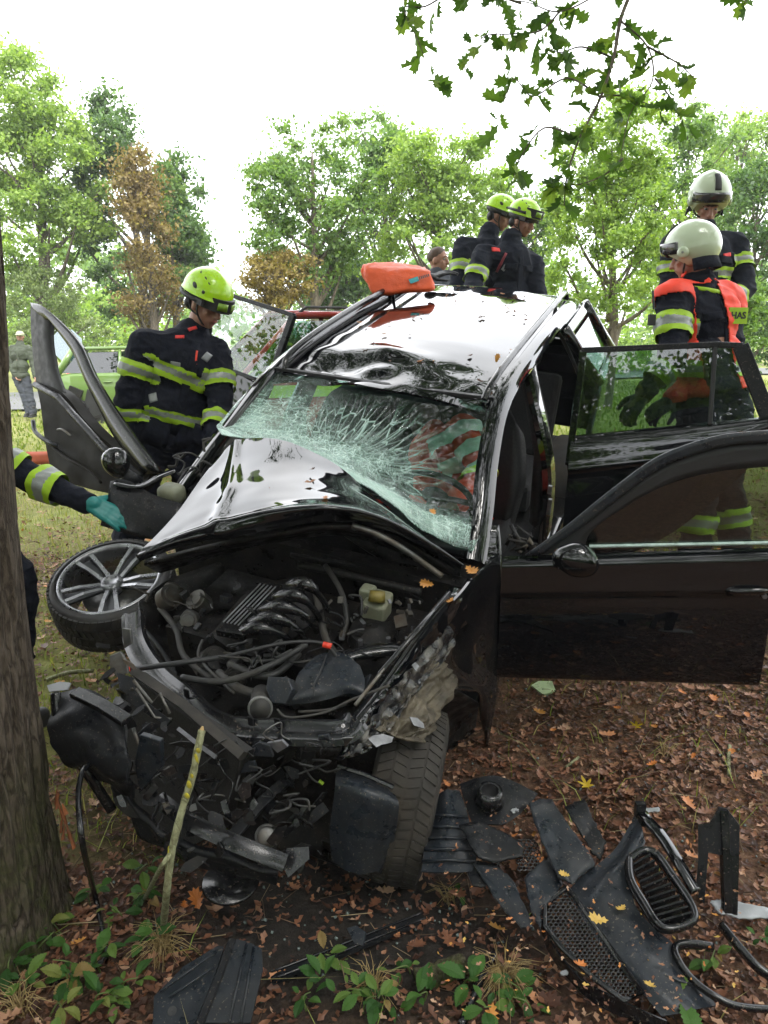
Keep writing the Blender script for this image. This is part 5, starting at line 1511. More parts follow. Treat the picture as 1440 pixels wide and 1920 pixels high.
# plate in front of the near wheel
fp = interp_rows([
 [P(630, 1440, 2.42), P(680, 1455, 2.38), P(725, 1478, 2.36), P(740, 1490, 2.36)],
 [P(628, 1475, 2.36), P(680, 1488, 2.31), P(725, 1505, 2.31), P(748, 1515, 2.32)],
 [P(618, 1560, 2.40), P(670, 1575, 2.35), P(712, 1585, 2.36), P(735, 1590, 2.4)],
 [P(622, 1615, 2.42), P(665, 1638, 2.38), P(705, 1635, 2.40), P(715, 1640, 2.44)]], 16, 20)
car('wheel_arch_front_panel', sheet(fp, .01, disp=lambda t, s_: .006 * mnoise.noise(Vector((s_ * 8, t * 3, 5)))), M_PLASTG, smooth=True, auto=40)
car('panel_rim', tube([P(634, 1436, 2.40), P(684, 1452, 2.36), P(738, 1476, 2.34)], .008, 6), M_GLOSSP)
# left wing torn out, washer bottle
lw = interp_rows([
 [P(207, 902, 3.30), P(238, 900, 3.30), P(290, 928, 3.27), P(345, 945, 3.25)],
 [P(200, 940, 3.27), P(240, 945, 3.25), P(290, 962, 3.23), P(330, 975, 3.22)],
 [P(188, 985, 3.27), P(235, 1000, 3.24), P(275, 1010, 3.24), P(300, 1010, 3.24)]], 14, 14)
car('torn_left_wing', sheet(lw, .012, disp=lambda t, s_: .006 * mnoise.noise(Vector((s_ * 3, t * 3, 2)))), M_PLAST, smooth=True)
car('washer_bottle', ell(P(322, 926, 3.36), .06, .05, .045, CM, 14, 10, fn=lambda v: Vector((math.copysign(abs(v.x) ** .6, v.x), math.copysign(abs(v.y) ** .6, v.y), math.copysign(abs(v.z) ** .6, v.z)))), M_RESERV, smooth=True)
car('wing_flange', sweep(smooth_path([P(215, 905, 3.28), P(262, 912, 3.28), P(300, 893, 3.3), P(328, 882, 3.32)], 5), [(-.02, -.003), (.02, -.003), (.02, .003), (-.02, .003)], Vector((0, -.3, 1))), M_PAINT, smooth=True)
for k in range(9):
    q = [P(345 + U(-10, 40), 850 + U(-10, 60), 3.5)]
    for _ in range(4): q.append(q[-1] + Vector((U(-.07, .07), U(-.03, .03), U(-.07, .06))))
    car('cowl_wire', tube(smooth_path(q, 4), U(.003, .008), 5), M_RUBBER, smooth=True)
# door check dust and small parts at the right A pillar base
for k in range(10):
    car('hinge_fragment', tube([P(U(945, 1000), U(995, 1040), 3.08 + U(-.03, .05)) + Vector((U(-.02, .02), 0, U(-.03, .03))) * q_ for q_ in (0, 1, 2)], [U(.003, .012), U(.006, .016), U(.002, .01)], 7, flat=U(.3, .9)), random.choice([M_MUDDY, M_ENGD, M_PLAST, M_MUDDY]), smooth=True)

# ---- doors
def frame_strip(outer, inner, pl_out, pl_in=None, th=.03):
    G = interp_rows([[pl_out(*q) for q in outer], [(pl_in or pl_out)(*q) for q in inner]], 30, 4)
    return sheet(G, th)
# right front door: skin rows from waist to bottom
D = lambda x, y, off=0: plane3(P(945, 1045, 2.99), P(1450, 1028, 2.72), P(932, 1278, 3.16))(x, y, off)
nrm = (D(1450, 1028) - D(945, 1045)).cross(D(932, 1278) - D(945, 1045)).normalized()
sg = -1 if nrm.dot(CF) > 0 else 1   # towards the viewer
rows = []
for t, off in ((0, -.02), (.04, .012), (.10, .02), (.20, .026), (.285, .03), (.31, .012), (.45, .016), (.7, .012), (.9, .0), (.985, -.014), (1, -.03)):
    r = []
    for s_ in np.linspace(0, 1, 9):
        xt, yt = 943 + (1458 - 943) * s_, 1046 + (1030 - 1046) * s_
        xb, yb = 931 + (1424 - 931) * s_, 1275 + (1291 - 1275) * s_
        r.append(D(xt + (xb - xt) * t, yt + (yb - yt) * t) + nrm * sg * off)
    rows.append(r)
rfd = car('front_right_door', sheet(interp_rows(rows, 30, 44), .05), M_PAINT, smooth=True, auto=50)
rfd['label'] = 'wide open front door on the near side'
fo = [(985, 1040), (1058, 989), (1137, 925), (1217, 866), (1276, 838), (1355, 815), (1450, 806)]
fm = [(1008, 1042), (1072, 1000), (1150, 941), (1226, 884), (1282, 858), (1358, 836), (1452, 828)]
fi = [(1095, 1030), (1112, 994), (1187, 942), (1258, 907), (1335, 887), (1400, 879), (1455, 875)]
car('window_frame_edge', frame_strip(fo, fm, lambda x, y: D(x, y) + nrm * sg * .01, None, .02), M_PLASTG, rfd, smooth=True)
car('window_frame', frame_strip(fm, fi, lambda x, y: D(x, y) - nrm * sg * .005, None, .04), M_BLK, rfd, smooth=True)
car('window_pane', pplate([(1095, 1034), (1112, 994), (1187, 942), (1258, 907), (1335, 887), (1400, 879), (1455, 875), (1455, 1030)], lambda x, y: D(x, y) - nrm * sg * .02, .005), M_GLASSM, rfd)
car('waist_seal', tube([D(1105, 1026) + nrm * sg * -.01, D(1455, 1019) + nrm * sg * -.01], .007, 6), M_GLASSC if False else pm('pale_waist_seal', (.35, .45, .42), .3), rfd)
car('door_handle', sweep(smooth_path([D(1360, 1107) + nrm * sg * .02, D(1375, 1100) + nrm * sg * .05, D(1420, 1099) + nrm * sg * .05, D(1436, 1106) + nrm * sg * .02], 5), [(-.012, -.006), (.012, -.006), (.012, .006), (-.012, .006)], nrm * sg), M_PAINT, rfd, smooth=True)
car('lock_barrel', tube([D(1430, 1112) + nrm * sg * .02, D(1430, 1112) + nrm * sg * .036], .009, 12), M_STEELB, rfd)
mc = D(1080, 1030) + nrm * sg * .11
mir = car('wing_mirror', ell(mc, .088, .055, .066, basis(y=Vector((.3, 1, 0)), z=Vector((.25, 0, 1))), 24, 16, fn=lambda v: Vector((v.x * (1 - .12 * v.z), v.y, v.z * (1 - .22 * max(0, -v.x))))), M_PAINT, rfd, smooth=True)
car('mirror_foot', tube([D(1050, 1040), mc - Vector((.05, 0, .02))], [.03, .035], 10, flat=.6), M_GLOSSP, rfd, smooth=True)
# right rear door
Rr = plane3(P(1074, 815, 3.93), P(1440, 778, 3.62), P(1062, 900, 3.98))
nr = (Rr(1440, 778) - Rr(1074, 815)).cross(Rr(1062, 900) - Rr(1074, 815)).normalized()
sr = -1 if nr.dot(CF) > 0 else 1
rows = []
for t, off in ((0, -.01), (.06, .02), (.2, .03), (.27, .035), (.31, .012), (.6, .016), (1, -.01)):
    r = []
    for s_ in np.linspace(0, 1, 9):
        xt, yt = 1072 + (1448 - 1072) * s_, 817 + (780 - 817) * s_
        xb, yb = 1048 + (1330 - 1048) * s_, 1062 + (1010 - 1062) * s_
        if s_ > .5: xb = 1189 + (1436 - 1189) * ((s_ - .5) / .5) ** .9; yb = 1036 - (1036 - 846) * ((s_ - .5) / .5) ** 1.2
        r.append(Rr(xt + (xb - xt) * t, yt + (yb - yt) * t) + nr * sr * off)
    rows.append(r)
rrd = car('rear_right_door', sheet(interp_rows(rows, 30, 30), .05), M_PAINT, smooth=True, auto=50)
rrd['label'] = 'open rear door on the near side'
def fstrip(a, b_, w0, w1=None, th=.035, mat=M_BLK, par=None, pl_=None, nn=None):
    pa, pb = pl_(*a), pl_(*b_)
    return car('window_frame', sweep([pa, pb], [(-w0, -th / 2), (w0, -th / 2), (w0, th / 2), (-w0, th / 2)], nn), mat, par, bev=.004)
fstrip((1066, 872), (1094, 658), .018, par=rrd, pl_=Rr, nn=nr, mat=M_PAINT)
fstrip((1090, 657), (1345, 646), .014, par=rrd, pl_=Rr, nn=nr, mat=M_PLAST)
fstrip((1340, 646), (1392, 648), .014, par=rrd, pl_=Rr, nn=nr, mat=M_PLAST)
fstrip((1388, 648), (1442, 786), .036, par=rrd, pl_=Rr, nn=nr, mat=M_PLAST)
fstrip((1341, 650), (1331, 796), .010, par=rrd, pl_=Rr, nn=nr)
car('window_pane', pplate([(1098, 660), (1338, 650), (1328, 794), (1080, 818)], lambda x, y: Rr(x, y) - nr * sr * .005, .005), M_GLASS, rrd)
car('quarter_pane', pplate([(1345, 652), (1378, 652), (1420, 782), (1336, 792)], lambda x, y: Rr(x, y) - nr * sr * .005, .005), M_GLASSC, rrd)
# left front door, wrenched forwards; its window glass is gone
L = plane3(P(295, 890, 3.52), P(60, 570, 4.2), P(150, 925, 3.95))
nl = (L(60, 570) - L(295, 890)).cross(L(150, 925) - L(295, 890)).normalized()
sl = -1 if nl.dot(CF) > 0 else 1
rows = [[L(*q) for q in r] for r in (
 [(68, 716), (115, 735), (160, 788), (208, 835), (285, 885)],
 [(76, 760), (118, 795), (160, 835), (205, 868), (270, 905)],
 [(82, 810), (122, 850), (162, 880), (205, 900), (255, 920)],
 [(94, 876), (125, 902), (160, 915), (205, 925), (242, 930)])]
lfd = car('front_left_door', sheet(interp_rows(rows, 24, 20), .07, disp=lambda t, s_: .012 * mnoise.noise(Vector((s_ * 3, t * 3, 8)))), M_TRIM, smooth=True, auto=50)
lfd['label'] = 'wrenched door on the far side, seen from its trim side, window glass gone'
for a, b_, w in (([(57, 568), (58, 620), (62, 670), (68, 718)], [(92, 592), (92, 640), (100, 690), (116, 738)], .03),):
    car('rear_window_post', frame_strip(a, b_, L, None, .03), M_BLK, lfd, smooth=True)
car('window_frame', sheet(interp_rows([[L(*q) for q in ((57, 567), (80, 574), (118, 608), (149, 646), (172, 697), (196, 740), (231, 794), (298, 884))], [L(*q) + nl * sl * .012 for q in ((66, 580), (84, 586), (112, 616), (142, 654), (165, 706), (190, 752), (222, 806), (284, 888))], [L(*q) for q in ((86, 600), (92, 602), (108, 622), (136, 662), (159, 714), (184, 764), (215, 822), (268, 892))]], 40, 7), .035), M_GLOSSP, lfd, smooth=True)
car('waist_trim', tube([L(72, 722) + nl * sl * .02, L(118, 745) + nl * sl * .03, L(206, 842) + nl * sl * .03, L(270, 893) + nl * sl * .02], .018, 8), M_PLAST, lfd, smooth=True)
car('door_pull', tube(smooth_path([L(72, 790) + nl * sl * .03, L(84, 812) + nl * sl * .05, L(112, 832) + nl * sl * .05, L(118, 836) + nl * sl * .03], 5), .012, 8), M_PLASTG, lfd, smooth=True)
car('inner_handle', tube(smooth_path([L(118, 806) + nl * sl * .03, L(130, 806) + nl * sl * .04, L(144, 818) + nl * sl * .03], 5), .006, 6), M_STEEL, lfd, smooth=True)
car('armrest_crease', tube(smooth_path([L(90, 828) + nl * sl * .01, L(130, 858) + nl * sl * .02, L(170, 880) + nl * sl * .02, L(196, 905) + nl * sl * .02], 5), .008, 6), M_TRIM, lfd, smooth=True)
mir2 = car('wing_mirror', ell(P(218, 868, 3.42), .062, .05, .072, basis(y=Vector((-.3, 1, 0)), z=Vector((-.25, .1, 1))), 22, 14, fn=lambda v: Vector((v.x * (1 + .18 * v.z), v.y, v.z))), M_PAINTD, lfd, smooth=True)
car('mirror_foot', tube([P(232, 890, 3.45), P(262, 905, 3.5)], [.035, .03], 10), M_PLAST, lfd, smooth=True)
# left rear door, swung open towards the background
K = plane3(P(548, 590, 4.55), P(400, 545, 4.95), P(480, 720, 4.7))
lrd = car('rear_left_door', pplate([(385, 690), (430, 690), (478, 716), (505, 720), (470, 800), (385, 800)], K, .05), M_PAINT, bev=.008)
lrd['label'] = 'open rear door on the far side'
nk = (K(548, 590) - K(400, 545)).cross(K(480, 720) - K(400, 545)).normalized()
for a, b_, w in (((395, 545), (440, 556), .013), ((440, 556), (552, 592), .013), ((550, 590), (504, 722), .022), ((395, 680), (482, 712), .012), ((398, 545), (385, 690), .02)):
    fstrip(a, b_, w, par=lrd, pl_=K, nn=nk, mat=M_PLAST, th=.03)
car('window_pane', pplate([(398, 548), (440, 558), (546, 592), (500, 714), (390, 680)], K, .005), M_GLASSC, lrd)

# ------------------------------------------------------------------ people
PATCH = {}
def cap_(p0, r0, p1, r1, n=14):
    p0, p1 = Vector(p0), Vector(p1)
    a = (p1 - p0); L = a.length
    if L < 1e-6: return ell(p0, r0, r0, r0, None, n, 8)
    pts, rs = [], []
    ax = a / L
    for t in (-1, -.85, -.5):
        pts.append(p0 + ax * t * r0); rs.append(r0 * math.sqrt(max(0.0004, 1 - t * t)))
    pts.append(p0); rs.append(r0); pts.append(p1); rs.append(r1)
    for t in (.5, .85, 1):
        pts.append(p1 + ax * t * r1); rs.append(r1 * math.sqrt(max(0.0004, 1 - t * t)))
    return tube(pts, rs, n)
def remesh(VF, voxel, smooth=4, fn=None, f=.6):
    me = bpy.data.meshes.new('tmp'); me.from_pydata([tuple(v) for v in VF[0]], [], [tuple(q) for q in VF[1]])
    bm = bmesh.new(); bm.from_mesh(me); bmesh.ops.recalc_face_normals(bm, faces=bm.faces); bm.to_mesh(me); bm.free()
    o = bpy.data.objects.new('tmp', me); COL.objects.link(o)
    r = o.modifiers.new('r', 'REMESH'); r.mode = 'VOXEL'; r.voxel_size = voxel
    s = o.modifiers.new('s', 'SMOOTH'); s.iterations = smooth; s.factor = f
    dg = bpy.context.evaluated_depsgraph_get()
    m2 = bpy.data.meshes.new_from_object(o.evaluated_get(dg))
    bpy.data.objects.remove(o); bpy.data.meshes.remove(me)
    n = len(m2.vertices)
    V = np.empty(n * 3, np.float32); m2.vertices.foreach_get('co', V); V = V.reshape(-1, 3)
    if fn:
        Nn = np.empty(n * 3, np.float32); m2.vertices.foreach_get('normal', Nn); Nn = Nn.reshape(-1, 3)
        V = V + Nn * np.array([fn(Vector(v)) for v in V])[:, None]
        m2.vertices.foreach_set('co', V.ravel())
    return m2
def addmesh(name, me, mat, parent, smooth=True):
    m = rinv(parent)
    me.transform(m)
    me.materials.clear(); me.materials.append(mat)
    me.polygons.foreach_set('use_smooth', np.ones(len(me.polygons), bool)); me.update()
    me.name = name
    return link(name, me, parent)
def folds(seed, amp=.007):
    amp = amp * 1.9
    off = Vector((seed * 3.1, seed * 1.7, seed * .9))
    def f(v):
        a = mnoise.noise(Vector((v.x * 7, v.y * 7, v.z * 13)) + off)
        b_ = 1 - abs(mnoise.noise(Vector((v.x * 8 + v.z * 5, v.y * 8, v.z * 17)) + off * 2)) * 4
        return amp * (a + .55 * b_ * (1 if b_ > 0 else .3))
    return f
def band(name, cloth, parent, c, n, w, R, mats=(M_YEL, M_SILV, M_YEL), cuts=(0, .3, .7, 1), lift=.017, cond=None):
    """strip of cloth surface between two parallel planes, lifted off the cloth; world coordinates"""
    n = Vector(n).normalized(); c = Vector(c)
    rm = rinv(parent); wm = rm.inverted()
    bm = bmesh.new(); bm.from_mesh(cloth.data); bm.transform(wm)
    bm.faces.ensure_lookup_table()
    dele = [f for f in bm.faces if abs((f.calc_center_median() - c).dot(n)) > w * .5 + .05 or (f.calc_center_median() - c).length > R or (cond and not cond(f.calc_center_median()))]
    bmesh.ops.delete(bm, geom=dele, context='FACES')
    for t in cuts:
        bmesh.ops.bisect_plane(bm, geom=bm.verts[:] + bm.edges[:] + bm.faces[:], plane_co=c + n * (t - .5) * w, plane_no=n)
    dele = [f for f in bm.faces if abs((f.calc_center_median() - c).dot(n)) > w * .5]
    bmesh.ops.delete(bm, geom=dele, context='FACES')
    if not bm.faces: bm.free(); return None
    bm.normal_update()
    nn = {v: v.normal.copy() for v in bm.verts}
    for v in bm.verts: v.co += nn[v] * lift
    for f in bm.faces:
        t = (f.calc_center_median() - c).dot(n) / w + .5
        k = 0
        for i in range(len(cuts) - 1):
            if t >= cuts[i]: k = i
        f.material_index = min(k, len(mats) - 1); f.smooth = True
    bm.transform(rm)
    me = bpy.data.meshes.new(name); bm.to_mesh(me); bm.free()
    for mm in mats: me.materials.append(mm)
    return link(name, me, parent)

def head_solids(c, Hm, s=1.0):
    """c head centre, Hm columns: right, forward, up"""
    def W(x, y, z): return c + Hm @ Vector((x, y, z)) * s
    S = [ell(W(0, -.008, .02), .074 * s, .092 * s, .098 * s, Hm, 20, 14),
         ell(W(0, .025, -.045), .056 * s, .062 * s, .068 * s, Hm, 18, 12),
         ell(W(0, .052, -.088), .028 * s, .026 * s, .022 * s, Hm, 12, 8),          # chin
         cap_(W(0, .088, .012), .010 * s, W(0, .107, -.028), .014 * s, 8),            # nose
         ell(W(-.013, .094, -.03), .009 * s, .009 * s, .007 * s, Hm, 8, 6), ell(W(.013, .094, -.03), .009 * s, .009 * s, .007 * s, Hm, 8, 6),
         cap_(W(-.04, .076, .03), .011 * s, W(.04, .076, .03), .011 * s, 8),          # brow
         ell(W(-.042, .058, -.02), .018 * s, .018 * s, .016 * s, Hm, 10, 8), ell(W(.042, .058, -.02), .018 * s, .018 * s, .016 * s, Hm, 10, 8),
         ell(W(-.076, -.008, -.008), .010 * s, .020 * s, .032 * s, Hm, 10, 8), ell(W(.076, -.008, -.008), .010 * s, .020 * s, .032 * s, Hm, 10, 8),
         cap_(W(-.018, .084, -.054), .008 * s, W(.018, .084, -.054), .008 * s, 8)]     # mouth
    return S
def face_bits(root_, c, Hm, s=1.0, lid=True):
    def W(x, y, z): return c + Hm @ Vector((x, y, z)) * s
    for sx in (-1, 1):
        e = mesh('eye', ell(W(sx * .032, .074, .010), .013 * s, .010 * s, .008 * s, Hm, 12, 8), M_WHITE, root_, smooth=True)
        mesh('iris', ell(W(sx * .032, .0825, .009), .0055 * s, .003 * s, .0055 * s, Hm, 10, 6), M_BLK, e, smooth=True)
        mesh('eyebrow', tube([W(sx * .016, .090, .030), W(sx * .034, .088, .036), W(sx * .05, .076, .031)], [.003 * s, .004 * s, .002 * s], 6), M_HAIR, root_, smooth=True)
    mesh('lips', join(ell(W(0, .092, -.051), .022 * s, .004 * s, .003 * s, Hm, 12, 6), ell(W(0, .091, -.058), .018 * s, .005 * s, .004 * s, Hm, 12, 6)), M_LIP, root_, smooth=True)
def hand_solids(wr_, dr, palm_n, s=1.0, curl=.5, side=1, spread=.07):
    """wrist, direction, palm normal"""
    d = Vector(dr).normalized(); n = Vector(palm_n); n = (n - d * n.dot(d)).normalized(); a = d.cross(n) * side
    S = []
    c = Vector(wr_)
    for k in range(4):
        o = (k - 1.5) * .020 * s
        S.append(cap_(c + d * .012 * s + a * o * .7, .014 * s, c + d * .085 * s + a * o, .0125 * s, 8))
        L = (.040, .046, .043, .033)[k] * s
        p = c + d * .088 * s + a * o
        dd = (d + a * (k - 1.5) * spread).normalized()
        for j in range(3):
            th_ = curl * (j + .6) * .75
            v = dd * math.cos(th_) + n * math.sin(th_)
            q = p + v * L * (1, .68, .5)[j]
            S.append(cap_(p, (.0095, .0088, .008)[j] * s, q, (.0088, .008, .007)[j] * s, 8))
            p = q
    b = c + d * .02 * s + a * -.028 * s
    p1 = b + (d * .5 - a * .8 + n * .25).normalized() * .04 * s
    p2 = p1 + (d * .8 - a * .45 + n * .35).normalized() * .032 * s
    p3 = p2 + (d * .9 - a * .15 + n * .4).normalized() * .026 * s
    S += [cap_(b, .013 * s, p1, .0115 * s, 8), cap_(p1, .011 * s, p2, .0095 * s, 8), cap_(p2, .0095 * s, p3, .008 * s, 8)]
    return S
def person(label, J, Hm, group=None, s=1.0, cloth=M_TURNOUT, trous=None, vox=.009, hand=M_BLK, skin=M_SKIN, fold=.007, bulk=1.0, seed=1, foot=None, curl=1.0, hcurl=None, face=True):
    """J: joints in world: head, neck, sl, sr (shoulders), el, er, wl, wr, pelvis, hl, hr, kl, kr, al, ar (ankles)"""
    base = Vector(((J['al'].x + J['ar'].x) / 2, (J['al'].y + J['ar'].y) / 2, min(J['al'].z, J['ar'].z) - .1))
    R = root('person', label, 'person', base, group=group)
    f = Hm.col[1]; up = (J['neck'] - J['pelvis']).normalized()
    across = (J['sr'] - J['sl']).normalized(); front = up.cross(across)
    if front.dot(f) < 0 and front.dot(J.get('front', f)) < 0: front = -front
    # ---- one continuous body: head, neck, trunk, arms, hands, legs
    B = head_solids(J['head'], Hm, s)
    B.append(cap_(J['head'] + Hm @ Vector((0, -.02, -.05)) * s, .05 * s, J['neck'], .055 * s))
    ch = J['neck'].lerp(J['pelvis'], .32); wa = J['neck'].lerp(J['pelvis'], .72)
    B += [cap_(J['neck'], .06 * s, ch, .11 * s), cap_(ch, .12 * s, wa, .11 * s), cap_(wa, .11 * s, J['pelvis'], .12 * s),
          cap_(J['sl'], .05 * s, J['sr'], .05 * s)]
    for a, b_, r0, r1 in (('sl', 'el', .048, .038), ('el', 'wl', .038, .026), ('sr', 'er', .048, .038), ('er', 'wr', .038, .026), ('hl', 'kl', .075, .052), ('kl', 'al', .05, .035), ('hr', 'kr', .075, .052), ('kr', 'ar', .05, .035)):
        B.append(cap_(J[a], r0 * s, J[b_], r1 * s))
    B.append(cap_(J['hl'], .08 * s, J['hr'], .08 * s)); B.append(cap_(J['pelvis'], .1 * s, (J['hl'] + J['hr']) / 2, .09 * s))
    hands = {}
    for side, w, e in ((1, 'wl', 'el'), (-1, 'wr', 'er')):
        d = (J[w] - J[e]).normalized()
        hd = J.get('h' + w, d)
        pn = J.get('p' + w, (-across if w == 'wr' else across) * .4 + front * .3 + Vector((0, 0, -.5)))
        hands[w] = hand_solids(J[w], hd, pn, s * (1.12 if hand is not skin else 1), hcurl if hcurl is not None else curl, side)
        B += hand_solids(J[w], hd, pn, s * .96, hcurl if hcurl is not None else curl, side)
    addmesh('body', remesh(join(*B), min(vox, .0075) if face else vox, 3), skin, R)
    if hand is not skin:
        for w, hs in hands.items():
            e = J['el' if w == 'wl' else 'er']
            gd = (J[w] - e).normalized()
            addmesh('glove', remesh(join(*(hs + [cap_(J[w] - gd * .05 * s, .036 * s, J[w] + gd * .02 * s, .032 * s)])), .006 if vox < .011 else .009, 2, fn=lambda v: .003), hand, R)
    # ---- jacket
    k = bulk
    sh = .5 * (J['sl'] + J['sr'])
    C = [cap_(J['sl'], .085 * s * k, J['sr'], .085 * s * k), cap_(sh - up * .02, .10 * s * k, J['neck'] + up * .005, .088 * s),
         ell(ch.lerp(sh, .3) + front * .01, .185 * s * k, .135 * s * k, .17 * s, basis(y=front, z=up)),
         ell(ch + front * .015, .19 * s * k, .145 * s * k, .2 * s, basis(y=front, z=up)), ell(wa + front * .02, .18 * s * k, .145 * s * k, .17 * s, basis(y=front, z=up)),
         ell(J['pelvis'] + front * .01, .188 * s * k, .15 * s * k, .12 * s, basis(y=front, z=up))]
    for a, b_, r0, r1 in (('sl', 'el', .085, .068), ('el', 'wl', .068, .05), ('sr', 'er', .085, .068), ('er', 'wr', .068, .05)):
        e = J[b_]
        if b_ in ('wl', 'wr'): e = J[a].lerp(J[b_], .93)
        C.append(cap_(J[a], r0 * s * k, e, r1 * s * k))
    jk = addmesh('jacket', remesh(join(*C), vox, 5, fn=folds(seed, fold)), cloth, R)
    cl = addmesh('collar', remesh(join(tube([J['neck'] - up * .02, J['neck'] + up * .05 + f * .012], [.088 * s, .068 * s], 18)), vox, 2), cloth, jk)
    # placket, pocket flaps and shoulder yoke seams stand proud of the cloth
    fr_ = front if front.dot(-CF) > -.2 else -front
    for (off, w_, h_) in ((across * .085 * s, .10, .045), (-across * .085 * s, .10, .045)):
        surf_patch('pocket_flap', jk, ch + off - up * .03 + fr_ * .1, fr_, up, w_ * s, h_ * s, cloth, lift=.010)
        surf_patch('pocket', jk, ch + off - up * .36 * s + fr_ * .1, fr_, up, .13 * s, .14 * s, cloth, lift=.011)
    surf_patch('placket', jk, ch - up * .12 + fr_ * .1, fr_, up, .045 * s, .5 * s, cloth, lift=.007)
    # ---- trousers
    T = [cap_(J['hl'], .11 * s, J['hr'], .11 * s), ell(J['pelvis'], .165 * s, .13 * s, .13 * s, basis(y=front, z=up))]
    for a, b_, r0, r1 in (('hl', 'kl', .105, .085), ('kl', 'al', .085, .078), ('hr', 'kr', .105, .085), ('kr', 'ar', .085, .078)):
        T.append(cap_(J[a], r0 * s, J[b_], r1 * s))
    tr_ = addmesh('trousers', remesh(join(*T), vox, 5, fn=folds(seed + 3, fold)), trous or cloth, R)
    # ---- boots
    ff = J.get('foot', Vector((front.x, front.y, 0)).normalized())
    for a, kn in (('al', 'kl'), ('ar', 'kr')):
        A = J[a]
        fw = Vector((ff.x, ff.y, 0)).normalized()
        bt = join(cap_(A + Vector((0, 0, .10)) * s, .058 * s, A - Vector((0, 0, .02)) * s, .05 * s), cap_(A - Vector((0, 0, .05)) * s - fw * .03 * s, .045 * s, A - Vector((0, 0, .055)) * s + fw * .15 * s, .04 * s), box(A + Vector((0, 0, -.09)) * s + fw * .06 * s, .09 * s, .28 * s, .025 * s, basis(y=fw, z=(0, 0, 1))))
        addmesh('boot', remesh(bt, .008, 2), M_BLK, R)
    return R, jk, tr_, dict(front=front, up=up, across=across, ch=ch, wa=wa, sh=sh)
def limb_band(jk, R, a, b_, t, w=.075, rad=.14, tilt=None):
    c = a.lerp(b_, t); n = (b_ - a).normalized()
    if tilt is not None: n = (n + tilt).normalized()
    o = band('reflective_band', jk, jk, c, n, w, rad)
    return o
def patch(name, jk, px, py, d, wpx, hpx, mat, tilt=0, th=.004, facing=None, txt=None):
    pass
def surf_patch(name, jk, c, nrm, up, w, h, mat, lift=.006):
    """small rectangular patch hugging the cloth: rays cast onto the cloth mesh"""
    from mathutils.bvhtree import BVHTree
    rm = rinv(jk); wm = rm.inverted()
    if 'bvh' not in PATCH: PATCH['bvh'] = {}
    key = jk.name
    if key not in PATCH['bvh']:
        me = jk.data
        PATCH['bvh'][key] = BVHTree.FromPolygons([wm @ v.co for v in me.vertices], [tuple(p.vertices) for p in me.polygons])
    bv = PATCH['bvh'][key]
    n = Vector(nrm).normalized(); x = Vector(up).cross(n).normalized(); y = n.cross(x)
    nu, nv = 6, 6
    G = []
    for i in range(nv):
        row = []
        for j in range(nu):
            o = Vector(c) + x * (j / (nu - 1) - .5) * w + y * (i / (nv - 1) - .5) * h + n * .35
            hit = bv.ray_cast(o, -n, .8)
            p = hit[0] if hit[0] is not None else Vector(c)
            row.append(p + n * lift)
        G.append(row)
    return mesh(name, sheet(G, lift * .8, away=-n), mat, jk, smooth=True)
def headmat(fwd, up=(0, 0, 1)):
    f = Vector(fwd).normalized(); u = Vector(up); u = (u - f * u.dot(f)).normalized(); r = f.cross(u)
    return Matrix((r, f, u)).transposed()

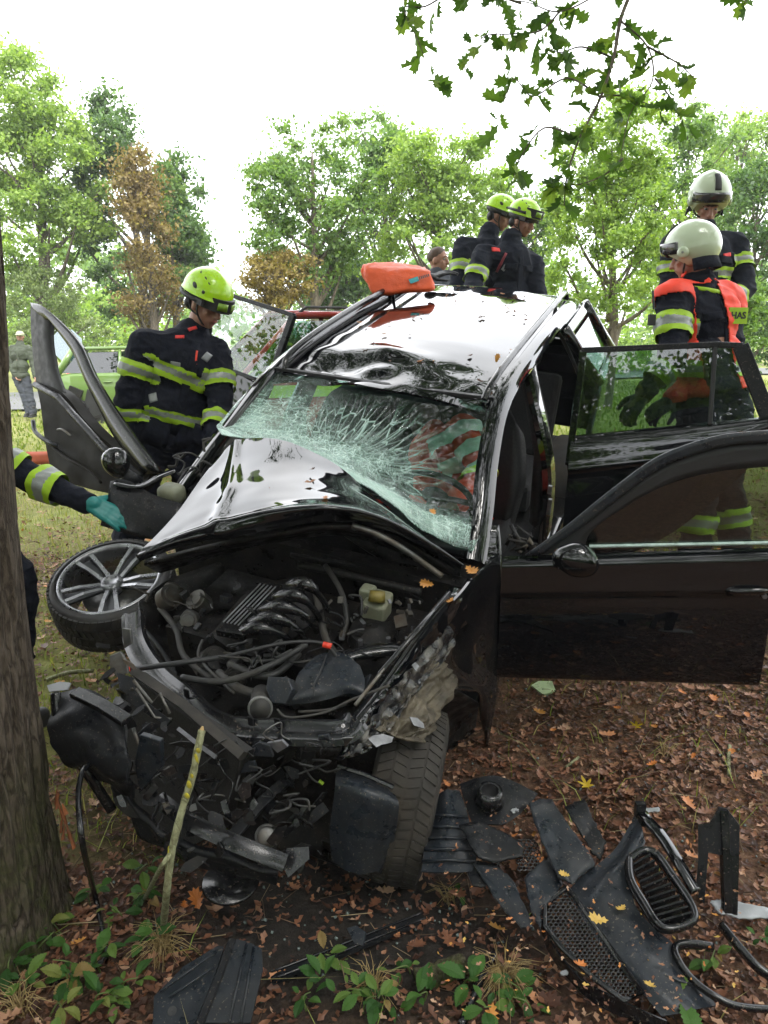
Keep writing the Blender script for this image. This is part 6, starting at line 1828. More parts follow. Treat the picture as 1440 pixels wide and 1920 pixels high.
def yellow_helmet(R, c, Hm, s=1.0, visor_up=False, goggles=True):
    def W(x, y, z): return c + Hm @ Vector((x, y, z)) * s
    def fn(v):
        z = v.z
        if z < -.12: z = -.12 + (z + .12) * .10
        b_ = 1.0 + (.10 if v.z < -.02 else 0) * min(1, (-.02 - v.z) * 4)
        ridge = 1 + .03 * math.exp(-(v.x / .12) ** 2) * (v.z > 0)
        return Vector((v.x * b_, v.y * b_ * (1.0 + .05 * (v.y > 0)), z * ridge))
    sh = mesh('helmet', ell(W(0, -.01, .055), .118 * s, .143 * s, .118 * s, Hm, 48, 32, fn=fn), M_HELY, R, smooth=True)
    mesh('helmet_lining', ell(W(0, -.01, .03), .108 * s, .132 * s, .05 * s, Hm, 24, 10), M_BLK, sh, smooth=True)
    # vents, crest lines
    for sx in (-1, 1):
        for (y, z, ry, rz) in ((.0, .085, .020, .012), (.058, .07, .010, .010), (.03, .135, .011, .004), (-.02, .148, .011, .004), (.062, .118, .010, .004)):
            r_ = math.sqrt(max(.05, 1 - ((y + .01) / .143) ** 2 - ((z - .055) / .118) ** 2))
            x = sx * .118 * r_ * 1.0
            nrm_ = Vector((x / .118 ** 2, (y + .01) / .143 ** 2, (z - .055) / .118 ** 2)).normalized()
            Rm = Hm @ basis(y=Vector((0, .2, 1)), z=nrm_)
            mesh('vent', ell(W(x, y, z), rz * s, ry * s, .004 * s, Rm @ Matrix.Rotation(1.2, 3, 'Z'), 12, 6), M_BLK, sh, smooth=True)
        mesh('lamp_clip', box(W(sx * .112, .055, .018), .016 * s, .05 * s, .028 * s, Hm), M_BLK, sh)
        mesh('chin_strap', tube(smooth_path([W(sx * .085, .02, .0), W(sx * .078, .025, -.05), W(sx * .045, .045, -.10), W(0, .055, -.118)], 4), .0055 * s, 6), M_BLK, R, smooth=True)
        mesh('chin_strap', tube(smooth_path([W(sx * .085, -.05, .0), W(sx * .08, -.02, -.05), W(sx * .07, .02, -.065)], 4), .005 * s, 6), M_BLK, R, smooth=True)
    mesh('neck_guard', ell(W(0, -.065, -.03), .085 * s, .045 * s, .05 * s, Hm, 16, 8), M_BLK, R, smooth=True)
    if goggles:
        gz_ = .028 if not visor_up else .075
        G = [[W(math.sin(a) * .105, math.cos(a) * .135 + .005 + (.02 if abs(a) < .8 else 0), gz_ + dz) for a in np.linspace(-1.15, 1.15, 17)] for dz in (-.034, -.02, .02, .034)]
        gg = mesh('goggles', sheet(G, .028, away=Hm @ Vector((0, -1, 0))), M_BLK, sh, smooth=True, auto=40)
        for sx in (-1, 1):
            G = [[W(math.sin(a) * .108, math.cos(a) * .139 + .026, gz_ + dz) for a in np.linspace(sx * .12, sx * .62, 7)] for dz in (-.020, 0, .020)]
            mesh('goggle_lens', sheet(G, .003, away=Hm @ Vector((0, -1, 0))), MLENS, gg, smooth=True)
        mesh('goggle_strap', tube([W(math.sin(a) * .123, math.cos(a) * .146 - .01, gz_ - .01) for a in np.linspace(1.0, 5.28, 30)], .008 * s, 6, flat=1.4), M_BLK, gg, smooth=True)
    return sh
MLENS = pm('green_tinted_lens', (.16, .3, .02), .08, coat=.6, bmp=0)
def white_helmet(R, c, Hm, s=1.0):
    def W(x, y, z): return c + Hm @ Vector((x, y, z)) * s
    def fn(v):
        z = v.z
        lim = -.78 if v.y < .1 else -.78 + (v.y - .1) * 1.0
        if z < lim: z = lim + (z - lim) * .08
        return Vector((v.x * (1 + .03 * (v.z < 0)), v.y * (1.02 if v.y > 0 else 1.06), z + .05 * math.exp(-(v.x / .25) ** 2) * max(0, v.z)))
    sh = mesh('helmet', ell(W(0, -.01, .035), .135 * s, .155 * s, .145 * s, Hm, 56, 36, fn=fn), M_HELW, R, smooth=True)
    mesh('helmet_lining', ell(W(0, -.03, -.005), .118 * s, .125 * s, .05 * s, Hm, 24, 10), M_BLK, sh, smooth=True)
    # dark brow visor with centre stripe up the front
    G = []
    for z, ex in ((-.008, .006), (.02, .012), (.045, .010), (.058, .004)):
        G.append([W(math.sin(a) * .139, math.cos(a) * (.163 + ex) - .01, z + .035 - .03 * abs(math.sin(a)) ** 2) for a in np.linspace(-1.25, 1.25, 25)])
    mesh('visor', sheet(G, .006, away=Hm @ Vector((0, -1, 0))), M_VISOR, sh, smooth=True)
    G = []
    for th_ in np.linspace(.45, 1.25, 10):
        wz = .022 - .006 * (th_ - .3)
        G.append([W(x, math.cos(th_) * .164 - .008, .035 + math.sin(th_) * .157) for x in (-wz, 0, wz)])
    mesh('front_crest', sheet(G, .008, away=Hm @ Vector((0, -1, 0))), M_BLK, sh, smooth=True)
    for sx in (-1, 1):
        x, y, z = sx * .134, .02, .0
        dk = mesh('side_disc', lathe([(.034, -.004), (.032, .006), (.02, .011), (.001, .012)], W(x, y, z), Hm @ Vector((sx, .05, 0)), 24, cap=False), M_HELW, sh, smooth=True)
        mesh('disc_screw', lathe([(.008, .010), (.007, .015), (.001, .016)], W(x, y, z), Hm @ Vector((sx, .05, 0)), 10), M_SILV, dk)
        mesh('chin_strap', tube(smooth_path([W(sx * .1, .02, -.05), W(sx * .075, .04, -.09), W(0, .055, -.12)], 4), .006 * s, 6), M_BLK, R, smooth=True)
    G = [[W(math.sin(a) * (.118 + t * .012), -math.cos(a) * (.132 + t * .012) - .01, -.045 - t * .07) for a in np.linspace(-1.5, 1.5, 17)] for t in (0, .5, 1)]
    mesh('neck_curtain', sheet(G, .008, away=Hm @ Vector((0, 1, 0))), M_TURNOUT, R, smooth=True)
    return sh
def gpt(x, y, lift=.1):
    return Vector((x, y, g1(x, y) + lift))
def ankle(px, py_guess, d):
    q = P(px, py_guess, d)
    return gpt(q.x, q.y, .105)

# 1 — leaning over the far side of the wreck
d = 4.2
J = dict(head=P(386, 572, d - .06), neck=P(362, 626, d), sl=P(272, 648, d - .12), sr=P(404, 664, d + .06), el=P(238, 755, d - .10), er=P(414, 752, d - .02), wl=P(232, 842, d - .05), wr=P(400, 832, d - .2),
         pelvis=P(312, 812, d + .06), hl=P(282, 838, d + .04), hr=P(346, 838, d + .08), kl=P(246, 985, d), kr=P(372, 985, d + .1))
J['al'] = ankle(212, 1110, d); J['ar'] = ankle(382, 1120, d + .15)
J['front'] = Vector((.45, -.8, 0)); J['foot'] = Vector((.6, -.8, 0))
H1 = headmat((.80, -.50, -.42))
R1, jk, tr_, q = person('firefighter in a yellow-green helmet with goggles, bending beside the shattered windscreen', J, H1, group='firefighters in dark turnout gear', seed=1, s=1.04, bulk=1.04)
face_bits(R1, J['head'], H1, 1.04)
yellow_helmet(R1, J['head'] + H1 @ Vector((0, 0, .02)), H1, 1.04)
limb_band(jk, R1, J['sl'], J['el'], .44, .085, .15); limb_band(jk, R1, J['el'], J['wl'], .22, .07, .15)
limb_band(jk, R1, J['sr'], J['er'], .62, .085, .13); limb_band(jk, R1, J['er'], J['wr'], .55, .085, .12)
band('reflective_band', jk, jk, P(330, 703, d), (P(275, 680, d) - P(375, 722, d)).cross(CF), .078, .24, cond=lambda p, a=J['sl'], b_=J['el'], c=J['er'], e=J['sr']: min(((p - a.lerp(b_, t)).length for t in (.4, .6, .8, 1))) > .11 and min(((p - e.lerp(c, t)).length for t in (.4, .6, .8, 1))) > .10)
band('reflective_band', jk, jk, P(315, 782, d), (P(250, 765, d) - P(380, 790, d)).cross(CF), .058, .27, cond=lambda p, a=J['el'], b_=J['wl']: (p - a.lerp(b_, .3)).length > .12 and (p - a).length > .12)
limb_band(tr_, R1, J['kl'], J['al'], .55, .08, .14); limb_band(tr_, R1, J['kr'], J['ar'], .55, .08, .14)
M_CHILI = pm('red_patch', (.6, .03, .025), .6)
nz_ = -CF
surf_patch('chest_patch', jk, P(331, 626, d - .2), nz_, Vector((-.05, 0, 1)), .048, .018, M_CHILI)
surf_patch('collar_patch', jk, P(352, 607, d - .2), nz_, Vector((-.5, 0, 1)), .045, .02, M_CHILI)
surf_patch('zip_pull', jk, P(362, 665, d - .2), nz_, Vector((.1, 0, 1)), .008, .075, M_RED)
surf_patch('name_tag', jk, P(378, 660, d - .2), nz_, Vector((.6, 0, 1)), .03, .05, M_WHITE)
surf_patch('pocket_label', jk, P(325, 680, d - .2), nz_, Vector((.1, 0, 1)), .05, .022, M_SILV)
surf_patch('hem_label', jk, P(280, 742, d - .2), nz_, Vector((-.3, 0, 1)), .045, .05, M_SILV)

# 2 and 3 — at the tailgate
d = 6.1
J = dict(head=P(980, 416, d), neck=P(958, 448, d), sl=P(905, 478, d - .1), sr=P(1000, 492, d + .12), el=P(880, 560, d - .3), er=P(1012, 580, d + .0), wl=P(900, 620, d - .5), wr=P(990, 640, d - .3),
         pelvis=P(952, 600, d + .15), hl=P(932, 620, d + .1), hr=P(975, 620, d + .15), kl=P(925, 735, d), kr=P(980, 735, d + .1))
J['al'] = ankle(925, 850, d); J['ar'] = ankle(985, 850, d + .2); J['front'] = Vector((.3, -1, 0))
H2 = headmat((.72, -.62, -.33))
R2, jk, tr_, q = person('firefighter in yellow helmet with goggles raised, right one of the pair behind the roof', J, H2, group='firefighters in dark turnout gear', seed=5, vox=.012, cloth=M_TURNOUT2)
face_bits(R2, J['head'], H2)
yellow_helmet(R2, J['head'] + H2 @ Vector((0, 0, .01)), H2, .98, visor_up=True)
surf_patch('chest_patch', jk, P(932, 463, d - .2), nz_, Vector((-.1, 0, 1)), .07, .035, M_CHILI)
surf_patch('zip_cord', jk, P(944, 484, d - .2), nz_, Vector((.5, 0, 1)), .02, .15, pm('dark_red_cord', (.2, .02, .03), .6))
surf_patch('name_tag', jk, P(950, 494, d - .2), nz_, Vector((.8, 0, 1)), .03, .05, M_WHITE)
limb_band(jk, R2, J['sl'], J['el'], .5, .09, .15)
d = 6.45
J = dict(head=P(937, 406, d), neck=P(918, 437, d), sl=P(868, 462, d - .1), sr=P(955, 470, d + .1), el=P(858, 545, d - .2), er=P(960, 560, d), wl=P(870, 600, d - .4), wr=P(950, 620, d - .3),
         pelvis=P(905, 580, d + .1), hl=P(888, 600, d + .1), hr=P(925, 600, d + .1), kl=P(885, 715, d), kr=P(925, 715, d))
J['al'] = ankle(885, 820, d); J['ar'] = ankle(925, 820, d); J['front'] = Vector((.3, -1, 0))
H3 = headmat((.85, -.3, -.35))
R3, jk, tr_, q = person('half hidden firefighter in yellow helmet, left one of the pair behind the roof', J, H3, group='firefighters in dark turnout gear', seed=8, vox=.012, cloth=M_TURNOUT2)
face_bits(R3, J['head'], H3)
yellow_helmet(R3, J['head'] + H3 @ Vector((0, 0, .01)), H3, .98, goggles=False)
limb_band(jk, R3, J['sl'], J['el'], .52, .10, .15)
band('reflective_band', jk, jk, P(898, 500, d), Vector((0.1, 0, 1)), .07, .22)

# 4 — cream helmet, standing behind, facing us
d = 5.2
J = dict(head=P(1326, 388, d), neck=P(1322, 438, d), sl=P(1262, 462, d), sr=P(1378, 458, d), el=P(1252, 560, d), er=P(1398, 545, d - .05), wl=P(1275, 640, d - .25), wr=P(1345, 575, d - .28),
         pelvis=P(1322, 610, d), hl=P(1296, 630, d), hr=P(1350, 630, d), kl=P(1292, 790, d), kr=P(1352, 790, d))
J['al'] = ankle(1292, 920, d); J['ar'] = ankle(1355, 920, d); J['front'] = Vector((0, -1, 0))
H4 = headmat((-.05, -.86, -.42))
R4, jk, tr_, q = person('firefighter in a cream helmet with dark front stripe, facing the camera at the upper right', J, H4, group='firefighters in dark turnout gear', seed=11, vox=.010, cloth=M_TURNOUT2)
face_bits(R4, J['head'], H4)
white_helmet(R4, J['head'] + H4 @ Vector((0, 0, .048)), H4, 1.0)
limb_band(jk, R4, J['sr'], J['er'], .42, .08, .13); limb_band(jk, R4, J['er'], J['wr'], .38, .09, .13); limb_band(jk, R4, J['sl'], J['el'], .45, .08, .13)
band('reflective_band', jk, jk, P(1330, 515, d), Vector((0, 0, 1)), .085, .22, cond=lambda p, b_=J['er'], a=J['sr']: (p - a.lerp(b_, .6)).length > .12)
surf_patch('chest_patch', jk, P(1372, 472, d - .2), nz_, Vector((-.3, 0, 1)), .06, .025, M_CHILI)
limb_band(tr_, R4, J['kl'], J['al'], .5, .08, .14); limb_band(tr_, R4, J['kr'], J['ar'], .5, .08, .14)

# 5 — cream helmet and orange vest, turned away, behind the rear door
d = 4.35
J = dict(head=P(1296, 482, d), neck=P(1310, 532, d + .02), sl=P(1262, 562, d - .08), sr=P(1362, 566, d + .12), el=P(1262, 668, d - .16), er=P(1368, 680, d + .05), wl=P(1205, 742, d - .18), wr=P(1260, 750, d + .0),
         pelvis=P(1345, 735, d + .02), hl=P(1318, 760, d - .02), hr=P(1372, 765, d + .08), kl=P(1318, 900, d - .04), kr=P(1362, 905, d + .06))
J['al'] = ankle(1302, 1030, d - .05); J['ar'] = ankle(1382, 1035, d + .1); J['front'] = Vector((-1, .1, 0)); J['foot'] = Vector((-1, .3, 0))
H5 = headmat((-.84, .50, -.22))
R5, jk, tr_, q = person('firefighter in a cream helmet and orange vest, side on behind the open rear door', J, H5, seed=14, s=1.08, bulk=1.05, group='firefighters in dark turnout gear')
face_bits(R5, J['head'], H5)
white_helmet(R5, J['head'] + H5 @ Vector((0, 0, .02)), H5, 1.0)
limb_band(jk, R5, J['sl'], J['el'], .50, .12, .15)
limb_band(jk, R5, J['el'], J['wl'], .45, .09, .13)
limb_band(tr_, R5, J['kr'], J['ar'], .50, .11, .17); limb_band(tr_, R5, J['kl'], J['al'], .50, .11, .17)
# vest: two fronts and a back made from the jacket surface, pushed outwards
def vest(jk, Rr, cond, lift=.014):
    rm = rinv(jk); wm = rm.inverted()
    bm = bmesh.new(); bm.from_mesh(jk.data); bm.transform(wm)
    bmesh.ops.delete(bm, geom=[f for f in bm.faces if not cond(f.calc_center_median())], context='FACES')
    bm.normal_update()
    nn = {v: v.normal.copy() for v in bm.verts}
    for v in bm.verts: v.co += nn[v] * lift
    bmesh.ops.smooth_vert(bm, verts=bm.verts, factor=.5, use_axis_x=True, use_axis_y=True, use_axis_z=True)
    for f in bm.faces: f.smooth = True
    bm.transform(rm)
    me = bpy.data.meshes.new('vest'); bm.to_mesh(me); bm.free()
    me.materials.append(M_VEST)
    o = link('vest', me, Rr)
    m_ = o.modifiers.new('thick', 'SOLIDIFY'); m_.thickness = .004; m_.offset = 1
    return o
upv = q['up']
def arm_dist(p, a, b_):
    ab = b_ - a; t = max(0, min(1, (p - a).dot(ab) / ab.length_squared))
    return (p - a - ab * t).length
def vcond(p, J=J, q=q):
    if arm_dist(p, J['sl'].lerp(J['el'], .18), J['el']) < .112 or arm_dist(p, J['el'], J['wl']) < .11: return False
    if arm_dist(p, J['sr'].lerp(J['er'], .3), J['er']) < .10: return False
    h = (p - J['pelvis']).dot(q['up'])
    if h < -.02: return False
    if (p - J['neck']).length < .1: return False
    ax_ = J['pelvis'].lerp(J['neck'], max(0, min(1, h / (J['neck'] - J['pelvis']).length)))
    r_ = p - ax_
    if r_.dot(-CF) > .02 and abs(r_.dot(CX) + .03) < .082 and (p - J['sl']).dot(q['up']) < .055: return False
    return True
ve = vest(jk, R5, vcond)
ROOTINV  # vest carries a yellow edge, silver bands and a lettered patch
mesh('vest_collar_trim', tube([J['neck'] + (Vector((math.cos(a), math.sin(a), 0)) * .135 + Vector((0, 0, -.045 - .02 * math.cos(a)))) for a in np.linspace(0, 2 * math.pi, 29)[:-1]], .016, 8, closed=True, cap=False), M_YEL, ve, smooth=True)
band('vest_band', ve, ve, P(1350, 690, d), Vector((0, 0, 1)), .09, .3, lift=.01)
vp = surf_patch('vest_patch', jk, P(1374, 592, d - .04), Vector((.2, -.98, .0)), Vector((0, 0, 1)), .14, .10, M_YEL, lift=.034)
def text_mesh(name, body, size, M, mat, parent, ext=.001, font_w=0.0):
    cu = bpy.data.curves.new(name, 'FONT'); cu.body = body; cu.size = size; cu.extrude = ext; cu.align_x = 'CENTER'; cu.align_y = 'CENTER'
    cu.offset = font_w; cu.resolution_u = 3
    t = bpy.data.objects.new('tmp', cu); COL.objects.link(t)
    dg = bpy.context.evaluated_depsgraph_get()
    me = bpy.data.meshes.new_from_object(t.evaluated_get(dg))
    bpy.data.objects.remove(t)
    me.transform((rinv(parent) if parent else Matrix.Identity(4)) @ M)
    me.materials.clear(); me.materials.append(mat)
    me.name = name
    return link(name, me, parent)
nrm5 = Vector((.2, -.98, .0)).normalized(); x5 = Vector((0, 0, 1)).cross(nrm5).normalized(); y5 = nrm5.cross(x5)
pc = sum((rinv(vp).inverted() @ v.co for v in vp.data.vertices), Vector()) / len(vp.data.vertices)
pc0 = pc + nrm5 * .034 - x5 * .012
for v_ in (vp,): bpy.data.objects.remove(v_)
vp = mesh('vest_patch', prism([pc0 + x5 * a + y5 * b_ for a, b_ in ((-.06, -.045), (.06, -.045), (.06, .045), (-.06, .045))], nrm5 * .006), M_YEL, ve)
Mx = Matrix.Translation(pc0 + nrm5 * .008) @ Matrix((x5, y5, nrm5)).transposed().to_4x4()
Mx0 = Matrix.Translation(pc + nrm5 * .05 - x5 * .034) @ Matrix((x5, y5, nrm5)).transposed().to_4x4()
text_mesh('vest_lettering', 'HAS', .052, Mx, M_BLK, ve, .001, .0015)
mesh('radio_antenna', join(tube([P(1226, 580, d - .2), P(1224, 545, d - .2)], .006, 6), box(P(1222, 600, d - .2), .035, .03, .06)), M_BLK, R5)

# 6 — arm with the teal glove, the rest of the person behind the trunk
d = 3.3
J = dict(head=P(-70, 770, d), neck=P(-52, 820, d), sl=P(-110, 860, d + .1), sr=P(2, 868, d - .05), el=P(-120, 960, d + .1), er=P(92, 912, d - .02), wl=P(-90, 1050, d), wr=P(168, 942, d - .06),
         pelvis=P(-60, 1010, d + .05), hl=P(-90, 1030, d + .1), hr=P(-30, 1030, d), kl=P(-75, 1150, d), kr=P(30, 1085, d - .1))
J['al'] = ankle(-80, 1300, d); J['ar'] = ankle(20, 1300, d + .05); J['front'] = Vector((1, -.2, 0))
J['hwr'] = (P(205, 962, d - .06) - P(168, 942, d - .06)); J['pwr'] = Vector((.3, .3, -.6))
H6 = headmat((.9, .1, -.4))
R6, jk, tr_, q = person('firefighter hidden behind the tree trunk, reaching out one arm in a teal glove', J, H6, hand=M_GLOVET, seed=21, group='firefighters in dark turnout gear', s=.98, bulk=.92, vox=.008, hcurl=.25)
face_bits(R6, J['head'], H6)
yellow_helmet(R6, J['head'] + H6 @ Vector((0, 0, .01)), H6, 1.1, goggles=False)
limb_band(jk, R6, J['er'], J['wr'], .02, .10, .13, tilt=None)
limb_band(jk, R6, J['sr'], J['er'], .2, .09, .13)

# 7 — rescuer in red inside the car
d = 3.88
J = dict(head=P(800, 800, d + .22), neck=P(815, 815, d + .15), sl=P(800, 865, d + .12), sr=P(868, 800, d + .02), el=P(800, 930, d + .1), er=P(905, 890, d - .1), wl=P(770, 960, d - .1), wr=P(850, 940, d - .25),
         pelvis=cw(.34, 2.42, .60), hl=cw(.26, 2.36, .58), hr=cw(.46, 2.36, .58), kl=cw(.24, 1.98, .66), kr=cw(.50, 1.98, .66), al=cw(.24, 1.72, .36), ar=cw(.5, 1.72, .36))
J['front'] = Vector((0, -1, 0)); J['foot'] = Vector((0, -1, .0))
H7 = headmat((-.5, -.4, -.7))
M_SILV_LIFT = pm('silver_tape_light_painted_in', (.7, .75, .7), .4)  # silver tape again, colour raised to stand in for light missing inside the car
M_YEL_LIFT = pm('yellow_tape_light_painted_in', (.6, .8, .02), .5)  # yellow tape brightened in its colour the same way for the dim cabin
M_REDJ = pm('red_rescue_jacket', (.85, .06, .025), .75, bmp=.4, bscale=9, bdist=.02)
R7, jk, tr_, q = person('rescuer in a red jacket with silver bands, seen through the cracked windscreen', J, H7, seed=25, s=.9, cloth=M_REDJ, trous=M_REDJ, vox=.010, hand=M_SKIN, bulk=1.05)
mesh('hair', ell(J['head'] + H7 @ Vector((0, -.02, .035)), .084, .098, .085, H7, 16, 10), M_HAIR, R7, smooth=True)
for t in (.15, .55, .95):
    band('reflective_band', jk, jk, J['sr'].lerp(J['er'], t), (J['er'] - J['sr']), .07, .2, mats=(M_SILV_LIFT,) * 3 if t < .9 else (M_SILV_LIFT, M_YEL_LIFT, M_YEL_LIFT))

# 8 — bare-headed young man beyond the roof
d = 7.2
J = dict(head=P(822, 488, d), neck=P(818, 518, d + .02), sl=P(790, 532, d), sr=P(846, 532, d + .05), el=P(782, 590, d), er=P(856, 590, d), wl=P(786, 640, d - .1), wr=P(850, 640, d - .1), pelvis=P(818, 640, d), hl=P(803, 650, d), hr=P(833, 650, d), kl=P(803, 740, d), kr=P(833, 740, d))
J['al'] = ankle(803, 830, d); J['ar'] = ankle(835, 830, d); J['front'] = Vector((1, -.5, 0))
H8 = headmat((.92, -.45, -.05))
R8, jk, tr_, q = person('bare-headed young man with short brown hair beyond the car roof', J, H8, seed=31, vox=.013, hand=M_SKIN, cloth=M_DENIM, trous=M_DENIM)
face_bits(R8, J['head'], H8)
mesh('hair', ell(J['head'] + H8 @ Vector((0, -.028, .04)), .082, .09, .085, H8, 24, 14, fn=lambda v: Vector((v.x, v.y + .25 * max(0, v.z), v.z)) * (1 + .05 * mnoise.noise(v * 6))), M_HAIR, R8, smooth=True)

# 9 — man with a cap by the road, far left
d = 16.5
J = dict(head=P(38, 632, d), neck=P(38, 645, d), sl=P(24, 654, d), sr=P(54, 654, d), el=P(19, 682, d), er=P(62, 682, d), wl=P(30, 706, d - .1), wr=P(66, 708, d - .1), pelvis=P(40, 705, d), hl=P(33, 710, d), hr=P(48, 710, d), kl=P(46, 742, d), kr=P(56, 742, d))
J['al'] = P(54, 772, d); J['ar'] = P(63, 773, d); J['front'] = Vector((0, -1, 0))
H9 = headmat((.1, -1, -.05))
R9, jk, tr_, q = person('man in a pale cap and olive shirt standing by the road at the far left', J, H9, seed=35, vox=.016, hand=M_SKIN, cloth=M_OLIVE, trous=M_DENIM, s=1.0)
M_CAP = pm('khaki_cap', (.35, .36, .24), .8)
mesh('beard', ell(J['head'] + H9 @ Vector((0, .045, -.075)), .055, .04, .045, H9, 12, 8), M_HAIR, R9, smooth=True)
cp = mesh('cap', ell(J['head'] + H9 @ Vector((0, -.005, .06)), .088, .105, .075, H9, 18, 10), M_CAP, R9, smooth=True)
mesh('cap_peak', ell(J['head'] + H9 @ Vector((0, .11, .055)), .07, .065, .012, H9, 14, 6), M_CAP, cp, smooth=True)

# ------------------------------------------------------------------ things beyond the wreck
def parked_car(name, label, c, yaw, body, L=3.9, Wd=1.68, H=1.5, damaged=False, stripe=None, rails=False):
    """c ground point, yaw: direction of the nose"""
    Rz = Matrix.Rotation(yaw, 3, 'Z')
    R = root(name, label, 'car', c, Rz)
    def W(x, y, z): return Vector(c) + Rz @ Vector((x, y, z))   # x forward
    hl, hw = L / 2, Wd / 2
    st = [(-hl, .45, .78, .80), (-hl + .08, .30, .90, .93), (-hl + .5, .22, .97, .99), (-.6, .20, .98, 1), (.5, .20, .96, 1), (hl - 1.0, .22, .90, .99), (hl - .35, .26, .76, .95), (hl - .05, .34, .62, .86), (hl, .42, .52, .78)]
    G = []
    for x, z0, z1, wf in st:
        w = hw * wf
        G.append([W(x, s * ww, z) for s, ww, z in ((-1, w * .9, z0), (-1, w, z0 + .12), (-1, w * 1.01, (z0 + z1) / 2), (-1, w * .96, z1 - .05), (-1, w * .86, z1), (1, w * .86, z1), (1, w * .96, z1 - .05), (1, w * 1.01, (z0 + z1) / 2), (1, w, z0 + .12), (1, w * .9, z0))])
    nv, nu = len(G), 10
    V = [p for r in G for p in r]; Fc = []
    for i in range(nv - 1):
        for j in range(nu): Fc.append((i * nu + j, i * nu + (j + 1) % nu, (i + 1) * nu + (j + 1) % nu, (i + 1) * nu + j))
    Fc.append(tuple(range(nu))); Fc.append(tuple((nv - 1) * nu + j for j in range(nu)))
    bd = mesh('body', (V, Fc), body, R, smooth=True, auto=45); bevel(bd, .03, 2, 50)
    # greenhouse: glass with painted roof and pillars
    xb0, xb1, xf0, xf1 = -hl + .22, -hl + .55, hl - 1.15, .25
    wb, wr_ = hw * .86, hw * .68
    zb, zr = .95, H - .05
    gl = lambda x0, x1, s: [W(x0, s * wb, zb), W(x1, s * wr_, zr)]
    for s in (-1, 1):
        for a, b_, c2, d2 in ((-hl + .30, -.62, -.62, xb1 + .08), (-.52, .42, -.02 + .05, -.52), ):
            pass
        pts = [(-hl + .34, zb + .02, wb), (-.58, zb + .02, wb), (-.58, zr - .06, wr_ + .03), (xb1 + .1, zr - .08, wr_ + .03)]
        mesh('window', prism([W(x, s * (w + .004), z) for x, z, w in pts], Rz @ Vector((0, -s * .01, 0))), M_GLASSD if damaged else M_GLASS, R)
        pts = [(-.50, zb + .02, wb), (hl - 1.28, zb + .02, wb), (.22, zr - .07, wr_ + .03), (-.50, zr - .06, wr_ + .03)]
        mesh('window', prism([W(x, s * (w + .004), z) for x, z, w in pts], Rz @ Vector((0, -s * .01, 0))), M_GLASS, R)
        for p0, p1, r in (((xb0, zb, wb), (xb1, zr, wr_), .07), ((-.54, zb, wb), (-.54, zr, wr_), .04), ((hl - 1.15, zb, wb), (.25, zr, wr_), .035)):
            mesh('pillar', tube([W(p0[0], s * p0[2], p0[1] - .03), W(p1[0], s * p1[2], p1[1])], [r, r * .8], 8), body, R, smooth=True)
        mesh('roof_edge', tube([W(xb1, s * wr_, zr), W(-.5, s * (wr_ + .01), zr + .02), W(.25, s * wr_, zr)], .035, 8), body, R, smooth=True)
        if rails: mesh('roof_rail', tube([W(xb1 + .1, s * wr_, zr + .02), W(xb1 + .2, s * wr_, zr + .09), W(.1, s * wr_, zr + .09), W(.2, s * wr_, zr + .02)], .018, 6), M_BLK, R, smooth=True)
        for xx in (-hl + .72, hl - .78):
            if damaged and xx < 0 and s == damaged: continue
            wc = W(xx, s * (hw - .06), .31)
            ty = mesh('wheel', lathe([(.18, -.09), (.29, -.1), (.31, -.05), (.31, .05), (.29, .1), (.18, .09)], wc, Rz @ Vector((0, s, 0)), 28), M_RUBBER, R, smooth=True)
            mesh('rim', lathe([(.2, .07), (.17, .03), (.04, .06), (.001, .06)], wc, Rz @ Vector((0, s, 0)), 20), M_ALLOY, ty, smooth=True)
            mesh('wheel_arch', lathe([(.36, .02), (.345, .05), (.30, .05)], W(xx, s * (hw - .02), .33), Rz @ Vector((0, s, 0)), 24), M_BLK, R, smooth=True)
        mesh('door_gap', tube([W(-.54, s * hw * 1.012, .3), W(-.54, s * hw * 1.0, .92)], .006, 5), M_BLK, R)
        mesh('door_handle', tube([W(-.85, s * hw * 1.0, .80), W(-.68, s * hw * 1.0, .80)], .014, 6), body, R, smooth=True)
        mesh('door_handle', tube([W(.0, s * hw * 1.0, .80), W(-.4 + .2, s * hw * 1.0, .80)], .014, 6), body, R, smooth=True)
        mesh('headlight', ell(W(hl - .18, s * hw * .66, .62), .14, .16, .08, Rz, 14, 8), M_GLASSC, R, smooth=True)
        mesh('tail_lamp', ell(W(-hl + .1, s * hw * .8, .8), .06, .09, .16, Rz, 12, 8), M_RED, R, smooth=True)
        if stripe: mesh('stripe', sheet([[W(x, s * hw * 1.015, z) for x in (-hl + .3, 0, hl - .9)] for z in (.72, .86)], .006), stripe, R)
    mesh('roof', sheet([[W(x, y, zr + .04 - .03 * (y / wr_) ** 2 - (.02 if abs(x + .5) > .8 else 0)) for y in np.linspace(-wr_, wr_, 7)] for x in np.linspace(xb1 - .05, .3, 7)], .03), body, R, smooth=True)
    mesh('windscreen', prism([W(hl - 1.1, -wb, zb), W(hl - 1.1, wb, zb), W(.27, wr_, zr), W(.27, -wr_, zr)], Rz @ Vector((-.01, 0, 0))), M_GLASS, R)
    mesh('rear_window', prism([W(xb0, -wb, zb), W(xb0, wb, zb), W(xb1, wr_, zr), W(xb1, -wr_, zr)], Rz @ Vector((.01, 0, 0))), M_GLASS, R)
    return R, W
gc = P(292, 772, 16.2)
GCAR, WG = parked_car('damaged_car', 'pale green hatchback with torn rear corner, parked by the road behind the first firefighter', (gc.x, gc.y, g1(gc.x, gc.y) + .02), math.radians(8), M_CARGREEN, L=4.0, damaged=-1)
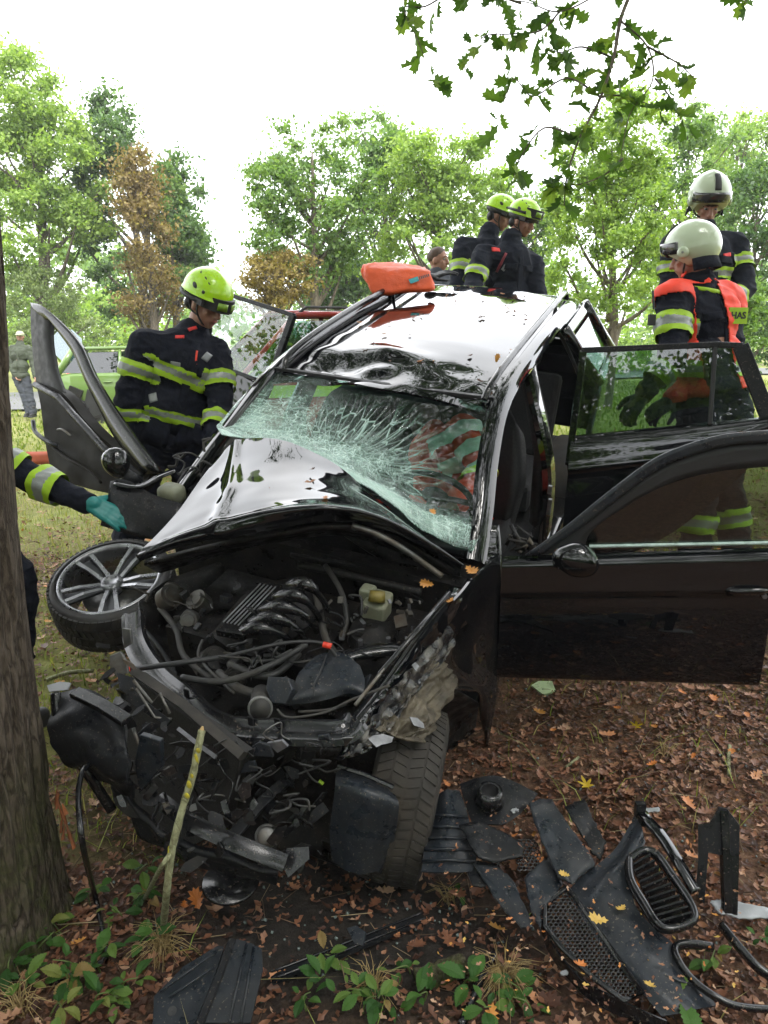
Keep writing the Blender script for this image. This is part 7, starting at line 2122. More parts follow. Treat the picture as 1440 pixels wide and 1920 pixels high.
for k in range(16):   # ragged hole where the rear wheel was
    c0 = WG(-1.35 + U(-.38, .45), -.86, .38 + U(-.3, .2))
    mesh('torn_panel' if k % 2 else 'wreckage', box(c0, U(.1, .4), .06, U(.1, .4), Matrix.Rotation(U(0, 3), 3, 'Y')), random.choice([M_BLK, M_BLK, M_ENGD, M_STEEL if k % 5 == 0 else M_BLK]), GCAR)
rc_ = P(560, 640, 9.6)
parked_car('fire_car', 'red vehicle with yellow stripe seen beyond the open rear door', (rc_.x, rc_.y, g1(rc_.x, rc_.y) + .0), math.radians(205), M_CARRED, L=4.3, Wd=1.8, H=1.72, stripe=M_YEL, rails=True)
# road sign seen from behind, roadside pole
sp_ = P(126, 655, 19.0)
SG = root('road_sign', 'grey back of an octagonal road sign beside the green car', 'road sign', (sp_.x, sp_.y, g1(sp_.x, sp_.y)))
mesh('sign_plate', prism([sp_ + Vector((math.cos(a) * .42, 0, math.sin(a) * .42 + .1)) for a in np.linspace(math.pi / 8, 2 * math.pi + math.pi / 8, 9)[:-1]], Vector((0, .02, 0))), pm('sign_back', (.3, .36, .42), .4), SG)
mesh('post', tube([Vector((sp_.x, sp_.y + .05, g1(sp_.x, sp_.y))), sp_ + Vector((0, .05, .5))], .03, 8), M_STEEL, SG, smooth=True)
# salvage mats on the grass
def ground_sheet(name, label, cat, pix, th, mat, wob=.03, seed=0):
    pts = []
    for x, y in pix:
        r = ray(x, y); t = 3.0
        for _ in range(60):
            q = C0 + r * t
            if q.z < g1(q.x, q.y): break
            t *= 1.02
        pts.append(Vector((q.x, q.y, g1(q.x, q.y) + .10)))
    n = len(pts) // 2
    G = interp_rows([pts[:n], [(a + b_) / 2 + Vector((0, 0, th)) for a, b_ in zip(pts[:n], pts[n:][::-1])], pts[n:][::-1]], 20, 8)
    o = mesh(name, sheet(G, th * .5, away=Vector((0, 0, -1)), disp=lambda t, s_: wob * mnoise.noise(Vector((s_ * 6, t * 3, seed)))), mat, smooth=True)
    return tag(o, label, cat)
ground_sheet('salvage_mat', 'long orange mat laid on the grass beside the road', 'mat', [(-20, 784), (60, 783), (140, 782), (215, 781), (215, 793), (140, 794), (60, 792), (-20, 792)], .16, M_ORANGEM)
ground_sheet('salvage_sheet', 'crumpled red sheet lying in front of the orange mat', 'sheet', [(160, 795), (185, 793), (212, 795), (216, 805), (190, 806), (172, 806)], .10, M_REDM, .08)

# ------------------------------------------------------------------ on the roof
bc = onw(745, 553, 1.432)
RB = root('rescue_bag', 'orange bag with a small teal logo lying on the car roof', 'bag', bc)
dbag = (bc - C0).dot(CF)
rows = [
 [(700, 548, .02), (712, 555, -.02), (760, 551, -.03), (812, 545, -.02), (806, 540, .06)],
 [(686, 530, .03), (702, 545, -.04), (758, 541, -.06), (810, 535, -.04), (806, 530, .06)],
 [(678, 508, .02), (690, 520, -.03), (752, 520, -.05), (804, 516, -.03), (803, 510, .06)],
 [(680, 497, .06), (694, 502, .0), (745, 503, .0), (800, 508, .0), (800, 504, .08)],
 [(690, 494, .14), (712, 491, .12), (750, 494, .12), (786, 500, .12), (797, 502, .14)],
 [(692, 497, .24), (716, 496, .24), (750, 498, .24), (786, 503, .24), (797, 505, .22)]]
G = interp_rows([[P(x, y, dbag + dz) for x, y, dz in r] for r in rows], 40, 30)
mesh('bag_body', sheet(G, .02, disp=lambda t, s_: .014 * mnoise.noise(Vector((s_ * 5, t * 4, 2))) + .006 * mnoise.noise(Vector((s_ * 13, t * 9, 5)))), M_ORANGE, RB, smooth=True)
lg = plane3(P(760, 541, dbag - .085), P(808, 532, dbag - .07), P(757, 518, dbag - .075))
mesh('logo', pplate([(766, 524), (783, 518), (786, 526), (770, 532)], lg, .003), M_TEAL, RB)
M_DKPR = pm('dark_print', (.05, .05, .055), .5)
for k in range(6): mesh('logo_stroke', pplate([(785 + k * 3.4, 519 - k * 1.0), (787 + k * 3.4, 518 - k * 1.0), (788.5 + k * 3.4, 523.5 - k * 1.1), (786.5 + k * 3.4, 524 - k * 1.1)], lg, .003), M_DKPR, RB)
gq = onw(822, 530, 1.425); dg_ = (gq - C0).dot(CF)
GL = root('glove', 'black glove lying on the roof right of the orange bag', 'glove', gq)
addmesh('glove_body', remesh(join(*hand_solids(P(806, 522, dg_), P(846, 506, dg_) - P(806, 522, dg_), Vector((0, .3, -1)), 1.1, .35, 1, .25), ell(P(806, 520, dg_), .05, .06, .03)), .006, 2), M_BLK, GL)
for k in range(2): mesh('cuff', tube([P(800, 519 + k * 4, dg_), P(812, 519 + k * 3, dg_)], .028, 10, flat=.5), M_BLK, GL, smooth=True)

# dead leaves scattered over roof, glass and bonnet
lm_ = [leaf_mesh('dead_leaf', RAG if i % 2 else OAK, M_LITTER, t, .6, .5) for i, t in enumerate((.35, .5, .62, .75, .9))]
for k in range(46):
    u, v = U(-.48, .5), U(2.25, 4.1)
    p = cw(u, v, roofw(u, v) + .008)
    o = put('dead_leaf', random.choice(lm_), p, CM @ rrot(.35), U(.02, .045))
    tag(o, 'small dead leaf lying on the wet black roof', 'leaf', 'dead leaves on the car roof')
for (px, py, d_) in ((582, 905, 3.03), (588, 880, 3.13), (480, 940, 2.95), (500, 925, 3.0), (452, 930, 3.05), (610, 935, 2.9), (560, 950, 2.84), (420, 960, 3.0)):
    tag(put('dead_leaf', random.choice(lm_), P(px, py, d_ - .04), CM @ rrot(.4), U(.03, .055)), 'small dead leaf lying on the crumpled bonnet', 'leaf', 'dead leaves on the bonnet')
for i, (px, py, d_, s_, lb) in enumerate(((812, 962, 3.04, .05, 'orange leaf stuck on the cracked windscreen'), (885, 1072, 2.86, .08, 'orange oak leaf caught behind the wing edge'), (845, 1128, 2.70, .05, 'small orange leaf on the torn wing'), (800, 1094, 2.9, .06, 'orange leaf at the corner of the bonnet'), (932, 672, 3.6, .05, 'orange leaf on the roof edge beside the rail'))):
    tag(put('dead_leaf', leaf_mesh('orange_leaf', OAK, M_LITTER, .955, .6, .5), P(px, py, d_), rrot(.7), s_), lb, 'leaf')

# ------------------------------------------------------------------ debris in the foreground
DB = plane3(P(1100, 1600, 2.40), P(1400, 1600, 2.40), P(1200, 1850, 2.00))
dn = (DB(1400, 1600) - DB(1100, 1600)).cross(DB(1200, 1850) - DB(1100, 1600)).normalized()
if dn.z < 0: dn = -dn
def DP(x, y, h=0):
    r = ray(x, y); o = DB(1200, 1700) + dn * h
    return C0 + r * ((o - C0).dot(dn) / r.dot(dn))
def dsheet(name, rows, mat, parent=None, th=.006, nu=20, nv=20, wob=.006, sc_=3, seed=0, auto=40):
    G = interp_rows([[DP(*q) for q in r] for r in rows], nu, nv)
    return mesh(name, sheet(G, th, away=-dn, disp=lambda t, s_: wob * mnoise.noise(Vector((s_ * sc_, t * sc_, seed)))), mat, parent, smooth=True, auto=auto)
def ngrid(pix, h=0, n=1):
    return [DP(x, y, h) for x, y in pix]
BUMP = root('front_bumper', 'torn off front bumper with kidney grille and honeycomb mesh lying on the leaves', 'bumper', DP(1200, 1700, -.05))
dsheet('bumper_skin', [
 [(1190, 1528, .10), (1200, 1545, .11), (1206, 1562, .11), (1210, 1580, .10)],
 [(1150, 1596, .08), (1168, 1606, .10), (1180, 1616, .105), (1188, 1624, .10)],
 [(1072, 1662, .05), (1110, 1672, .08), (1150, 1682, .09), (1188, 1690, .09)],
 [(1082, 1700, .05), (1130, 1720, .07), (1178, 1732, .08), (1228, 1742, .07)],
 [(1130, 1776, .04), (1170, 1784, .06), (1220, 1790, .07), (1262, 1770, .06)],
 [(1200, 1856, .03), (1226, 1850, .05), (1262, 1840, .05), (1285, 1815, .04)],
 [(1240, 1905, .02), (1275, 1900, .03), (1318, 1890, .03), (1345, 1885, .02)]], M_PLASTG, BUMP, nu=24, nv=40, wob=.008)
dsheet('lower_lip', [[(1018, 1690, .03), (1028, 1760, .03), (1090, 1835, .03), (1170, 1880, .02), (1250, 1915, .01)], [(1010, 1720, -.02), (1030, 1790, -.02), (1100, 1870, -.02), (1180, 1915, -.03), (1250, 1950, -.03)]], M_GLOSSP, BUMP, nv=5, wob=.004)
# honeycomb
cells = []
poly = [(1062, 1664), (1076, 1680), (1204, 1862), (1170, 1876), (1113, 1834), (1054, 1778), (1022, 1738), (1021, 1696)]
def inside(x, y, poly):
    c = False; n = len(poly)
    for i in range(n):
        x1, y1 = poly[i]; x2, y2 = poly[(i + 1) % n]
        if (y1 > y) != (y2 > y) and x < (x2 - x1) * (y - y1) / (y2 - y1) + x1: c = not c
    return c
hx = []
for i in range(-12, 34):
    for j in range(-6, 46):
        cx_ = 1015 + i * 9.0 + (j % 2) * 4.5; cy_ = 1655 + j * 6.6
        # shear along the opening
        if inside(cx_, cy_, poly):
            pts = [DP(cx_ + 4.6 * math.cos(a), cy_ + 4.4 * math.sin(a), .045) for a in [math.pi / 6 + k * math.pi / 3 for k in range(6)]]
            hx.append(tube(pts, .0022, 4, closed=True, cap=False))
tag(mesh('mesh_grille', join(*hx), M_GLOSSP, BUMP), kind='stuff')
mesh('grille_surround', tube([DP(x, y, .05) for x, y in poly], .008, 6, closed=True, cap=False), M_GLOSSP, BUMP, smooth=True)
ring = [(1181, 1612), (1206, 1596), (1231, 1603), (1258, 1640), (1284, 1677), (1299, 1704), (1300, 1726), (1268, 1741), (1238, 1737), (1210, 1696), (1184, 1650)]
kg = mesh('kidney_surround', tube(smooth_path([DP(x, y, .125) for x, y in ring + ring[:1]], 4)[:-1], .011, 8, closed=True, cap=False, flat=1.4), M_GLOSSP, BUMP, smooth=True)
mesh('kidney_rim', tube(smooth_path([DP(x - 5, y + 3, .105) for x, y in ring + ring[:1]], 4)[:-1], .008, 8, closed=True, cap=False), M_GLOSSP, kg, smooth=True)
for k in range(11):
    t = (k + .5) / 11
    xl = 1184 + (1240 - 1184) * t ** 1.1; yl = 1622 + (1738 - 1622) * t
    xr = 1214 + (1300 - 1214) * t; yr = 1602 + (1722 - 1602) * t
    mesh('slat', sweep([DP(xl, yl, .11), DP((xl + xr) / 2, (yl + yr) / 2, .12), DP(xr, yr, .12)], [(-.003, -.016), (.004, -.016), (.003, .014), (-.003, .014)], dn), M_GLOSSP, kg)
mesh('headlamp_edge', sweep(smooth_path([DP(1200, 1522, .13), DP(1215, 1540, .14), DP(1240, 1568, .14), (DP(1272, 1618, .13)), DP(1304, 1674, .10)], 5), [(-.016, -.006), (.016, -.006), (.014, .006), (-.014, .01)], dn), M_PAINT, BUMP, smooth=True)
mesh('mounting_tab', join(box(DP(1200, 1518, .14), .03, .02, .05), box(DP(1208, 1535, .12), .03, .04, .03)), M_PLAST, BUMP)
fl = smooth_path([DP(x, y, h) for x, y, h in ((1336, 1776, .05), (1290, 1770, .06), (1266, 1778, .06), (1275, 1806, .06), (1300, 1838, .05), (1336, 1866, .05), (1380, 1886, .04), (1450, 1893, .03))], 5)
mesh('fog_lamp_surround', tube(fl, .010, 8, flat=1.5), M_GLOSSP, BUMP, smooth=True)
mesh('fog_lamp_surround', tube(smooth_path([DP(1352, 1735, .06), DP(1385, 1775, .06), DP(1418, 1812, .05), DP(1450, 1835, .04)], 5), .010, 8, flat=1.6), M_GLOSSP, BUMP, smooth=True)
dsheet('inner_tray', [[(1206, 1785, .055), (1240, 1772, .06), (1270, 1790, .055)], [(1212, 1820, .05), (1245, 1825, .055), (1285, 1838, .05)], [(1240, 1838, .04), (1270, 1845, .04), (1310, 1850, .04)]], M_PLASTG, BUMP)
def plate(label, pix, h, mat, th=.006, tilt=0, cat='panel', name='broken_panel', group=None):
    """irregular plate: outline resting on the debris plane, far edge lifted by tilt"""
    ys = [y for _, y in pix]; y0, y1 = min(ys), max(ys)
    xs = [x for x, _ in pix]; cx_, cy_ = sum(xs) / len(xs), sum(ys) / len(ys)
    # fan of rings for a softly warped plate
    V, Fc = [], []
    n = len(pix); rings = 6
    for r in range(rings + 1):
        f_ = r / rings
        for k in range(n * 8):
            i = k // 8; t = (k % 8) / 8
            x = pix[i][0] * (1 - t) + pix[(i + 1) % n][0] * t; y = pix[i][1] * (1 - t) + pix[(i + 1) % n][1] * t
            if f_ > .99: x += 3.2 * mnoise.noise(Vector((x * .21, y * .21, 1))) + 2.2 * mnoise.noise(Vector((x * .7, y * .7, 5))); y += 3.0 * mnoise.noise(Vector((x * .23, y * .23, 9)))
            x = cx_ + (x - cx_) * max(f_, .001); y = cy_ + (y - cy_) * max(f_, .001)
            hh = h + tilt * (y1 - y) / max(1, y1 - y0) + .014 * mnoise.noise(Vector((x / 40, y / 40, h * 50)))
            V.append(DP(x, y, hh))
    m_ = n * 8
    for r in range(rings):
        for k in range(m_): Fc.append((r * m_ + k, r * m_ + (k + 1) % m_, (r + 1) * m_ + (k + 1) % m_, (r + 1) * m_ + k))
    o = mesh(name, (V, Fc), mat, smooth=True)
    s_ = o.modifiers.new('thick', 'SOLIDIFY'); s_.thickness = th; s_.offset = -1
    return tag(o, label, cat, group)
UPR = root('bumper_bracket', 'black upright plastic bracket standing at the right edge of the debris', 'bracket', DP(1350, 1700, -.05))
bp3 = plane3(DP(1320, 1690, .03), DP(1385, 1712, .03), DP(1350, 1600, .16))
mesh('bracket_plate', pplate([(1328, 1599), (1309, 1612), (1304, 1677), (1321, 1695)][::-1], bp3, .012), M_PLAST, UPR)
mesh('bracket_plate', pplate([(1309, 1612), (1309, 1548), (1330, 1544), (1348, 1514), (1364, 1518), (1387, 1548), (1386, 1604), (1348, 1603), (1328, 1599)], bp3, .015), M_PLAST, UPR)
mesh('bracket_plate', pplate([(1353, 1604), (1386, 1605), (1383, 1716), (1355, 1713)], bp3, .02), M_GLOSSP, UPR)
mesh('bracket_rib', sweep([bp3(1358, 1520), bp3(1362, 1600), bp3(1366, 1712)], [(-.012, -.02), (.012, -.02), (.012, .004), (-.012, .004)], -CF), M_GLOSSP, UPR)
plate('pale grey metal strip lying by the upright bracket', [(1330, 1692), (1352, 1688), (1442, 1704), (1450, 1724), (1384, 1723), (1345, 1712)], .02, M_WHITE, cat='metal strip', name='metal_strip')
plate('blue grey curved plastic panel in the middle of the debris', [(991, 1508), (1012, 1499), (1034, 1501), (1075, 1560), (1117, 1620), (1073, 1660), (1046, 1645), (1015, 1580)], .07, M_PLASTG, .006, .03)
plate('dark folded plastic panel behind the kidney grille', [(1060, 1512), (1096, 1497), (1116, 1545), (1136, 1580), (1128, 1612), (1110, 1600)], .06, M_PLAST, .006, .05)
plate('blue grey panel piece left of the honeycomb mesh', [(982, 1645), (1027, 1604), (1056, 1658), (1016, 1706), (1013, 1740), (995, 1704)], .05, M_PLASTG)
plate('long dusty plastic blade pointing down to the right', [(884, 1612), (930, 1620), (962, 1650), (985, 1700), (1000, 1738), (975, 1738), (940, 1700)], .03, M_PLASTG)
plate('dark angular plate with curled corner in the debris', [(862, 1545), (900, 1540), (945, 1560), (982, 1583), (979, 1604), (927, 1617), (899, 1608), (880, 1580)], .07, M_PLAST, .008, .02)
plate('small flat plastic chip under the debris blade', [(873, 1625), (905, 1628), (912, 1662), (885, 1660)], .01, M_PLAST)
DU = root('air_duct', 'black plastic duct with a round opening beside the tread of the wheel', 'air duct', DP(920, 1500, -.03))
dsheet('duct_plate', [[(862, 1470, .06), (895, 1458, .09), (945, 1458, .09), (1009, 1488, .05)], [(870, 1500, .05), (900, 1490, .08), (950, 1492, .08), (995, 1505, .05)], [(885, 1545, .04), (910, 1545, .06), (945, 1545, .06), (977, 1525, .04)]], M_PLAST, DU)
mesh('duct_mouth', lathe([(.030, .03), (.040, .03), (.042, .0), (.05, -.02), (.03, -.03)], DP(918, 1494, .11), dn, 26), M_GLOSSP, DU, smooth=True)
mesh('duct_hollow', lathe([(.030, .028), (.029, -.02), (.001, -.025)], DP(918, 1494, .11), dn, 26), M_BLK, DU, smooth=True)
LN = root('wheel_arch_liner', 'ribbed dark liner lying right behind the front wheel', 'liner', DP(845, 1560, -.03))
dsheet('liner_sheet', [[(812, 1490, .06), (838, 1482, .08), (862, 1482, .06)], [(806, 1540, .04), (840, 1535, .07), (880, 1540, .05)], [(796, 1590, .03), (845, 1590, .05), (894, 1598, .03)], [(790, 1634, .01), (840, 1636, .03), (888, 1634, .01)]], M_PLASTG, LN, wob=.01)
for k in range(5):
    y = 1530 + k * 21
    mesh('rib', tube([DP(808 - k * 4, y, .06 - k * .008), DP(840, y - 2, .085 - k * .008), DP(876 + k * 4, y + 2, .06 - k * .008)], .005, 6), M_PLASTG, LN, smooth=True)
hx = []
for i in range(5):
    for j in range(9):
        pts = [DP(965 + i * 8.5 + (j % 2) * 4.2 + j * 1.2 + 4.3 * math.cos(a), 1578 + j * 6.3 + 4.1 * math.sin(a), .05) for a in [math.pi / 6 + q_ * math.pi / 3 for q_ in range(6)]]
        hx.append(tube(pts, .002, 4, closed=True, cap=False))
tag(mesh('mesh_fragment', join(*hx), M_GLOSSP), 'small broken piece of honeycomb mesh between the dark plates', 'mesh')
for k, (x, y) in enumerate(((965, 1518), (1212, 1517), (1070, 1790), (1058, 1822))):
    plate(('pale chip lying on the round duct', 'pale torn scrap beside the top of the kidney grille', 'white clip beside the honeycomb mesh', 'white splinter below the honeycomb mesh')[k], [(x - 7, y), (x + (22 if k == 1 else 4), y - 4), (x + (26 if k == 1 else 8), y + 3), (x - 4, y + 6)], .07 if k < 2 else .03, M_WHITE, .004, cat='scrap', name='plastic_scrap')
# bottom left undertray
UT = root('undertray', 'ribbed grey plastic undertray piece at the bottom of the view', 'undertray', DP(400, 1860, -.05))
utp = plane3(P(345, 1812, 2.04), P(490, 1790, 2.06), P(380, 1925, 1.90))
mesh('tray_sheet', pplate([(344, 1812), (408, 1773), (420, 1775), (395, 1850), (370, 1925), (286, 1925), (289, 1868)], utp, .006), M_PLASTG, UT)
mesh('tray_sheet', pplate([(444, 1767), (470, 1775), (491, 1786), (493, 1824), (470, 1925), (385, 1925), (412, 1850)], lambda x, y: utp(x, y) + Vector((0, 0, .012)), .006), M_PLASTG, UT)
mesh('tray_ridge', sweep([utp(436, 1768), utp(408, 1845), utp(374, 1928)], [(-.018, -.004), (.018, -.004), (.008, .02), (-.008, .02)], Vector((0, -.4, .9))), M_PLAST, UT)
for (a, b_) in (((300, 1868), (406, 1792)), ((318, 1878), (400, 1822)), ((462, 1778), (430, 1925)), ((476, 1784), (452, 1925))):
    mesh('tray_rib', tube([utp(*a) + Vector((0, 0, .014)), utp(*b_) + Vector((0, 0, .014))], .004, 6), M_PLASTG, UT, smooth=True)
mesh('bolt_hole', lathe([(.001, 0), (.012, .001)], utp(323, 1897) + Vector((0, 0, .002)), Vector((0, -.4, .9)), 14), M_BLK, UT)
# strips, hoses, log
def gp(px, py, lift=.01):
    r = ray(px, py); t = .8
    for _ in range(400):
        q = C0 + r * t
        if q.z < g1(q.x, q.y) + lift: break
        t += .008
    return Vector((q.x, q.y, g1(q.x, q.y) + lift))
SS = root('sill_strip', 'long black rubber edged strip lying diagonally in front of the wheel', 'strip', gp(650, 1790))
spp = [gp(508, 1836, .03), gp(600, 1800, .03), gp(700, 1762, .03), gp(796, 1722, .03)]
mesh('strip_body', sweep(smooth_path(spp, 4), [(-.02, -.006), (.02, -.006), (.02, .006), (-.02, .006)], Vector((0, 0, 1))), M_PLAST, SS)
mesh('strip_lip', tube(smooth_path([p + Vector((.004, -.012, .01)) for p in spp], 4), .004, 6), M_GLOSSP, SS, smooth=True)
mesh('strip_lip', tube(smooth_path([p + Vector((-.004, .012, .01)) for p in spp], 4), .004, 6), M_GLOSSP, SS, smooth=True)
tag(mesh('hose', tube(smooth_path([P(178, 1430, 2.28), P(158, 1442, 2.24), P(147, 1489, 2.17), P(155, 1583, 2.08), gp(178, 1680, .05), gp(193, 1750, .03), gp(197, 1800, .02), gp(150, 1826, .02), gp(92, 1844, .015)], 6), .0085, 10), M_GLOSSP, smooth=True), 'black hose running from the broken bumper down past the tree foot', 'hose')
tag(mesh('hose', tube(smooth_path([gp(930, 1785, .03), gp(905, 1830, .03), gp(882, 1880, .02), gp(865, 1925, .02)], 5), .012, 8), M_GLOSSP, smooth=True), 'short black tube beside the straw tuft at the bottom', 'tube')
lg_ = smooth_path([gp(780, 1842, .02), gp(820, 1828, .035), gp(870, 1812, .03)], 5)
tag(mesh('log', tube(lg_, [.02 + .01 * mnoise.noise(Vector((i * .9, 0, 0))) + .012 for i in range(len(lg_))], 10), M_BARK, smooth=True), 'short rotten dark log at the bottom left of the bumper', 'log')
# broken branch stuck in front of the radiator
M_LICH = barkmat('lichen_twig_bark', ((.07, .06, .03), (.2, .2, .11), (.33, .34, .2)), (20, 20, 12), 0, (0, 1), .6)
STK = root('branch', 'broken lichen covered branch standing upright before the radiator', 'branch', gp(308, 1745))
sp1 = [P(377, 1369, 2.06), P(372, 1405, 2.05), P(360, 1455, 2.05), P(345, 1510, 2.05), P(326, 1570, 2.04), P(318, 1615, 2.05), P(313, 1680, 2.08), gp(306, 1750, -.02)]
spt = smooth_path([Vector(p) + Vector((U(-.003, .003), 0, 0)) for p in sp1], 5)
mesh('stem', tube(spt, [.0105 + .0025 * mnoise.noise(Vector((i * .7, 3, 0))) + .004 * i / len(spt) * 0 for i in range(len(spt))], 9), M_LICH, STK, smooth=True)
mesh('side_stem', tube(smooth_path([P(320, 1600, 2.045), P(300, 1630, 2.05), gp(270, 1690, .0)], 5), .007, 8), M_LICH, STK, smooth=True)
mesh('broken_tip', tube([P(377, 1372, 2.06), P(380, 1362, 2.06)], [.009, .003], 6), pm('fresh_split_wood', (.45, .3, .13), .7), STK)
M_LY = pm('yellow_lichen', (.32, .27, .015), .9, nscale=60, var=.4, bmp=.8)
for (x, y) in ((371, 1405), (366, 1425), (362, 1452), (357, 1470), (350, 1492), (338, 1535), (322, 1592), (317, 1600)):
    dd = 2.045 if y > 1380 else 2.06
    mesh('lichen', ell(P(x + U(-3, 3), y + U(-5, 5), dd - U(.0, .004)), U(.005, .008), .006, U(.008, .02), None, 9, 6, fn=lambda v: v * (1 + .35 * mnoise.noise(v * 3))), M_LY, STK, smooth=True)
# split orange wood at the foot of the trunk
mws = pm('split_heartwood', (.16, .05, .015), .75, nscale=30, var=.4, bmp=.6)
for k in range(14):
    t = k / 13
    px, py = 106 + 18 * t + U(-5, 5), 1478 + 75 * t
    p = P(px, py, 2.28 - .05 * t) - CF * .0
    mesh('wood_splinter', tube([p, p + Vector((U(-.01, .02), -.01, -U(.03, .07)))], [.002, U(.006, .012)], 5, flat=.5), mws, OT)

# single leaves lying on the ground
M_MAPY = leafmat('yellow_maple_leaf', [(0, (.45, .26, .01)), (1, (.5, .36, .02))], .25, .5)
mpl = leaf_mesh('maple_leaf', MAPLE, M_MAPY, .8, .3, .15)
for (x, y, s_, lb) in ((1192, 1362, .075, 'yellow maple leaf lying below the open front door'), (1100, 1473, .085, 'yellow maple leaf lying above the plastic debris')):
    tag(put('maple_leaf', mpl, gp(x, y, .03), Matrix.Rotation(U(-.6, .6), 3, 'Z') @ Matrix.Rotation(.25, 3, 'X'), s_), lb, 'leaf')
og = leaf_mesh('orange_oak_leaf', OAK, M_LITTER, .93, .8, .5); og3 = leaf_mesh('brown_oak_leaf', RAG, M_LITTER, .8, .9, .5); og2 = leaf_mesh('pale_oak_leaf', OAK, M_LITTER, 1.0, .6, .4)
for (x, y, s_, lb) in ((1222, 1436, .09, 'orange oak leaf right of the yellow maple leaf'), (1300, 1420, .07, 'curled tan leaf on the leaf litter at the right'), (1360, 1470, .07, 'small orange leaf near the right edge'), (1080, 1580, .0, ''), (370, 1690, .10, 'orange leaf under the broken branch'), (345, 1700, .09, 'rusty leaf left of the undertray'), (60, 1668, .08, 'orange leaf at the foot of the trunk'), (400, 1705, .09, 'rusty curled leaf below the hanging dish'), (1085, 1810, .08, 'pale tan leaf lying on the honeycomb mesh'), (1165, 1705, .07, 'orange leaf on the bumper skin'), (1120, 1725, .08, 'brown curled leaf on the bumper skin'), (1058, 1640, .07, 'orange leaf at the corner of the honeycomb mesh'), (1220, 1850, .06, 'light tan leaf beside the fog lamp surround')):
    if s_ == 0: continue
    on_d = 1000 < x < 1260 and 1600 < y < 1870
    tag(put('oak_leaf', random.choice([og, og3, og2]), DP(x, y, .10) if on_d else gp(x, y, .035), rrot(.4), s_ * U(.5, .85)), lb, 'leaf')
tag(mesh('glass_fragment', pplate([(996, 1285), (1010, 1278), (1035, 1278), (1042, 1296), (1018, 1302)], lambda x, y: gp(x, y, .03), .01), pm('pale_green_plastic', (.3, .38, .2), .3)), 'pale green plastic piece under the front door edge', 'scrap')
for (pix, lb, mt) in (([(88, 1285), (112, 1278), (132, 1280), (126, 1293), (92, 1297)], 'white broken lamp shell beside the trunk', M_WHITE), ([(118, 1388), (138, 1392), (150, 1412), (132, 1416)], 'silvery lamp reflector shard below the bumper end', M_STEELB), ([(120, 1420), (132, 1424), (128, 1436), (116, 1430)], 'small silver shard next to the trunk', M_STEEL), ([(650, 1740), (668, 1735), (686, 1748), (680, 1772), (664, 1768)], 'torn grey plastic scrap standing above the strip', M_PLASTG), ([(188, 1345), (198, 1340), (200, 1352), (190, 1354)], 'tiny white scrap under the headlamp mount', M_WHITE)):
    x_, y_ = pix[0]; d0 = 2.45 if y_ < 1300 else 2.4
    if y_ > 1700: d0 = 2.14
    tag(mesh('lamp_shard' if y_ < 1700 else 'plastic_scrap', pplate(pix, plane3(P(x_, y_, d0), P(x_ + 50, y_, d0 - .03), P(x_, y_ + 50, d0 - .06)), .006), mt), lb, 'shard' if y_ < 1700 else 'scrap')
tag(mesh('twig', tube(smooth_path([gp(88, 1275, .03), gp(130, 1262, .05), gp(175, 1258, .05)], 4), .011, 7), M_LICH, smooth=True), 'mossy twig lying behind the white lamp shell', 'twig')
tag(mesh('twig', tube(smooth_path([gp(1368, 1400, .02), gp(1366, 1430, .02), gp(1367, 1455, .02)], 4), .008, 7), M_LICH, smooth=True), 'green mossy twig on the litter near the right edge', 'twig')
tag(mesh('twig', tube(smooth_path([gp(1060, 1440, .02), gp(1085, 1420, .03)], 4), .006, 6), M_TWIG if False else M_LICH, smooth=True), 'short pale twig in the litter left of the maple leaf', 'twig')

# crumbs of leaf and dirt on the debris and in the engine bay
n = 420
xs_ = rng.uniform(800, 1400, n); ys_ = rng.uniform(1490, 1900, n)
pp = np.array([tuple(DP(float(a), float(b_), U(.03, .115))) for a, b_ in zip(xs_, ys_)])
tV, tF = flat_leaf(RAG, .5, .5)
V, Fl = instance_arrays(tV, tF, pp, rand_rot(n, .5), rng.uniform(.006, .02, n))
me = me_arrays('leaf_crumbs', V, Fl, 3, smooth=False); set_tone(me, np.repeat(rng.uniform(.35, 1, n), len(tF))); me.materials.append(M_LITTER)
tag(link('leaf_crumbs', me), kind='stuff')
n = 700
xs_ = rng.normal(.1, .9, n); ys_ = rng.normal(2.4, .6, n)
pp = np.stack([xs_, ys_, gz(xs_, ys_) + .012], 1)
CUBE = (np.array([(x, y, z) for z in (-.5, .5) for x, y in ((-.5, -.5), (.5, -.5), (.5, .5), (-.5, .5))]), np.array([(0, 3, 2, 1), (4, 5, 6, 7), (0, 1, 5, 4), (1, 2, 6, 5), (2, 3, 7, 6), (3, 0, 4, 7)]))
V, Fl = instance_arrays(CUBE[0], CUBE[1], pp, rand_rot(n), rng.uniform(.003, .009, n))
me = me_arrays('glass_crumbs', V, Fl, 4, smooth=False); me.materials.append(pm('glass_crumb', (.12, .15, .14), .15, bmp=0))
tag(link('glass_crumbs', me), kind='stuff')
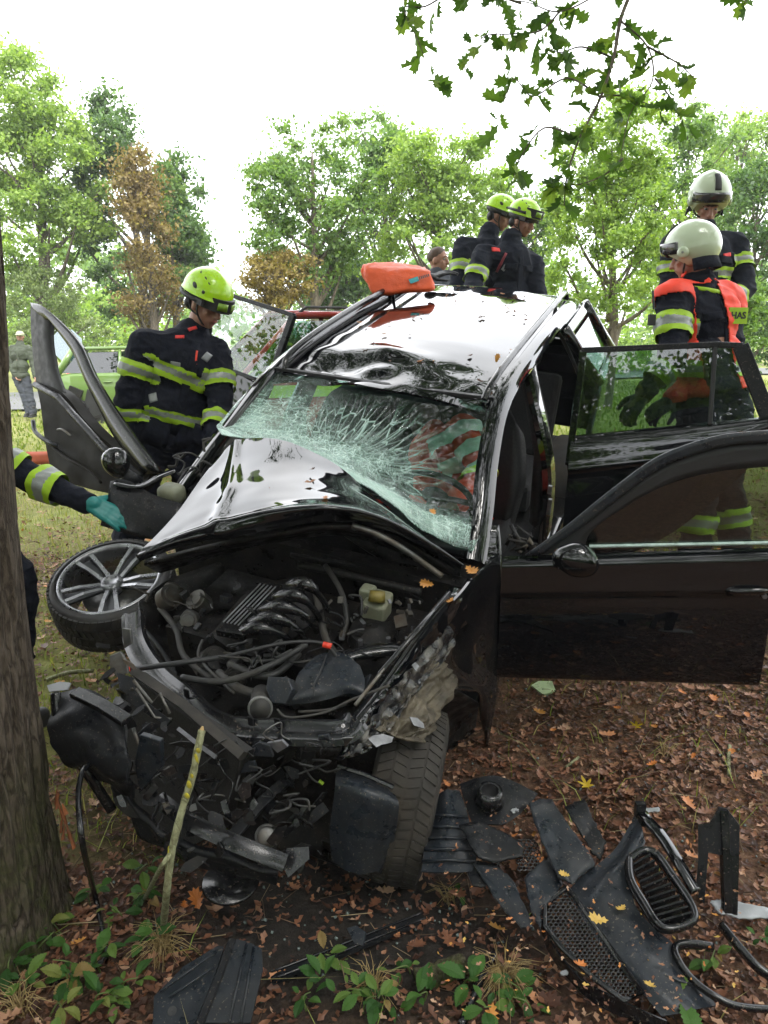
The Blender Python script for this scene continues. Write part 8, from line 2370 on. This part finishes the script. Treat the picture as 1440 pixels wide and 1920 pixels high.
# ------------------------------------------------------------------ foreground plants
PLCOL = [(0, (.022, .065, .014)), (.4, (.045, .12, .024)), (.75, (.085, .18, .035)), (.92, (.18, .22, .05)), (1, (.26, .18, .07))]
M_PLANT = leafmat('herb_leaf', PLCOL, .35, .6, .25)
HERB = []
for k in range(19):
    a = k / 18
    x_ = .30 * math.sin(math.pi * a) ** .8 * (1 if k % 2 else .80)
    HERB.append((x_, -.5 + a))
HERB = HERB[:-1] + [(0, .52)] + [(-x, y) for x, y in HERB[-2:0:-1]]
hm = [leaf_mesh('leaf', HERB, M_PLANT, t, c_, f_) for t, c_, f_ in ((.1, -.3, .25), (.3, -.5, .2), (.45, -.2, .35), (.6, -.4, .3), (.8, -.3, .25), (.93, -.6, .4), (1, -.8, .5))]
def herb(px, py, n, h, lsz, label, yellow=.1, group='leafy seedlings in the foreground litter', spread=.07):
    b0 = gp(px, py, -.005)
    R = root('seedling', label, 'plant', b0, group=group)
    nst = max(1, n // 5)
    c = 0
    for s_ in range(nst):
        top = b0 + Vector((U(-spread, spread), U(-spread, spread * .6), h * U(.6, 1.1)))
        mid = (b0 + top) / 2 + Vector((U(-.02, .02), U(-.02, .02), .02))
        st = smooth_path([b0, mid, top], 5)
        mesh('stem', tube(st, [.0028 - .0014 * i / len(st) for i in range(len(st))], 6), M_PLSTEM, R, smooth=True)
        k_ = n // nst
        for k in range(k_):
            t = .4 + .6 * (k + 1) / k_
            p = st[min(len(st) - 1, int(t * (len(st) - 1)))]
            az = k * 2.4 + U(-1.1, 1.1) + s_
            out = Vector((math.cos(az), math.sin(az), U(-.6, .5))).normalized()
            nr_ = (Vector((0, 0, 1)) - out * out.z + Vector((U(-.45, .45), U(-.55, .3), 0))).normalized()
            sz = lsz * U(.45, 1.25)
            R3 = basis(y=out, z=nr_)
            q = p + out * U(.008, .02)
            mm = random.choice(hm[:5]) if random.random() > yellow else random.choice(hm[4:])
            put('leaf', mm, q + R3 @ Vector((0, sz * .5, 0)), R3, sz, R)
M_PLSTEM = pm('green_stem', (.09, .13, .03), .6)
for (x, y, n, h, ls, lb, yl) in (
 (55, 1800, 10, .09, .055, 'leafy seedling at the bottom left corner above the others', .05), (120, 1760, 10, .10, .06, 'leafy seedling right of the trunk foot near the hose', .1), (170, 1700, 8, .09, .05, 'upper leafy seedling between trunk and hose', .1),
 (190, 1830, 12, .10, .055, 'dense leafy seedling right of the hose bend', .05), (130, 1880, 9, .08, .065, 'broad leaved seedling with yellowing leaf, bottom left', .35), (230, 1880, 12, .10, .055, 'lush seedling left of the undertray', .05), (40, 1880, 8, .08, .06, 'seedling in the bottom left corner', .1),
 (290, 1700, 8, .09, .06, 'seedling with large leaves at the foot of the broken branch', .15), (245, 1650, 5, .08, .055, 'small upright seedling left of the broken branch', .1), (235, 1730, 6, .07, .05, 'seedling between the hose and the broken branch', .2), (410, 1690, 5, .06, .045, 'tiny seedling below the hanging dish', .3),
 (600, 1838, 8, .08, .05, 'seedling right of the undertray below the strip', .1), (655, 1800, 7, .09, .05, 'yellowing seedling above the middle of the strip', .5), (640, 1870, 8, .07, .045, 'low seedling at the bottom centre', .15), (715, 1880, 9, .09, .05, 'seedling right of the bottom centre with yellow leaves', .5), (575, 1900, 6, .06, .05, 'seedling at the bottom beside the undertray', .1),
 (860, 1860, 9, .09, .065, 'seedling with broad leaves beside the short black tube', .05), (795, 1880, 7, .07, .055, 'seedling left of the short black tube', .1), (990, 1870, 8, .08, .05, 'seedling right of the straw tuft', .1), (920, 1900, 6, .07, .055, 'seedling in front of the straw tuft', .1), (1305, 1895, 4, .08, .095, 'single large leaved seedling at the bottom right under the fog lamp surround', .0), (1425, 1775, 6, .07, .05, 'pale seedling at the right edge by the grille', .2), (1330, 1830, 6, .06, .05, 'yellowing seedling inside the fog lamp surround', .6), (850, 1690, 5, .05, .035, 'tiny green shoot by the ribbed liner', .1),
 (90, 1750, 9, .09, .05, 'seedling against the mossy foot of the trunk', .1), (150, 1835, 10, .09, .05, 'seedling under the bend of the hose', .15), (255, 1800, 8, .08, .05, 'seedling between hose bend and straw tuft', .2), (20, 1850, 9, .09, .055, 'seedling touching the left edge of the view', .1), (180, 1905, 9, .09, .055, 'seedling at the bottom between corner and undertray', .2), (265, 1690, 6, .08, .045, 'seedling right below the fork of the broken branch', .1), (90, 1915, 8, .08, .05, 'yellow green seedling at the very bottom left', .5),
 (680, 1905, 8, .08, .05, 'seedling at the bottom edge below the yellow one', .3), (770, 1830, 6, .06, .04, 'small seedling beside the rotten log', .2), (1000, 1910, 7, .07, .05, 'seedling at the bottom edge right of the straw tuft', .2), (1010, 1700, 4, .05, .03, 'tiny sprout below the plastic blade', .2)):
    herb(x, y, n, h, ls, lb, yl, group=None)
M_STRAW = leafmat('straw', [(0, (.25, .17, .07)), (1, (.45, .34, .16))], .2, .6)
def tuft(px, py, n, L, label, lean=(0, 0)):
    b0 = gp(px, py, -.01)
    parts = []
    for k in range(n):
        a = U(0, 6.28); ln = U(.2, 1.0); l = L * U(.5, 1.15)
        d_ = Vector((math.cos(a) * ln + lean[0], math.sin(a) * ln + lean[1], 1)).normalized()
        st = b0 + Vector((U(-.02, .02), U(-.02, .02), 0))
        p1 = st + d_ * l * .6; p2 = p1 + (d_ + Vector((d_.x * 1.4, d_.y * 1.4, -1.1 * ln - .5))).normalized() * l * .45
        parts.append(tube([st, (st + p1) / 2 + Vector((0, 0, .01)), p1, p2], [.0016, .0014, .001, .0004], 4, cap=False))
    o = mesh('dry_grass_tuft', join(*parts), M_STRAW)
    set_tone(o.data, np.random.rand(len(o.data.polygons)))
    return tag(o, label, 'grass tuft')
tuft(306, 1790, 120, .15, 'straw coloured dry grass tuft at the foot of the broken branch', (0, -.3))
tuft(942, 1850, 130, .15, 'straw coloured dry grass tuft beside the short black tube', (.1, -.3))
tuft(700, 1860, 50, .12, 'thin dry grass tuft at the bottom centre')
tuft(40, 1900, 60, .12, 'dry grass tuft in the bottom left corner')
tuft(1250, 1420, 30, .1, 'thin dry grass stalks on the litter below the front door')
tuft(840, 1690, 40, .09, 'thin grass tuft left of the plastic blade')

# ------------------------------------------------------------------ thin haze volume, added to imitate lens glare and pale the far trees
hz = mesh('haze', box((0, 200, 6.2), 1060, 1060, 15.6), bpy.data.materials.new('haze_air'))
hz['kind'] = 'stuff'
hm_ = hz.data.materials[0]; hm_.use_nodes = True
hm_.node_tree.nodes.clear()
ho = hm_.node_tree.nodes.new('ShaderNodeOutputMaterial')
hv = hm_.node_tree.nodes.new('ShaderNodeVolumePrincipled')
hv.inputs['Density'].default_value = .0014
hv.inputs['Color'].default_value = (.97, .98, 1, 1)
hm_.node_tree.links.new(hv.outputs[0], ho.inputs['Volume'])
